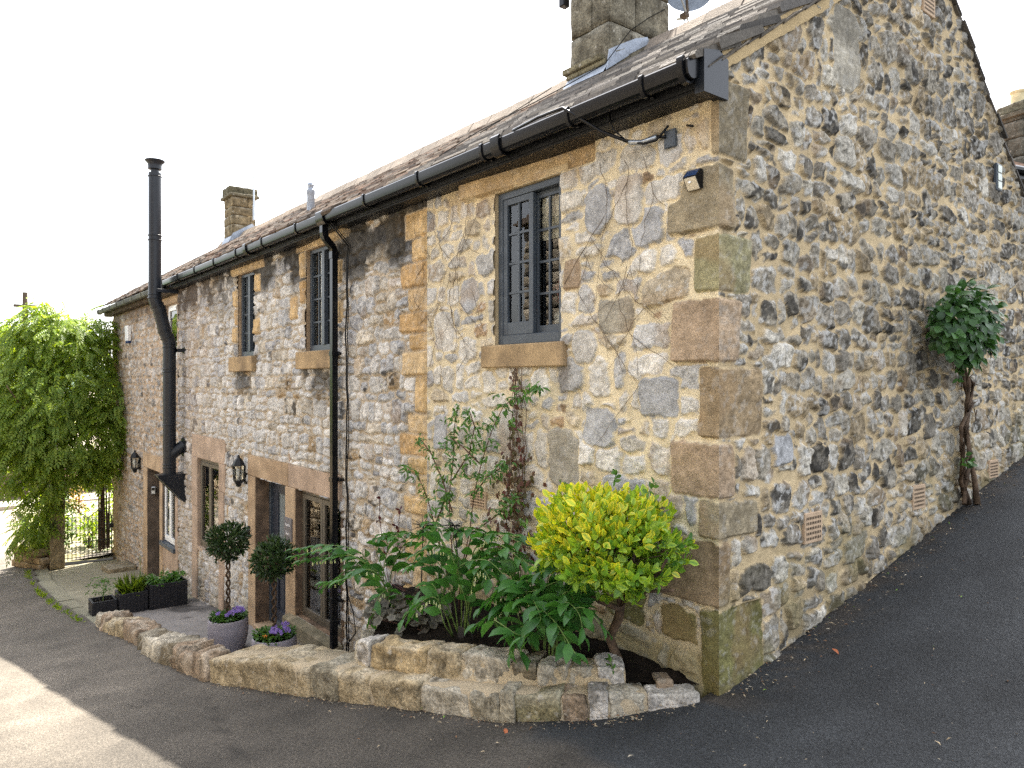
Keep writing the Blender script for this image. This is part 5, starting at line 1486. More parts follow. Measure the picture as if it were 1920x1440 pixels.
mb = MB(); mb.bbox(-.06, .03, -.05, .05, -.1, .12, .01); mb.build('case', M_BLACK, ant, world=False)
mb = MB(); mb.tube([(0, 0, .0), (.12, .02, .06)], .018, 8); mb.build('bracket', M_METAL, ant, world=False)
fr = thing('flood_lamp', 'small grey bulkhead light high on the gable near the right slope', 'wall light', (.02, 4.34, 3.78))
mb = MB(); mb.bbox(-.01, .028, -.062, .062, -.13, .13, .008); mb.build('case', M_GREY, fr, world=False)
mb = MB()
for k in range(3): mb.bbox(.0285, .034, -.048, .048, -.115 + k * .078, -.045 + k * .078, .003)
mb.build('lens', mat('greenish_lens', color=(.42, .46, .40), rough=.3, bump=0), fr, world=False)

# ------------------------------------------------------------------ neighbour house beyond the gable
nh = thing('neighbour_house', 'neighbouring stone house with brown tiled roof and a tall chimney beyond the gable', 'house', (-1.74, 13.33, 0))
nh.rotation_euler = (0, 0, math.atan2(.967, .255))
# local: +x along its eaves (away from camera), -y faces the road
mb = MB(); mb.box(-4.5, 4.5, .0, 5.5, -.5, 5.55, (.30, .26, .20)); mb.add([(-4.5, 0, 5.55), (-4.5, 5.5, 5.55), (-4.5, 2.75, 7.2)], [(0, 1, 2)], (.30, .26, .2)); mb.add([(4.5, 0, 5.55), (4.5, 5.5, 5.55), (4.5, 2.75, 7.2)], [(0, 1, 2)], (.30, .26, .2))
mb.build('wall', M_STONE, nh, colr=True, world=False)
mb = MB()
for r in range(20):
    g0 = -.25 + r * .15; g1 = g0 + .24; s = .6
    for k in range(30):
        x = -4.6 + k * .31 + .1 * (r % 2); t = .03 * rg.uniform(.8, 1.2)
        V = []
        for xx in (x, x + .30):
            V += [(xx, g0, 5.6 + s * (g0 + .25) + .035), (xx, g0, 5.6 + s * (g0 + .25) + .002), (xx, g1, 5.6 + s * (g1 + .25) + .0), (xx, g1, 5.6 + s * (g1 + .25) - .03)]
        mb.add(V, [(0, 4, 6, 2), (0, 1, 5, 4), (0, 2, 3, 1), (4, 5, 7, 6)], np.array([.27, .18, .13]) * rg.uniform(.75, 1.25))
mb.quad((-4.6, 2.75, 7.39), (4.6, 2.75, 7.39), (4.6, 5.8, 5.5), (-4.6, 5.8, 5.5), (.2, .14, .1))
mb.build('roof', M_SLATE, nh, colr=True, world=False)
mb = MB(); mb.tube([(-4.6, -.33, 5.56), (4.6, -.33, 5.56)], .06, 8); mb.bbox(-4.6, 4.6, -.27, -.2, 5.42, 5.62, .004); mb.build('gutter', M_BLACK, nh, world=False)
mbn = chimney_mesh(-.72, .45, .35, .85, 5.6, 6.95, (.105, .10, .08), np.random.default_rng(8), .3, .02)
chn = mbn.build('chimney', M_BLOCK, nh, smooth=True, colr=True, recalc=False, world=False)
mb = MB(); nblock(mb, (-.135, .6, 6.99), I3, (1.34, .66, .09), (.11, .10, .075), 4, n=9, amp=.015); nblock(mb, (-.135, .6, 7.12), I3, (1.2, .54, .18), (.11, .105, .075), 6, n=9, amp=.03)
mb.build('chimney_cap', M_BLOCK, chn, smooth=True, colr=True, recalc=False)
mb = MB(); mb.lathe([(.14, 7.18), (.125, 7.42), (.15, 7.45), (.15, 7.48), (.11, 7.48), (.11, 7.2)], (-.50, .58, 0), 18); mb.build('chimney_pot', mat('buff_clay', color=(.55, .47, .28), rough=.8, bump=.1), chn, auto=40)

# ------------------------------------------------------------------ far left: gate, post, garden wall, pole
gp = thing('gate_post', 'weathered square stone gate post under the hanging creeper', 'gate post', (-17.2, -1.28, -2.45))
mb = MB(); nblock(mb, (0, 0, .82), I3, (.30, .30, 1.7), (.21, .17, .10), 41, n=15, rnd=.12, amp=.025, freq=5); mb.build('post', M_BLOCK, gp, smooth=True, colr=True, recalc=False, world=False)
gw = thing('garden_wall', 'short low stone garden wall with rounded coping beside the gate post', 'garden wall', (-17.75, -1.70, -2.5))
mb = MB(); ta = np.array([.87, .36, 0]); ta /= np.linalg.norm(ta); na = np.array([-ta[1], ta[0], 0])
for r in range(2):
    for k in range(3):
        c0 = ta * ((k - 1) * .40 + .08 * (r % 2)) + np.array([0, 0, .07 + r * .16]); nblock(mb, c0, [ta, na, [0, 0, 1]], (.39, .30, .155), (.25, .19, .115), 300 + r * 5 + k, n=8, rnd=.25, amp=.025)
mb.build('wall_stone', M_BLOCK, gw, smooth=True, colr=True, recalc=False, world=False)
mb = MB()
for k in range(2): nblock(mb, ta * ((k - .5) * .62) + np.array([0, 0, .40]), [ta, na, [0, 0, 1]], (.61, .36, .20), (.23, .185, .10), 330 + k, n=11, rnd=.8, amp=.02)
mb.build('coping', M_BLOCK, gw, smooth=True, colr=True, recalc=False, world=False)
gt_ = thing('iron_gate', 'black wrought iron garden gate with thin arched bars at the end of the row', 'gate', (-17.35, -.62, -2.42))
mb = MB()
y0, y1 = -.50, .50
for k in range(13):
    y = y0 + (y1 - y0) * k / 12; z = 1.0 + .16 * math.sin(math.pi * (k % 6.01) / 6)
    mb.tube([(0, y, .04), (0, y, z)], .009 if k not in (0, 12) else .014, 6)
mb.build('gate_bars', M_IRON, gt_, world=False)
mb = MB()
mb.tube([(0, y0, .10), (0, y1, .10)], .010, 6); mb.tube([(0, y0, .45), (0, y1, .45)], .010, 6)
for h in (0, 1):
    pts = [(0, y0 + .5 * h + .5 * q / 10, 1.0 + .16 * math.sin(math.pi * q / 10)) for q in range(11)]
    mb.tube(pts, .010, 6)
mb.bbox(-.03, .03, .44, .54, .72, .82, .004)
mb.build('gate_frame', M_IRON, gt_, world=False)
st_ = thing('stone_step', 'flat stone step slab against the far cottage wall', 'step', (-15.6, -.30, -2.36))
mb = MB(); nblock(mb, (0, 0, .06), I3, (.9, .55, .14), (.25, .21, .14), 51, n=11, rnd=.2, amp=.02); mb.build('slab', M_BLOCK, st_, smooth=True, colr=True, recalc=False, world=False)
tp = thing('telegraph_pole', 'dark wooden telegraph pole rising behind the creeper', 'pole', (-38.5, .0, -3.0))
mb = MB(); mb.tube([(0, 0, 0), (0, 0, 9.0)], [.15, .11], 12); mb.build('pole', M_WOOD, tp, world=False)
mb = MB(); mb.box(-.25, .25, -.12, .12, 7.9, 8.15); mb.box(-.1, .1, -.45, .45, 8.3, 8.42); mb.build('cross_arm', M_WOOD, tp, world=False)
mb = MB()
def wire(a, b, sag):
    a = np.array(a); b = np.array(b)
    mb.tube([a + (b - a) * q / 12 - np.array([0, 0, sag * 4 * (q / 12) * (1 - q / 12)]) for q in range(13)], .012, 4)
wire((0, .2, 8.35), (30, 14, 7.5), .5); wire((0, -.3, 8.35), (-14, -30, 7.0), .5); wire((0, -.2, 8.1), (-4, -18, 6.2), .4)
mb.build('wires', M_BLACK, tp, world=False)
rw = thing('roadside_wall', 'dark stone wall along the far side of the lower road', 'wall', (-33, -1.0, -3.0))
mb = MB(); rr = random.Random(6)
for r in range(6):
    y = -16
    while y < 8:
        w = rr.uniform(.5, 1.0); nblock(mb, (rr.uniform(-.03, .03), y + w / 2, .17 + r * .3), I3, (.4, w - .02, .29), np.array((.17, .13, .105)) * rr.uniform(.6, 1.2), rr.randrange(99999), n=5, rnd=.2, amp=.05); y += w
mb.build('wall_stone', M_BLOCK, rw, smooth=True, colr=True, recalc=False, world=False)
# pavement strip and garden ground beyond the gate
mb = MB(); mb.box(-31.2, -29.8, -30, 20, -3.2, -2.72, (.34, .31, .27)); o = mb.build('far_pavement', M_PAVE, colr=True); setprops(o, kind='structure')
gx2 = axis([(-29, -17.5, .3)]); gy2 = axis([(-1.1, 14, .35)])
A, B = np.meshgrid(gx2, gy2); Zg = -2.44 - .02 * (-17.5 - A) + (fbm(A * .8, B * .8, 9) - .5) * .12 + .02 * np.clip(B, 0, 9)
ni, nj = A.shape; a = (np.arange(ni - 1)[:, None] * nj + np.arange(nj - 1)[None]).ravel()
o = from_arrays('garden_ground', np.stack([A.ravel(), B.ravel(), Zg.ravel()], 1), np.stack([a, a + 1, a + nj + 1, a + nj], 1), mat('garden_path', color=(.30, .27, .20), color2=(.14, .13, .06), rough=.95, var=.3, vscale=3, fine=40, fvar=.3, bump=.5), None, None, True)
setprops(o, kind='structure')
# the other side of the road, seen mirrored in the windows: a sunlit garden wall and a cottage
ow = thing('opposite_wall', 'sunlit sandstone wall across the road, mirrored in the ground floor windows', 'wall', (-30, -5.0, -2.6))
mb = MB()
for r in range(7):
    x = -14
    while x < 17.5:
        w = rr.uniform(.4, .9); h = .30
        zz = float(gz(-30 + x, -5.0)) + 2.6
        nblock(mb, (x + w / 2, rr.uniform(-.02, .02) - .05 * r * .3, zz + .1 + r * h), I3, (w - .02, .4, h - .015), np.array((.36, .28, .18)) * rr.uniform(.75, 1.2), rr.randrange(99999), n=5, rnd=.15, amp=.03); x += w
mb.build('wall_stone', M_BLOCK, ow, smooth=True, colr=True, recalc=False, world=False)
oh = thing('opposite_cottage', 'sunlit stone cottage across the road, mirrored in the upper windows', 'house', (-3.6, -7.6, -1.6))
mb = MB()
mb.box(-7.5, 7.0, -5.0, -.1, -1, 7.2, (.30, .24, .16))
for r in range(30):
    x = -7.5 + rr.uniform(-.3, 0); h = .275
    while x < 7.0:
        w = rr.uniform(.3, .7); a = max(x, -7.5); b = min(x + w, 7.0)
        if b - a > .05: nblock(mb, ((a + b) / 2, -.06, -.9 + (r + .5) * h), I3, (b - a - .015, .2, h - .015), np.array((.36, .31, .24)) * rr.uniform(.6, 1.2), rr.randrange(99999), n=4, rnd=.12, amp=.025)
        x += w
mb.build('wall', M_BLOCK, oh, smooth=True, colr=True, recalc=False, world=False)
mb = MB()
for k in range(22): mb.box(-7.7, 7.2, .25 - k * .14 - .2, .25 - k * .14, 7.2 + k * .095, 7.25 + k * .095, np.array((.2, .16, .13)) * rr.uniform(.7, 1.2))
mb.build('roof', M_SLATE, oh, colr=True, world=False)
for (x, z) in ((-5, .6), (-1.5, .6), (3.5, .6), (-5, 3.4), (-1, 3.4), (3.5, 3.4)):
    mb = MB(); ring(mb, x, x + 1.0, z, z + 1.25, .03, .09, .07); w = mb.build('window', M_WHITE, oh, world=False)
    mb = MB(); mb.quad((x + .05, .045, z + .05), (x + .95, .045, z + .05), (x + .95, .045, z + 1.2), (x + .05, .045, z + 1.2)); mb.build('glass', M_DARK, w)

# ------------------------------------------------------------------ foliage
def unit(v): return v / np.maximum(np.linalg.norm(v, axis=-1, keepdims=True), 1e-9)
T_SIMPLE = (np.array([(0, 0, 0), (.42, .5, .12), (.42, -.5, .12), (1, 0, -.06)]), [(0, 2, 3), (0, 3, 1)])
T_OVAL = (np.array([(0, 0, 0), (.18, .31, .05), (.18, 0, .0), (.18, -.31, .05), (.5, .5, .07), (.5, 0, .0), (.5, -.5, .07), (.8, .30, .0), (.8, 0, -.05), (.8, -.30, .0), (1, 0, -.14)]),
          [(0, 2, 1), (0, 3, 2), (1, 2, 5, 4), (2, 3, 6, 5), (4, 5, 8, 7), (5, 6, 9, 8), (7, 8, 10), (8, 9, 10)])
def leaves(name, P, D, N, L, W, m, parent, tmpl=T_SIMPLE, colr=None, world=True, curl=1.0, smooth=True):
    P = np.asarray(P, float); D = unit(np.asarray(D, float)); N = np.asarray(N, float)
    S = unit(np.cross(D, N)); N = np.cross(S, D)
    n = len(P); L = np.broadcast_to(L, n); W = np.broadcast_to(W, n)
    T, Fs = tmpl; k = len(T)
    V = P[:, None] + D[:, None] * (T[None, :, 0, None] * L[:, None, None]) + S[:, None] * (T[None, :, 1, None] * W[:, None, None]) + N[:, None] * (T[None, :, 2, None] * (L[:, None, None] * curl))
    V = V.reshape(-1, 3)
    tri = [f for f in Fs if len(f) == 3]; qd = [f for f in Fs if len(f) == 4]
    off = (np.arange(n) * k)[:, None, None]
    ft = (np.array(tri)[None] + off).reshape(-1, 3) if tri else np.zeros((0, 3), int)
    fq = (np.array(qd)[None] + off).reshape(-1, 4) if qd else np.zeros((0, 4), int)
    Cv = None
    if colr is not None:
        Cv = np.asarray(colr, float)
        if Cv.ndim == 2 and len(Cv) == n: Cv = np.repeat(Cv, k, 0)
    if len(fq) == 0: FF = ft
    elif len(ft) == 0: FF = fq
    else: FF = [tuple(f) for f in ft.tolist()] + [tuple(f) for f in fq.tolist()]
    return from_arrays(name, V, FF, m, parent, Cv, smooth, world)
def rdir(rng, n):
    return unit(rng.normal(size=(n, 3)))
LM_BAY = leafmat('bay_leaf', (.016, .036, .012), (.045, .085, .022), .35, .15)
LM_CLIMB = leafmat('climber_leaf', (.018, .055, .014), (.055, .14, .028), .4, .2)
LM_WIS = leafmat('wisteria_leaf', (.09, .165, .018), (.21, .28, .034), .5, .45)
LM_SEAL = leafmat('seal_leaf', (.028, .105, .022), (.07, .20, .035), .42, .3)
LM_SHRUB = leafmat('philadelphus_leaf', (.04, .12, .02), (.10, .22, .035), .45, .3)
LM_GOLD = leafmat('gold_leaf', (.8, .8, .8), (1.1, 1.1, 1.1), .4, .3, attr=True)
LM_RED = leafmat('creeper_leaf', (.09, .022, .018), (.075, .075, .025), .5, .25)
LM_HEU = leafmat('heuchera_leaf', (.07, .055, .045), (.15, .135, .10), .55, .15)
LM_GARD = leafmat('garden_leaf', (.09, .17, .02), (.22, .30, .035), .5, .5)
LM_DK = leafmat('dark_shrub_leaf', (.025, .06, .015), (.07, .12, .025), .45, .35)
LM_REDSH = leafmat('red_shoot_leaf', (.24, .10, .035), (.25, .24, .04), .5, .45)
LM_FAR = leafmat('distant_leaf', (.07, .10, .03), (.13, .17, .045), .6, .3)
LM_BELL = leafmat('bell_flower', (.55, .60, .32), (.70, .72, .45), .5, .3)
LM_VIO = leafmat('viola_petal', (.17, .10, .38), (.36, .25, .58), .5, .3)
LM_POT = leafmat('viola_leaf', (.03, .09, .015), (.09, .19, .03), .45, .3)

# ---- bay trees in pots
M_POT = mat('lilac_grey_pot', color=(.36, .335, .375), rough=.85, spec=.2, var=.1, vscale=8, fine=50, fvar=.12, bump=.1)
def knit_pot(loc, r, h, label):
    t = thing('plant_pot', label, 'plant pot', loc, 'ribbed lilac grey pots by the door')
    mb = MB(); V = []; Fs = []; n = 72; rows = 30
    prof = lambda q: r * (.80 + .22 * math.sin(min(1, q * 1.35) * math.pi / 2) - .06 * max(0, q - .6) ** 1.2)
    for i in range(rows + 1):
        q = i / rows
        for k in range(n):
            th = 2 * math.pi * k / n
            bumpv = .0045 * ((k + i) % 2) * (1 if 1 < i < rows - 1 else 0)
            rr_ = prof(q) + bumpv
            V.append((rr_ * math.cos(th), rr_ * math.sin(th), h * q))
    for q, dr in ((1.0, .012), (.86, .016)):
        for k in range(n):
            th = 2 * math.pi * k / n; rr_ = prof(1) - dr * (1 if q == 1.0 else 1.6); V.append((rr_ * math.cos(th), rr_ * math.sin(th), h * q))
    for i in range(rows + 2):
        for k in range(n): Fs.append((i * n + k, i * n + (k + 1) % n, (i + 1) * n + (k + 1) % n, (i + 1) * n + k))
    Fs.append(tuple(range(n))[::-1])
    mb.add(V, Fs); mb.build('pot_body', M_POT, t, smooth=True, world=False)
    mb = MB(); mb.lathe([(0.001, h * .88), (prof(1) - .02, h * .88)], (0, 0, 0), 24); mb.build('compost', MATS['dark_soil'], t, world=False)
    return t
def bay(loc, hstem, rb, label, seed):
    t = thing('bay_tree', label, 'bay tree', loc, 'clipped bay trees beside the front door')
    rng = np.random.default_rng(seed)
    mb = MB()
    for ph in (0, math.pi):
        mb.tube([(.020 * math.cos(ph + i * .62), .020 * math.sin(ph + i * .62), i / 40 * (hstem + .05)) for i in range(41)], .013, 7)
    mb.build('twisted_stem', M_BARK, t, smooth=True, world=False)
    n = 1150
    d = rdir(rng, n)
    lump = 1 + .24 * (vn3(d[:, 0] * 2.6 + 5, d[:, 1] * 2.6, d[:, 2] * 2.6, seed) - .5) * 2
    rad = rb * lump * (1 - .42 * rng.random(n) ** 1.8)
    P = np.array([0, 0, hstem + rb * .86]) + d * rad[:, None] * np.array([1, 1, .93])
    D = unit(d * .8 + rdir(rng, n) * .75 + np.array([0, 0, .35]))
    leaves('crown', P, D, unit(d + rdir(rng, n) * .5), rng.uniform(.05, .085, n), rng.uniform(.020, .030, n), LM_BAY, t, T_OVAL, world=False)
    mb = MB()
    for k in range(26):
        q = rdir(rng, 1)[0]; mb.tube([(0, 0, hstem - .02), tuple(np.array([0, 0, hstem + rb * .86]) + q * rb * .75)], [.006, .003], 5)
    mb.build('inner_twigs', M_BARK, t, world=False)
    return t
def violas(loc, r, label, seed, orange=False):
    t = thing('viola_plant', label, 'bedding flowers', loc, 'violas filling the two pots')
    rng = np.random.default_rng(seed)
    n = 420; a = rng.uniform(0, 6.283, n); q = np.sqrt(rng.random(n)) * r * 1.05
    P = np.stack([q * np.cos(a), q * np.sin(a), .01 + .07 * rng.random(n) * (1.2 - q / r * .5)], 1)
    D = unit(np.stack([np.cos(a), np.sin(a), rng.uniform(-.2, .9, n)], 1) + rdir(rng, n) * .5)
    leaves('foliage', P, D, unit(rdir(rng, n) * .5 + [0, 0, 1]), rng.uniform(.035, .06, n), rng.uniform(.022, .036, n), LM_POT, t, T_OVAL, world=False)
    nf = 26; a = rng.normal(.4, .9, nf); q = np.sqrt(rng.random(nf)) * r * .95
    PP = []; DD = []; NN = []
    for k in range(nf):
        c0 = np.array([q[k] * math.cos(a[k]), q[k] * math.sin(a[k]), .085 + .05 * rng.random()]); nn = unit(np.array([.6, -.5, .5]) + rng.normal(size=3) * .3)
        s1 = unit(np.cross(nn, [0, 0, 1])); s2 = np.cross(s1, nn)
        for j in range(5):
            th = j * 1.2566 + .3; PP.append(c0); DD.append(s1 * math.cos(th) + s2 * math.sin(th)); NN.append(nn)
    leaves('flowers', PP, DD, NN, .024, .022, LM_VIO, t, T_OVAL, world=False)
    if orange:
        PP = []; DD = []; NN = []
        for k in range(2):
            c0 = np.array([.06 + .05 * k, -.14, .07]); nn = unit(np.array([.6, -.5, .5])); s1 = unit(np.cross(nn, [0, 0, 1])); s2 = np.cross(s1, nn)
            for j in range(5):
                th = j * 1.2566; PP.append(c0); DD.append(s1 * math.cos(th) + s2 * math.sin(th)); NN.append(nn)
        leaves('orange_flowers', PP, DD, NN, .022, .02, leafmat('orange_petal', (.7, .22, .02), (.75, .3, .02), .5, .3), t, T_OVAL, world=False)
    return t
p1z = float(tz(-6.84)); p2z = float(tz(-5.46))
knit_pot((-6.84, -.67, p1z + .004), .235, .40, 'ribbed lilac grey pot standing fully in view on the court left of the door')
violas((-6.84, -.67, p1z + .385), .205, 'purple violas in the fully visible pot left of the front door', 3)
bay((-6.84, -.67, p1z + .36), .80, .235, 'bay tree with twisted stem growing from the fully visible pot left of the door', 4)
knit_pot((-5.46, -.60, p2z + .004), .235, .40, 'ribbed lilac grey pot half hidden behind the low wall in front of the door')
violas((-5.46, -.60, p2z + .385), .205, 'purple violas with an orange bloom in the pot half hidden by the low wall', 6, True)
bay((-5.46, -.60, p2z + .36), .72, .215, 'bay tree with twisted stem in front of the dark door, in the half hidden pot', 8)

# ---- rattan planters
M_RAT = mat('black_rattan', color=(.018, .018, .022), rough=.5, spec=.4, var=.2, vscale=9, fine=60, fvar=.2, bump=.1)
def rattan(x0, y0, y1, h, dep, label, seed):
    z = float(tz(x0 - dep / 2)) - .005
    t = thing('rattan_planter', label, 'planter', (x0 - dep / 2, (y0 + y1) / 2, z), 'black woven planters across the court')
    mb = MB(); hy = (y1 - y0) / 2 - .004; hx = dep / 2
    rows = int(h / .028)
    for i in range(rows):
        za = .0 + i * h / rows; zb_ = za + h / rows * .94
        for (ax_, L_) in (('x+', hy), ('x-', hy), ('y-', hx), ('y+', hx)):
            nseg = max(4, int(2 * L_ / .05))
            for k in range(nseg):
                a = -L_ + 2 * L_ * k / nseg; b = a + 2 * L_ / nseg - .003
                o_ = .004 if (k + i) % 2 else -.002
                if ax_ == 'x+': mb.box(hx - .012, hx + o_, a, b, za, zb_)
                elif ax_ == 'x-': mb.box(-hx - o_, -hx + .012, a, b, za, zb_)
                elif ax_ == 'y-': mb.box(a, b, -hy - o_ * .4, -hy + .012, za, zb_)
                else: mb.box(a, b, hy - .012, hy + o_ * .4, za, zb_)
    mb.build('woven_body', M_RAT, t, world=False, recalc=False)
    mb = MB(); ww = .03
    mb.bbox(-hx - .008, hx + .008, -hy, -hy + ww, h, h + .018, .004); mb.bbox(-hx - .008, hx + .008, hy - ww, hy, h, h + .018, .004)
    mb.bbox(-hx - .008, -hx + ww, -hy + ww, hy - ww, h, h + .017, .004); mb.bbox(hx - ww, hx + .008, -hy + ww, hy - ww, h, h + .017, .004)
    mb.build('rim', M_RAT, t, world=False)
    mb = MB(); mb.box(-hx + .01, hx - .01, -hy + .01, hy - .01, h - .07, h - .04); mb.build('compost', MATS['dark_soil'], t, world=False)
    return (x0 - dep / 2, (y0 + y1) / 2, z + h - .05)
A_ = rattan(-10.42, -1.62, -1.26, .25, .34, 'lowest black rattan planter, nearest the road', 1)
B_ = rattan(-10.35, -1.25, -.83, .32, .38, 'middle black rattan planter of the row across the court', 2)
C_ = rattan(-10.28, -.82, -.24, .40, .40, 'tallest black rattan planter against the cottage wall', 3)
rng = np.random.default_rng(12)
t = thing('acer_seedling', 'little feathery green plant with a thin stem in the lowest planter', 'plant', A_)
mb = MB(); mb.tube([(0, 0, 0), (.01, .01, .18), (.0, .02, .34)], [.008, .004], 6) if False else mb.tube([(0, 0, 0), (.01, .01, .18), (.0, .02, .34)], .006, 6); mb.build('stem', M_STEM, t, world=False)
n = 130; P = np.stack([rng.normal(0, .10, n), rng.normal(0, .10, n), rng.uniform(.14, .40, n)], 1); leaves('foliage', P, rdir(rng, n) * [1, 1, .4] - [0, 0, .2], unit(rdir(rng, n) * .4 + [0, 0, 1]), rng.uniform(.05, .10, n), .014, LM_SHRUB, t, world=False)
t = thing('grass_tuft', 'bright green grassy tuft in the middle planter', 'plant', B_)
n = 160; a = rng.uniform(0, 6.283, n); P = np.stack([.05 * np.cos(a), .09 * np.sin(a), np.zeros(n) + .01], 1); leaves('blades', P, unit(np.stack([np.cos(a) * .5, np.sin(a) * .55, rng.uniform(.5, 1.6, n)], 1)), unit(rdir(rng, n)), rng.uniform(.16, .36, n), .012, LM_GARD, t, world=False)
mb = MB(); mb.tube([(.03, .12, 0), (.03, .13, .3), (.04, .12, .62)], .005, 5); mb.build('stalk', M_STEM, t, world=False)
n = 60; P = np.stack([rng.normal(0, .08, n), rng.normal(.02, .10, n), rng.uniform(.02, .09, n)], 1); leaves('foliage', P, rdir(rng, n), unit(rdir(rng, n) * .5 + [0, 0, 1]), rng.uniform(.05, .09, n), .04, LM_GARD, t, T_OVAL, world=False)
t = thing('leafy_herbs', 'mixed leafy green plants spilling over the tallest planter', 'plant', C_)
n = 260; P = np.stack([rng.normal(0, .10, n), rng.uniform(-.27, .27, n), rng.uniform(.02, .17, n)], 1); leaves('foliage', P, unit(rdir(rng, n) + [.2, 0, .3]), unit(rdir(rng, n) * .6 + [0, 0, 1]), rng.uniform(.05, .11, n), rng.uniform(.025, .045, n), LM_SHRUB, t, T_OVAL, world=False)

# ---- golden euonymus ball by the corner
ctr = F(1134, 1018, -.42)
rx, ry, rz_ = .44, .35, .29
root = np.array([-.70, -.20, soilz(-.70, -.2)])
t = thing('golden_shrub', 'round golden variegated shrub on a bare crooked trunk in front of the corner stones', 'shrub', tuple(root))
rng = np.random.default_rng(21)
mb = MB()
def P3(p): return tuple(np.array(p) - root)
tr = [root - [0, 0, .08], F(1158, 1235, -.22), F(1143, 1195, -.24), F(1160, 1160, -.26), F(1165, 1130, -.29), F(1160, 1100, -.33)]
mb.tube([P3(p) for p in tr], [.036, .034, .030, .030, .027, .022], 10)
for (pts, r0) in (([(1163, 1142), (1125, 1128), (1090, 1105), (1070, 1080)], .018), ([(1165, 1125), (1200, 1100), (1235, 1075), (1250, 1050)], .016), ([(1164, 1120), (1150, 1080), (1120, 1050)], .016), ([(1163, 1135), (1190, 1110), (1262, 1107)], .013), ([(1166, 1118), (1180, 1075), (1190, 1040)], .014)):
    mb.tube([P3(F(u, v, -.30 - .05 * i)) for i, (u, v) in enumerate(pts)], [r0 * (1 - .15 * i) for i in range(len(pts))], 8)
for k in range(40):
    d = rdir(rng, 1)[0]; e_ = ctr + d * np.array([rx, ry, rz_]) * .85
    mb.tube([P3(ctr + d * np.array([rx, ry, rz_]) * .25 + [0, 0, -.1]), P3(e_)], [.006, .003], 5)
mb.build('trunk', M_BARK, t, smooth=True, world=False)
n = 4600
d = rdir(rng, n)
lump = 1 + .30 * (vn3(d[:, 0] * 2.9 + 3, d[:, 1] * 2.9, d[:, 2] * 2.9, 8) - .5) * 2 + .22 * (vn3(d[:, 0] * 6 + 3, d[:, 1] * 6, d[:, 2] * 6, 9) - .5) * 2
rad = lump * (1 - .42 * rng.random(n) ** 2.0)
P = ctr + d * rad[:, None] * np.array([rx, ry, rz_])
P[:, 2] = np.where(P[:, 2] < ctr[2], ctr[2] + (P[:, 2] - ctr[2]) * .80, P[:, 2]); P[:, 2] -= .07 * np.clip(d[:, 0], 0, 1) * (d[:, 2] < 0)
P[:, 1] = np.minimum(P[:, 1], -.04)
g = rng.integers(0, 700, n)                                     # sprigs share a direction
sd_dir = rdir(rng, 700)
D = unit(d * .75 + sd_dir[g] * .45 + rdir(rng, n) * .55 + np.array([0, 0, .45]))
L_ = rng.uniform(.036, .078, n)
gold = np.clip(.45 + .9 * (d[:, 2] * .6 - d[:, 1] * .15 - d[:, 0] * .35) + rng.normal(0, .25, n), 0, 1)  # leaves more golden towards the top and west, greener below, with random spread
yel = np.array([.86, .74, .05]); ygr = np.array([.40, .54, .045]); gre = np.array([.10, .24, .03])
edge_c = np.where(gold[:, None] > .5, yel, ygr * .95) * rng.uniform(.8, 1.15, (n, 1)); mid_c = (gre * (1 - gold[:, None]) + ygr * gold[:, None]) * rng.uniform(.8, 1.2, (n, 1))
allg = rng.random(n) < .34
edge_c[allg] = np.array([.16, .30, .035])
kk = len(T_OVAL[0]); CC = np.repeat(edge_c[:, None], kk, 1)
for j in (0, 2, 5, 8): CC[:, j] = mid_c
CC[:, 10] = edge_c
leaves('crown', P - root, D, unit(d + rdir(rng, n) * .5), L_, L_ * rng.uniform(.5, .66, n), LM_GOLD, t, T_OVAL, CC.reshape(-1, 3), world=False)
# loose shoots to the right and a sprig at the base
for (u0, v0, u1, v1) in ((1255, 1030, 1300, 1010), (1250, 1060, 1285, 1050), (1240, 1015, 1290, 1035), (1150, 1265, 1143, 1235), (1225, 1085, 1262, 1060), (1060, 925, 1052, 905), (1150, 905, 1158, 885), (1215, 925, 1228, 905), (990, 985, 975, 975)):
    a = F(u0, v0, -.40); b = F(u1, v1, -.38); PP = []; DD = []
    mb = MB(); mb.tube([tuple(a - root), tuple((a + b) / 2 - root + [0, 0, .004]), tuple(b - root)], .0022, 4); sh = mb.build('shoot', M_STEM, t, world=False)
    for q in range(9):
        PP.append(a + (b - a) * q / 8); DD.append(unit(b - a) + rng.normal(size=3) * .8)
    PP = np.array(PP); nn_ = len(PP)
    leaves('shoot_leaves', PP - root, DD, rdir(rng, nn_), .045, .024, LM_SHRUB, sh, T_OVAL, world=False)

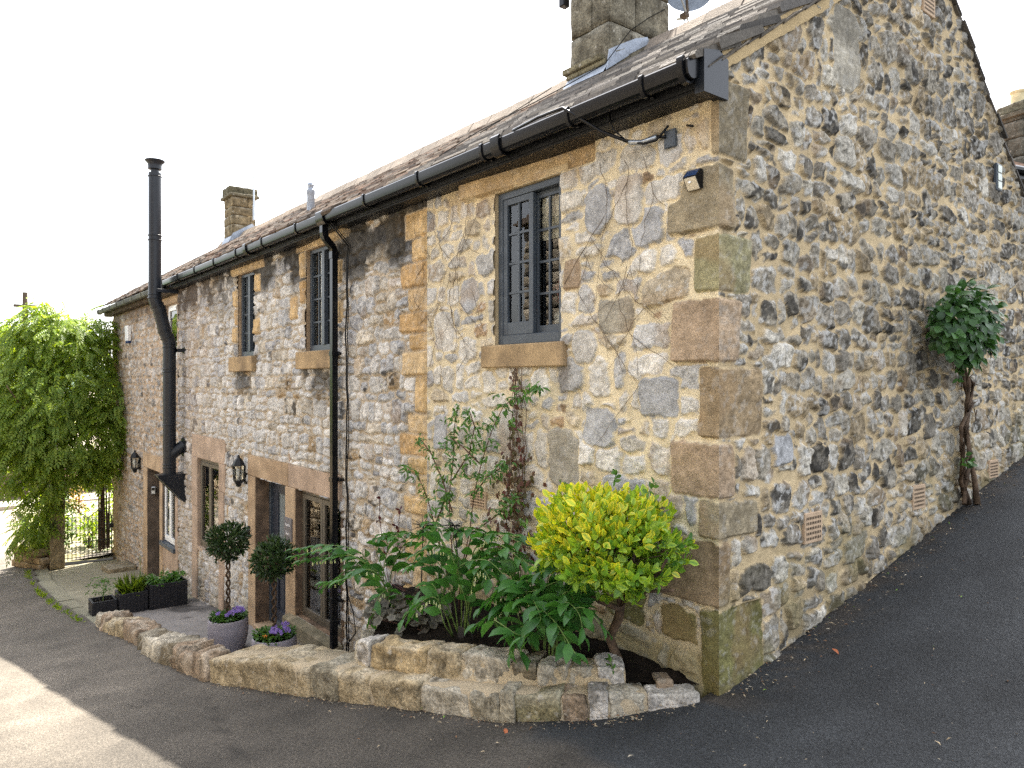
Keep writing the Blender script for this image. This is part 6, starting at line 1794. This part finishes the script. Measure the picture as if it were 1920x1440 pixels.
# ---- Solomon's seal: arching stems with two ranks of leaves and hanging bells
def seal_clump(label, base, stems, seed, lsz=1.0):
    rng = np.random.default_rng(seed)
    t = thing('arching_perennial', label, 'perennial plant', tuple(base))
    LP = []; LD = []; LN = []; LL = []; LW = []; BP = []
    more = [([np.array(p, float) + (rng.normal(size=3) * [.05, .05, .03] if i else 0) * min(i, 2) * .7 for i, p in enumerate(c_)], n_, False) for (c_, n_, b_) in stems]
    for (ctrl, nl, bells) in list(stems) + more:
        pts = [np.array(p, float) for p in ctrl]
        # Catmull-Rom through the control points
        pp = [2 * pts[0] - pts[1]] + pts + [2 * pts[-1] - pts[-2]]
        C = []
        for i in range(1, len(pp) - 2):
            for q in np.linspace(0, 1, 10, endpoint=False):
                a, b, c_, d_ = pp[i - 1:i + 3]
                C.append(.5 * (2 * b + (c_ - a) * q + (2 * a - 5 * b + 4 * c_ - d_) * q * q + (3 * b - a - 3 * c_ + d_) * q ** 3))
        C.append(pts[-1]); C = np.array(C)
        mb = MB(); mb.tube([tuple(p - base) for p in C[::2]] + [tuple(C[-1] - base)], [.0055 * (1 - .6 * i / (len(C[::2]))) for i in range(len(C[::2]) + 1)], 6); mb.build('stem', M_STEM, t, smooth=True, world=False)
        s = np.concatenate([[0], np.cumsum(np.linalg.norm(np.diff(C, axis=0), axis=1))]); tot = s[-1]
        for k in range(nl):
            q = tot * (.34 + .66 * k / (nl - 1))
            p = np.array([np.interp(q, s, C[:, j]) for j in range(3)]); p2 = np.array([np.interp(min(q + .03, tot), s, C[:, j]) for j in range(3)]); p1 = np.array([np.interp(q - .03, s, C[:, j]) for j in range(3)])
            tg = unit(p2 - p1)
            side = unit(np.cross(tg, [0, 0, 1])) * (1 if k % 2 else -1)
            up = np.cross(side, tg) * (1 if k % 2 else -1)
            if up[2] < 0: up = -up
            sz = lsz * (.155 - .06 * (k / (nl - 1)) ** 2) * rng.uniform(.85, 1.12)
            LP.append(p); LD.append(unit(side * 1.0 + tg * (.75 + .5 * k / nl) + np.array([0, 0, -.22]) + rng.normal(size=3) * .13)); LN.append(unit(up + side * .25 + rng.normal(size=3) * .18)); LL.append(sz); LW.append(sz * rng.uniform(.44, .54))
            if bells and .15 < k / nl < .75:
                for w in range(2): BP.append(p + tg * rng.uniform(-.015, .015) + rng.normal(size=3) * .004 - [0, 0, .02])
    leaves('foliage', np.array(LP) - base, LD, LN, np.array(LL), np.array(LW), LM_SEAL, t, T_OVAL, world=False, curl=1.3)
    if BP:
        mb = MB()
        for p in BP:
            mb.lathe([(.001, -.005), (.0035, -.008), (.0045, -.02), (.0042, -.028), (.0055, -.033)], tuple(p - base), 6)
        mb.build('bell_flowers', LM_BELL, t, smooth=True, world=False)
    return t
def FP(*a): return [F(u, v, y) for (u, v, y) in a]
seal_clump('arching green perennial with rows of leaves reaching left across the downpipe', np.array([-2.75, -.45, soilz(-2.75, -.45)]), [
    (FP((735, 1180, -.45), (715, 1110, -.5), (680, 1040, -.6), (620, 1022, -.75), (548, 1030, -.85)), 17, True),
    (FP((738, 1180, -.45), (712, 1095, -.55), (670, 1045, -.7), (625, 1045, -.8), (556, 1052, -.9)), 16, True),
    (FP((745, 1185, -.48), (725, 1110, -.6), (700, 1070, -.75), (655, 1075, -.85), (602, 1105, -.95)), 14, True),
    (FP((735, 1180, -.40), (730, 1100, -.42), (745, 1040, -.45), (780, 1000, -.5), (822, 985, -.55)), 14, False),
    (FP((740, 1180, -.40), (725, 1090, -.45), (705, 1030, -.5), (720, 1005, -.55), (770, 998, -.6)), 14, False),
    (FP((745, 1190, -.50), (740, 1140, -.6), (722, 1110, -.7), (705, 1130, -.8), (698, 1165, -.82)), 10, True),
    (FP((750, 1190, -.45), (735, 1130, -.5), (700, 1080, -.6), (660, 1060, -.65), (640, 1080, -.7)), 12, False)], 61, 1.0)
seal_clump('arching green perennial with bell flowers in the middle of the bed under the tall shrub', np.array([-2.05, -.5, soilz(-2.05, -.5)]), [
    (FP((860, 1190, -.5), (850, 1120, -.55), (825, 1060, -.6), (800, 1045, -.65), (775, 1060, -.7)), 12, True),
    (FP((865, 1190, -.5), (865, 1110, -.55), (850, 1045, -.6), (815, 1025, -.7), (780, 1040, -.75)), 13, True),
    (FP((870, 1195, -.45), (880, 1100, -.5), (890, 1030, -.5), (930, 1000, -.55), (985, 1022, -.55)), 15, True),
    (FP((875, 1195, -.45), (890, 1110, -.5), (905, 1050, -.55), (945, 1030, -.6), (995, 1060, -.6)), 14, False),
    (FP((870, 1195, -.5), (880, 1130, -.6), (890, 1080, -.65), (905, 1065, -.7), (925, 1100, -.72)), 11, True),
    (FP((850, 1195, -.55), (835, 1150, -.65), (815, 1120, -.75), (790, 1130, -.8), (772, 1160, -.82)), 11, True),
    (FP((880, 1200, -.4), (870, 1100, -.4), (850, 1010, -.4), (870, 990, -.45), (910, 1000, -.5)), 13, False)], 62, 1.0)
seal_clump('leafy green perennial crowding the front right of the bed below the golden shrub', np.array([-1.30, -.5, soilz(-1.3, -.5)]), [
    (FP((1000, 1225, -.5), (990, 1170, -.6), (960, 1130, -.7), (925, 1150, -.75), (885, 1175, -.78)), 12, True),
    (FP((1010, 1230, -.5), (1005, 1160, -.6), (985, 1110, -.65), (950, 1110, -.7), (905, 1140, -.75)), 13, True),
    (FP((1020, 1230, -.45), (1020, 1150, -.5), (1015, 1095, -.55), (985, 1090, -.62), (960, 1110, -.66)), 12, False),
    (FP((1030, 1235, -.5), (1030, 1170, -.6), (1025, 1130, -.65), (1005, 1160, -.75), (990, 1200, -.78)), 11, False),
    (FP((1040, 1235, -.5), (1050, 1170, -.6), (1060, 1130, -.65), (1085, 1150, -.72), (1095, 1195, -.72)), 11, False),
    (FP((1050, 1240, -.48), (1065, 1180, -.52), (1075, 1125, -.55), (1060, 1110, -.6), (1040, 1140, -.68)), 11, False),
    (FP((1060, 1240, -.42), (1080, 1150, -.42), (1090, 1090, -.42), (1075, 1060, -.45), (1050, 1065, -.5)), 12, False),
    (FP((1035, 1235, -.5), (1040, 1190, -.62), (1040, 1170, -.7), (1055, 1190, -.76), (1065, 1220, -.78)), 9, False),
    (FP((1015, 1230, -.5), (1000, 1190, -.62), (980, 1175, -.72), (965, 1195, -.78), (958, 1225, -.8)), 9, False),
    (FP((1045, 1235, -.35), (1040, 1120, -.32), (1050, 1050, -.3), (1060, 1010, -.3), (1085, 1000, -.32)), 12, False),
    (FP((985, 1220, -.45), (970, 1140, -.45), (965, 1080, -.48), (940, 1060, -.52), (915, 1070, -.58)), 12, True)], 63, 1.12)

# ---- tall thin shrub against the wall
base = np.array([-2.05, -.28, soilz(-2.05, -.28)])
t = thing('tall_thin_shrub', 'tall sparse shrub with thin brown stems and fresh leaves against the wall', 'shrub', tuple(base))
rng = np.random.default_rng(71); mb = MB()
def jit(pts, y):
    return [F(u, v, y + rng.normal() * .015) - base for (u, v) in pts]
STEMS = [[(855, 1195), (852, 1080), (845, 1000), (842, 930), (850, 860), (852, 800), (858, 765)], [(860, 1195), (862, 1080), (880, 1000), (890, 920), (905, 860), (925, 800), (945, 760), (985, 735), (1012, 725)],
         [(855, 1190), (835, 1060), (815, 985), (800, 930), (785, 895), (765, 880)], [(848, 960), (830, 900), (808, 850), (790, 825)], [(888, 930), (912, 895), (935, 880), (950, 870)], [(848, 900), (880, 850), (890, 800), (880, 770)],
         [(900, 870), (870, 840), (845, 820)], [(860, 1100), (885, 1000), (940, 960), (965, 940)], [(815, 985), (830, 950), (835, 930)]]
SPR = []
for s in STEMS:
    p = jit(s, -.16); mb.tube([tuple(q) for q in p], [max(.0022, .0065 - .0006 * i) for i in range(len(p))], 6)
    for i in range(1, len(p)):
        if s[i][1] < 1000: SPR += [p[i], (p[i] + p[i - 1]) / 2]
for (u, v) in ((858, 770), (845, 790), (870, 800), (835, 830), (850, 850), (880, 820), (900, 835), (920, 800), (935, 780), (950, 765), (940, 740), (965, 745), (985, 740), (1005, 728), (765, 882), (755, 872), (790, 825), (845, 870), (862, 890), (820, 925), (845, 925), (885, 870), (905, 800), (875, 780), (955, 790), (930, 830), (950, 935), (935, 950), (965, 930), (890, 895)):
    SPR.append(F(u, v, -.17 + rng.normal() * .03) - base)
mb.build('stems', M_TWIG, t, smooth=True, world=False)
PP = []; DD = []
for c0 in SPR:
    for k in range(rng.integers(5, 11)):
        PP.append(c0 + rng.normal(size=3) * [.026, .02, .026]); DD.append(unit(rng.normal(size=3) * [1, .6, .5] + [0, -.25, -.45]))
n = len(PP)
leaves('foliage', PP, DD, unit(rdir(rng, n) * .6 + [.2, -.5, .8]), rng.uniform(.04, .085, n), rng.uniform(.016, .028, n), LM_SHRUB, t, T_OVAL, world=False, curl=1.4)
# ---- red creeper hanging below the window sill
base = np.array([-1.72, -.06, soilz(-1.72, -.06)])
t = thing('red_creeper', 'dull red and green creeper hanging in a narrow column below the window sill', 'climber', tuple(base))
mb = MB()
for k in range(7):
    pts = [F(958 + k * 3.5 + 8 * math.sin(v / 55 + k) + rng.normal() * 2, v, -.035) - base for v in range(690, 1080, 26)]
    mb.tube([tuple(p) for p in pts], .0028, 5)
mb.build('stems', M_TWIG, t, smooth=True, world=False)
PP = []
for v, w, n in ((720, 8, 10), (760, 12, 12), (800, 8, 12), (830, 12, 18), (870, 16, 34), (900, 20, 46), (930, 18, 46), (960, 20, 36), (1000, 24, 36), (1040, 26, 34), (985, 40, 12)):
    for k in range(n): PP.append(F(966 + rng.normal() * w, v + rng.normal() * 16, -.045 - .04 * rng.random()) - base)
n = len(PP)
leaves('foliage', PP, unit(rdir(rng, n) * [.8, .3, .4] - [0, .1, .7]), unit(rdir(rng, n) * .4 + [.1, -1, .3]), rng.uniform(.03, .065, n), rng.uniform(.025, .045, n), LM_RED, t, T_OVAL, world=False)
# ---- heuchera mound
base = np.array([-2.62, -.55, soilz(-2.62, -.55)])
t = thing('marbled_heuchera', 'low mound of silvery marbled leaves at the left end of the flower bed', 'perennial plant', tuple(base))
n = 150; a = rng.uniform(0, 6.283, n); q = np.sqrt(rng.random(n)) * .36
P = np.stack([q * np.cos(a) * .9, q * np.sin(a) * .8, .03 + .16 * rng.random(n) + .06 * (1 - q / .36)], 1)
T_LOBE = (np.array([(.35, 0, 0)] + [(.5 + (.5 + .09 * math.cos(5 * th)) * math.cos(th), (.5 + .09 * math.cos(5 * th)) * math.sin(th), .06 + .03 * math.cos(5 * th)) for th in np.linspace(0, 6.283, 20, endpoint=False)]), [(0, i + 1, (i + 1) % 20 + 1) for i in range(20)])
kc = np.repeat(np.where(np.arange(21) == 0, .4, 1.25)[None], n, 0)[..., None] * np.ones(3)
leaves('foliage', P, unit(np.stack([np.cos(a), np.sin(a), -.5 + 0 * a], 1) + rdir(rng, n) * .4), unit(np.stack([.5 + 0 * a, -.5 + 0 * a, .8 + 0 * a], 1) + rdir(rng, n) * .35), rng.uniform(.055, .095, n), rng.uniform(.055, .095, n), leafmat('marbled_leaf', (.05, .042, .03), (.115, .11, .08), .55, .12, attr=True), t, T_LOBE, kc.reshape(-1, 3), world=False, smooth=False)
mb = MB()
for k in range(40): mb.tube([(0, 0, -.02), tuple(P[k])], .003, 4)
mb.build('stalks', M_TWIG, t, world=False)
# ---- small dark red shoots by the older wall
base = np.array([-3.35, -.12, soilz(-3.3, -.1)])
t = thing('dark_red_shoots', 'two thin dark red shoots with few leaves in front of the older wall', 'plant', tuple(base))
mb = MB(); PP = []
for s in ([(728, 1090), (722, 1040), (716, 1005), (712, 975), (712, 935)], [(740, 1090), (745, 1030), (748, 990), (749, 955)]):
    p = [F(u, v, -.12) - base for (u, v) in s]; p = [np.array([0, 0, -.02])] + p
    mb.tube([tuple(q) for q in p], .0035, 5)
    for q in p[2:]:
        for k in range(3): PP.append(q + rng.normal(size=3) * .012)
mb.build('stems', mat('maroon_stem', color=(.07, .02, .018), rough=.7, bump=.1), t, world=False)
n = len(PP); leaves('foliage', PP, rdir(rng, n), rdir(rng, n), .05, .03, leafmat('maroon_leaf', (.06, .015, .015), (.10, .025, .02), .5, .2), t, T_OVAL, world=False)
# ---- dead flower head stakes and slate tag
for (u0, v0, u1, v1, lab) in ((705, 1200, 700, 900, ''), (0, 0, 0, 0, '')):
    pass
sk = 0
for (pts, lab) in (([(795, 1195), (790, 1100), (793, 1010), (794, 985)], 'black dried umbel on a stake, left one of the pair in the bed'), ([(888, 1215), (872, 1120), (858, 1040), (852, 985)], 'black dried umbel on a leaning stake holding the slate tag in the bed')):
    b0 = F(*pts[0], -.50); b0[2] = soilz(b0[0], b0[1])
    t = thing('garden_stake', lab, 'garden stake', tuple(b0), 'dark stakes with dried flower heads')
    mb = MB(); P_ = [np.array([0, 0, -.05])] + [F(u, v, -.5) - b0 for (u, v) in pts[1:]]; mb.tube([tuple(p) for p in P_], .0055, 6); mb.build('stake', M_IRON, t, world=False)
    mb = MB(); top = P_[-1]
    for k in range(22):
        d = unit(rng.normal(size=3) * [1, .8, .5] + [0, 0, .25]); mb.tube([tuple(top), tuple(top + d * rng.uniform(.07, .15))], [.003, .0015], 4)
    mb.build('dried_head', M_IRON, t, world=False)
tg = thing('slate_tag', 'small dark slate tag hanging from the leaning stake above the soil', 'plant tag', tuple(F(866, 1187, -.52)))
mb = MB(); mb.bbox(-.036, .036, -.004, .004, -.05, .045, .002); o = mb.build('tag_plate', mat('tag_slate', color=(.05, .045, .042), rough=.8, bump=.1), tg, world=False); o.rotation_euler = (.1, .15, .3)
mb = MB(); mb.tube([(0, 0, .04), (.0, .01, .1), (.012, .02, .2)], .0015, 4); mb.build('tag_string', M_METAL, tg, world=False)
# ---- dead creeper strands on the pointed wall
t = thing('dead_creeper', 'thin leafless creeper strands clinging to the pale wall around the upper window', 'climber', (-1.0, -.03, 3.3))
mb = MB(); rr = random.Random(17)
def strand(p, n, dep, bias=0.0):
    pts = [p]; d = rr.uniform(-.5, .5) + bias
    for k in range(n):
        d = .8 * d + rr.uniform(-.55, .55) + bias * .25
        p = (p[0] + .055 * d, p[1] - rr.uniform(.03, .075)); pts.append(p)
        if (-2.24 < p[0] < -1.28 and p[1] > 1.9) or p[0] > -.40: break
        if dep and rr.random() < .10: strand(p, rr.randint(4, 10), dep - 1, rr.choice([-.7, .7]))
    if len(pts) > 1:
        mb.tube([(x, -.022 - .012 * rr.random(), z) for x, z in pts], [.0022 * (1 - .5 * i / len(pts)) for i in range(len(pts))], 4)
for x0, z0, n in ((-.95, 3.34, 20), (-.72, 3.30, 22), (-.55, 3.28, 18), (-1.02, 2.75, 14), (-.7, 2.6, 14), (-2.75, 3.4, 18), (-3.12, 3.4, 18), (-2.5, 3.38, 18), (-2.35, 3.3, 14), (-3.4, 3.3, 10), (-2.8, 2.8, 16), (-2.45, 2.6, 14), (-2.95, 2.0, 14)):
    strand((x0, z0), n, 2)
mb.build('strands', M_DRY, t, smooth=True)

# ---- climbing plant on the gable with a twisted trunk
base = np.array([.14, 3.34, float(gz(.14, 3.34))])
t = thing('wall_climber', 'dark green climber with a mop head and twisted bare trunk on the gable wall', 'climber', tuple(base))
rng = np.random.default_rng(81); mb = MB()
def gpt(u, v, x=.10): return G(u, v, x) - base
path = [(1812, 945), (1806, 900), (1812, 850), (1808, 800), (1818, 760), (1816, 720), (1802, 690), (1796, 660), (1792, 630)]
for ph in range(4):
    pts = [gpt(u + 7 * math.sin(i * 1.9 + ph * 1.6) + (ph - 1.5) * 1.5 * (1.6 - i * .15), v, .08 + .03 * math.cos(i * 1.9 + ph * 1.6)) for i, (u, v) in enumerate(path)]
    mb.tube([tuple(p) for p in pts], [.021 - .0011 * i for i in range(len(pts))], 8)
mb.tube([tuple(gpt(1832, 945, .12)), tuple(gpt(1828, 905, .1)), tuple(gpt(1818, 850, .09))], [.03, .022, .018], 8)
for k in range(60):
    i = rng.integers(1, len(path) - 1); a_ = gpt(*path[i], .1) + rng.normal(size=3) * .03; mb.tube([tuple(a_), tuple(a_ + rng.normal(size=3) * [.02, .05, .06])], [.005, .002], 4)
mb.build('trunk', M_BARK, t, smooth=True, world=False)
n = 760; d = rdir(rng, n)
cc0 = G(1808, 605, .27) - base
lump = 1 + .34 * (vn3(d[:, 0] * 2.8 + 3, d[:, 1] * 2.8, d[:, 2] * 2.8, 18) - .5) * 2
P = cc0 + d * (lump * (1 - .45 * rng.random(n) ** 2))[:, None] * np.array([.18, .37, .29])
P[:, 2] -= .07 * np.clip(P[:, 1] - cc0[1], 0, 1) ; P[:, 0] = np.maximum(P[:, 0], .02 - .14)
D = unit(d * .5 + rdir(rng, n) * .6 + [.25, 0, -.65])
leaves('crown', P, D, unit(d * .8 + [.7, -.2, .3] + rdir(rng, n) * .35), rng.uniform(.065, .11, n), rng.uniform(.045, .075, n), LM_CLIMB, t, T_OVAL, world=False)
P = []; 
for (u, v) in ((1836, 650), (1833, 668), (1800, 690), (1802, 700), (1745, 590), (1752, 610), (1822, 870), (1806, 860)):
    for k in range(7): P.append(gpt(u + rng.normal() * 4, v + rng.normal() * 6, .14 + .06 * rng.random()))
leaves('stray_leaves', P, unit(rdir(rng, len(P)) + [.2, 0, -.5]), rdir(rng, len(P)) + [.8, 0, .2], .06, .04, LM_CLIMB, t, T_OVAL, world=False)

# ---- wisteria over the gate
base = np.array([-17.3, -1.45, -2.45])
t = thing('wisteria', 'huge bright green wisteria mass smothering the gate post at the left', 'climber', tuple(base))
rng = np.random.default_rng(91)
BL = [(60, 660, -17.6, .85), (120, 640, -17.6, .85), (160, 660, -17.4, .8), (45, 740, -17.3, .9), (120, 740, -17.0, .95), (190, 730, -17.2, .7), (60, 820, -17.0, .85), (130, 820, -16.8, .85), (195, 815, -16.7, .62), (15, 800, -17.2, .8), (20, 870, -17.2, .6), (95, 880, -16.9, .55),
      (80, 940, -17.3, .50), (75, 985, -17.4, .42), (60, 1000, -17.6, .35), (150, 870, -17.0, .5), (195, 870, -16.9, .36), (205, 770, -16.6, .45), (70, 605, -17.6, .5), (130, 612, -17.5, .45), (185, 615, -17.4, .35), (75, 575, -17.7, .22), (10, 700, -17.8, .7), (5, 640, -18.6, .6)]
PP = []; DD = []; NN = []; LL = []
for (u, v, X, r) in BL:
    c0 = G(u, v, X); nn_ = int(270 * r * r + 75 * r)
    d = rdir(rng, nn_)
    lump = .75 + .5 * vn3(d[:, 0] * 2.2 + u, d[:, 1] * 2.2, d[:, 2] * 2.2, 33)
    p = c0 + d * (r * lump * (1 - .5 * rng.random(nn_) ** 1.7))[:, None] * np.array([.8, .95, .85])
    ok = ~((p[:, 0] > -17.85) & (p[:, 1] > -.06))
    p = p[ok]; d = d[ok]
    PP.append(p); DD.append(unit(d * [1, 1, .3] * .8 + rdir(rng, len(p)) * .55 + [.15, -.1, -.55])); NN.append(unit(d * .6 + [.3, -.3, .9] + rdir(rng, len(p)) * .3))
PP = np.concatenate(PP); DD = np.concatenate(DD); NN = np.concatenate(NN)
# every compound leaf: a rachis with paired leaflets
LP = []; LD = []; LN = []; LS = []
n = len(PP); Lr = rng.uniform(.24, .42, n)
S = unit(np.cross(DD, NN)); NN = np.cross(S, DD)
for j in range(6):
    q = .12 + .80 * j / 5
    ax_ = PP + DD * (Lr * q)[:, None] - np.array([0, 0, 1]) * (Lr * .25 * q * q)[:, None]
    for sgn in (1, -1):
        LP.append(ax_); LD.append(unit(S * sgn * .85 + DD * .75 - np.array([0, 0, .35]))); LN.append(NN); LS.append(Lr * .36 * (1 - .25 * q))
LP.append(PP + DD * Lr[:, None] - np.array([0, 0, 1]) * (Lr * .25)[:, None]); LD.append(unit(DD - [0, 0, .5])); LN.append(NN); LS.append(Lr * .3)
LP = np.concatenate(LP); LD = np.concatenate(LD); LN = np.concatenate(LN); LS = np.concatenate(LS)
leaves('crown', LP - base, LD, LN, LS, LS * .42, LM_WIS, t, T_SIMPLE, world=False)
mb = MB()
for k in range(4):
    pts = [base + [(.05 * k), .02 * k, 0], base + [.03 + .05 * math.sin(k), .05, .9], base + [.1 * math.cos(k), .1 * math.sin(k * 2), 1.8], base + [-.2 + .3 * k / 3, .3 * math.sin(k), 2.8], base + [-.5 + .4 * k, .9 * math.sin(k * 1.7), 4.2]]
    mb.tube([tuple(p - base) for p in pts], [.05, .045, .035, .028, .012], 8)
for k in range(6):
    y = -.08 - .05 * k; mb.tube([tuple(np.array([-17.9 + .03 * k, y, -2.3]) - base), tuple(np.array([-17.92, y - .03 * math.sin(k), 0]) - base), tuple(np.array([-17.95, y + .05, 3.2]) - base)], [.022, .016, .010], 6)
mb.build('trunk', M_BARK, t, smooth=True, world=False)

# ---- shrubs in the garden beyond the gate, and trees behind
def bush(name, label, cat, c0, r, n, m, ls, seed, group=None, stem=True, tmpl=T_OVAL, wr=.55, droop=-.1):
    rng = np.random.default_rng(seed)
    base = np.array([c0[0], c0[1], c0[2] - r[2]])
    t = thing(name, label, cat, tuple(base), group)
    nb = 9; cb_ = rdir(rng, nb) * np.array(r) * .5; rb = rng.uniform(.40, .62, nb)
    k = rng.integers(0, nb, n); d = rdir(rng, n)
    P = np.array([0, 0, r[2]]) + cb_[k] + d * (rb[k] * (1 - .5 * rng.random(n) ** 2))[:, None] * np.array(r)
    P[:, 2] = np.maximum(P[:, 2], .02)
    leaves('crown', P, unit(d * .6 + rdir(rng, n) * .8 + [0, 0, droop]), unit(d * .5 + [0, 0, .8] + rdir(rng, n) * .4), rng.uniform(.7, 1.3, n) * ls, rng.uniform(.7, 1.3, n) * ls * wr, m, t, tmpl, world=False)
    if stem:
        mb = MB()
        for q in range(6):
            e_ = np.array([0, 0, r[2]]) + cb_[q]; mb.tube([(0, 0, 0), tuple(e_ * .5 + rng.normal(size=3) * .05 * r[0]), tuple(e_)], [max(.012, .05 * r[0]), .03 * r[0], .008], 6)
        mb.build('trunk', M_BARK, t, world=False)
    return t
g0 = -2.5
bush('garden_shrub', 'glossy bright green shrub just behind the iron gate bars', 'shrub', (-19.0, -.35, g0 + .55), (.5, .5, .6), 520, LM_GARD, .085, 1)
bush('garden_shrub', 'yellow-green shrub lit by the sun beside the far cottage end wall', 'shrub', (-19.6, .45, g0 + .75), (.6, .5, .8), 620, LM_GARD, .09, 2)
bush('dark_garden_shrub', 'dark leaved shrub behind the gate post', 'shrub', (-18.6, -1.0, g0 + .85), (.55, .4, 1.0), 800, LM_DK, .075, 3)
bush('red_leaved_shrub', 'shrub with red and orange young leaves behind the gate', 'shrub', (-20.6, -.35, g0 + 1.1), (.32, .32, .38), 240, LM_REDSH, .085, 4)
bush('garden_shrub', 'tall lime green shrub at the back of the garden beyond the gate', 'shrub', (-22.5, 1.2, g0 + 1.3), (1.0, 1.1, 1.5), 1300, LM_GARD, .10, 5)
bush('garden_shrub', 'low leafy shrub at the foot of the gate', 'shrub', (-18.3, -.25, g0 + .22), (.4, .35, .28), 300, LM_DK, .07, 6)
bush('pink_flower_shrub', 'distant shrub with pinkish blooms seen under the creeper', 'shrub', (-25.0, .4, g0 + 1.6), (.7, .7, .8), 420, leafmat('pink_bloom', (.45, .22, .26), (.16, .20, .06), .6, .3), .09, 7)
def tree(label, loc, r, h, n, m, ls, seed):
    rng = np.random.default_rng(seed)
    t = thing('tree', label, 'tree', loc, 'trees beyond the garden')
    nb = 22; cb_ = rdir(rng, nb) * np.array(r) * .62; rb = rng.uniform(.26, .46, nb)
    k = rng.integers(0, nb, n); d = rdir(rng, n)
    P = np.array([0, 0, h]) + cb_[k] + d * (rb[k] * (1 - .4 * rng.random(n) ** 2))[:, None] * np.array(r)
    leaves('crown', P, rdir(rng, n), unit(rdir(rng, n) + [0, 0, .6]), rng.uniform(.7, 1.3, n) * ls, rng.uniform(.7, 1.3, n) * ls * .6, m, t, T_SIMPLE, world=False)
    mb = MB(); mb.tube([(0, 0, 0), (.05, 0, h * .5), (0, 0, h)], [.05 * h, .035 * h, .015 * h], 8)
    for q in range(9): mb.tube([(0, 0, h * .55), tuple(np.array([0, 0, h]) + cb_[q] * .8)], [.02 * h, .006 * h], 6)
    mb.build('trunk', M_BARK, t, world=False)
tree('yellow-green broad tree behind the left side of the creeper', (-33.5, -2.2, -3), (2.6, 2.8, 2.4), 3.6, 6500, LM_GARD, .16, 1)
tree('dark round tree on the skyline beside the telegraph pole', (-62, 2.0, -3), (5, 5, 4.2), 5.2, 7000, LM_DK, .32, 2)
tree('pale green tree behind the creeper next to the far cottage wall', (-40, 8.5, -3), (4, 4, 3.6), 4.2, 7000, LM_FAR, .24, 3)
tree('yellow-green sapling crown just behind the creeper near the house corner', (-24.5, 2.2, -2.6), (1.5, 1.6, 1.9), 3.9, 3000, LM_GARD, .13, 11)
tree('pale leafy tree at the left edge behind the creeper', (-27, -1.9, -2.8), (1.6, 1.5, 1.8), 3.6, 3200, LM_FAR, .14, 12)
tree('tall dark tree at the very left edge of the skyline', (-75, -6.0, -3), (6, 6, 4.5), 5.0, 7000, LM_DK, .36, 4)
# trees across the road behind the opposite wall, mirrored in the windows
tree('leafy green tree above the wall across the road, seen mirrored in the ground floor windows', (-24, -9.5, -2.5), (3, 3, 2.6), 3.6, 5000, LM_GARD, .20, 5)
tree('darker second tree above the wall across the road, mirrored in the windows', (-36, -10, -3), (3.4, 3.2, 3), 4.0, 5000, LM_DK, .22, 6)
# far hill
hx_ = np.linspace(-2000, 200, 60); P = []
hills_v = []
for j in range(10):
    for x in np.linspace(-700, 900, 60):
        r_ = j / 9
        P.append((-600 - 500 * r_ , x, -6 + 78 * math.sin(r_ * math.pi / 2) * (.55 + .45 * math.sin(x / 180 + 1.0) * math.cos(x / 77))))
a = (np.arange(9)[:, None] * 60 + np.arange(59)[None]).ravel()
o = from_arrays('hill', np.array(P), np.stack([a, a + 1, a + 61, a + 60], 1), mat('wooded_hill', color=(.10, .15, .12), color2=(.06, .10, .08), rough=.95, var=.4, vscale=.03, fine=.2, fvar=.3, bump=0), None, None, True)
setprops(o, kind='structure')

# ---- litter and weeds
rng = np.random.default_rng(5)
n = 1300; PP = []
for k in range(n):
    w = rng.random()
    if w < .45:
        y = rng.uniform(0, 5.4); x = .03 + abs(rng.normal()) * .12
    elif w < .82:
        u = rng.uniform(400, 1300); p, tt, nn, z0, z1 = wl(u); p = p - nn * abs(rng.normal()) * .07; x, y = p
    else:
        x = rng.uniform(-1.5, 2.0); y = rng.uniform(-1.6, 3.0)
        if x < .05 and y > -1.0: continue
    PP.append((x, y, float(gz(x, y)) + .006 + .008))
n = len(PP)
kk = rng.random(n); CC = np.where(kk[:, None] < .5, [.40, .32, .21], np.where(kk[:, None] < .8, [.22, .12, .06], np.where(kk[:, None] < .97, [.34, .30, .23], [.2, .35, .05])))
Ls = rng.uniform(.010, .034, n) * (.5 + .8 * rng.random(n))
o = leaves('leaf_litter', PP, rdir(rng, n) * [1, 1, .12], np.array([0, 0, 1]) + rdir(rng, n) * .3, Ls, Ls * rng.uniform(.12, .4, n), mat('dry_litter', attr=True, rough=.9, var=.2, bump=0), None, T_SIMPLE, CC)
setprops(o, kind='stuff')
for i, (u, v, lab) in enumerate(((1560, 1217, 'orange-brown fallen leaf on the dark lane near the gable'), (947, 1367, 'russet fallen leaf on the road below the low wall'))):
    r_ = ray(u, v); q = .5
    while True:
        p = CAMP + r_ * q
        if p[2] < float(gz(p[0], p[1])) + .008 or q > 20: break
        q += .01
    t = leaves('fallen_leaf', [p + [0, 0, .004]], [(.8, -.5, .0)], [(0, 0, 1)], .075, .026, leafmat('russet_leaf', (.42, .13, .05), (.42, .13, .05), .7, .1), None, T_OVAL)
    setprops(t, lab, 'leaf')
n = 260; PP = []
for k in range(n):
    i = rng.integers(0, 9); x = rng.choice([-9.9, -10.6, -11.3, -12.0, -12.8, -13.6, -14.6, -15.8, -16.6]) + rng.normal() * .13
    y = np.interp(-x, [9, 9.7, 11.4, 13.2, 15.2, 17.2], [-1.8, -1.83, -1.93, -1.96, -1.93, -1.8]) - .03 - abs(rng.normal()) * .03
    PP.append((x, y, float(gz(x, y)) + .01))
o = leaves('weeds', PP, rdir(rng, len(PP)) * [1, 1, .3] + [0, -.1, .8], rdir(rng, len(PP)) + [.5, -.5, .5], rng.uniform(.04, .11, len(PP)), .022, LM_GARD, None, T_SIMPLE)
setprops(o, kind='stuff')
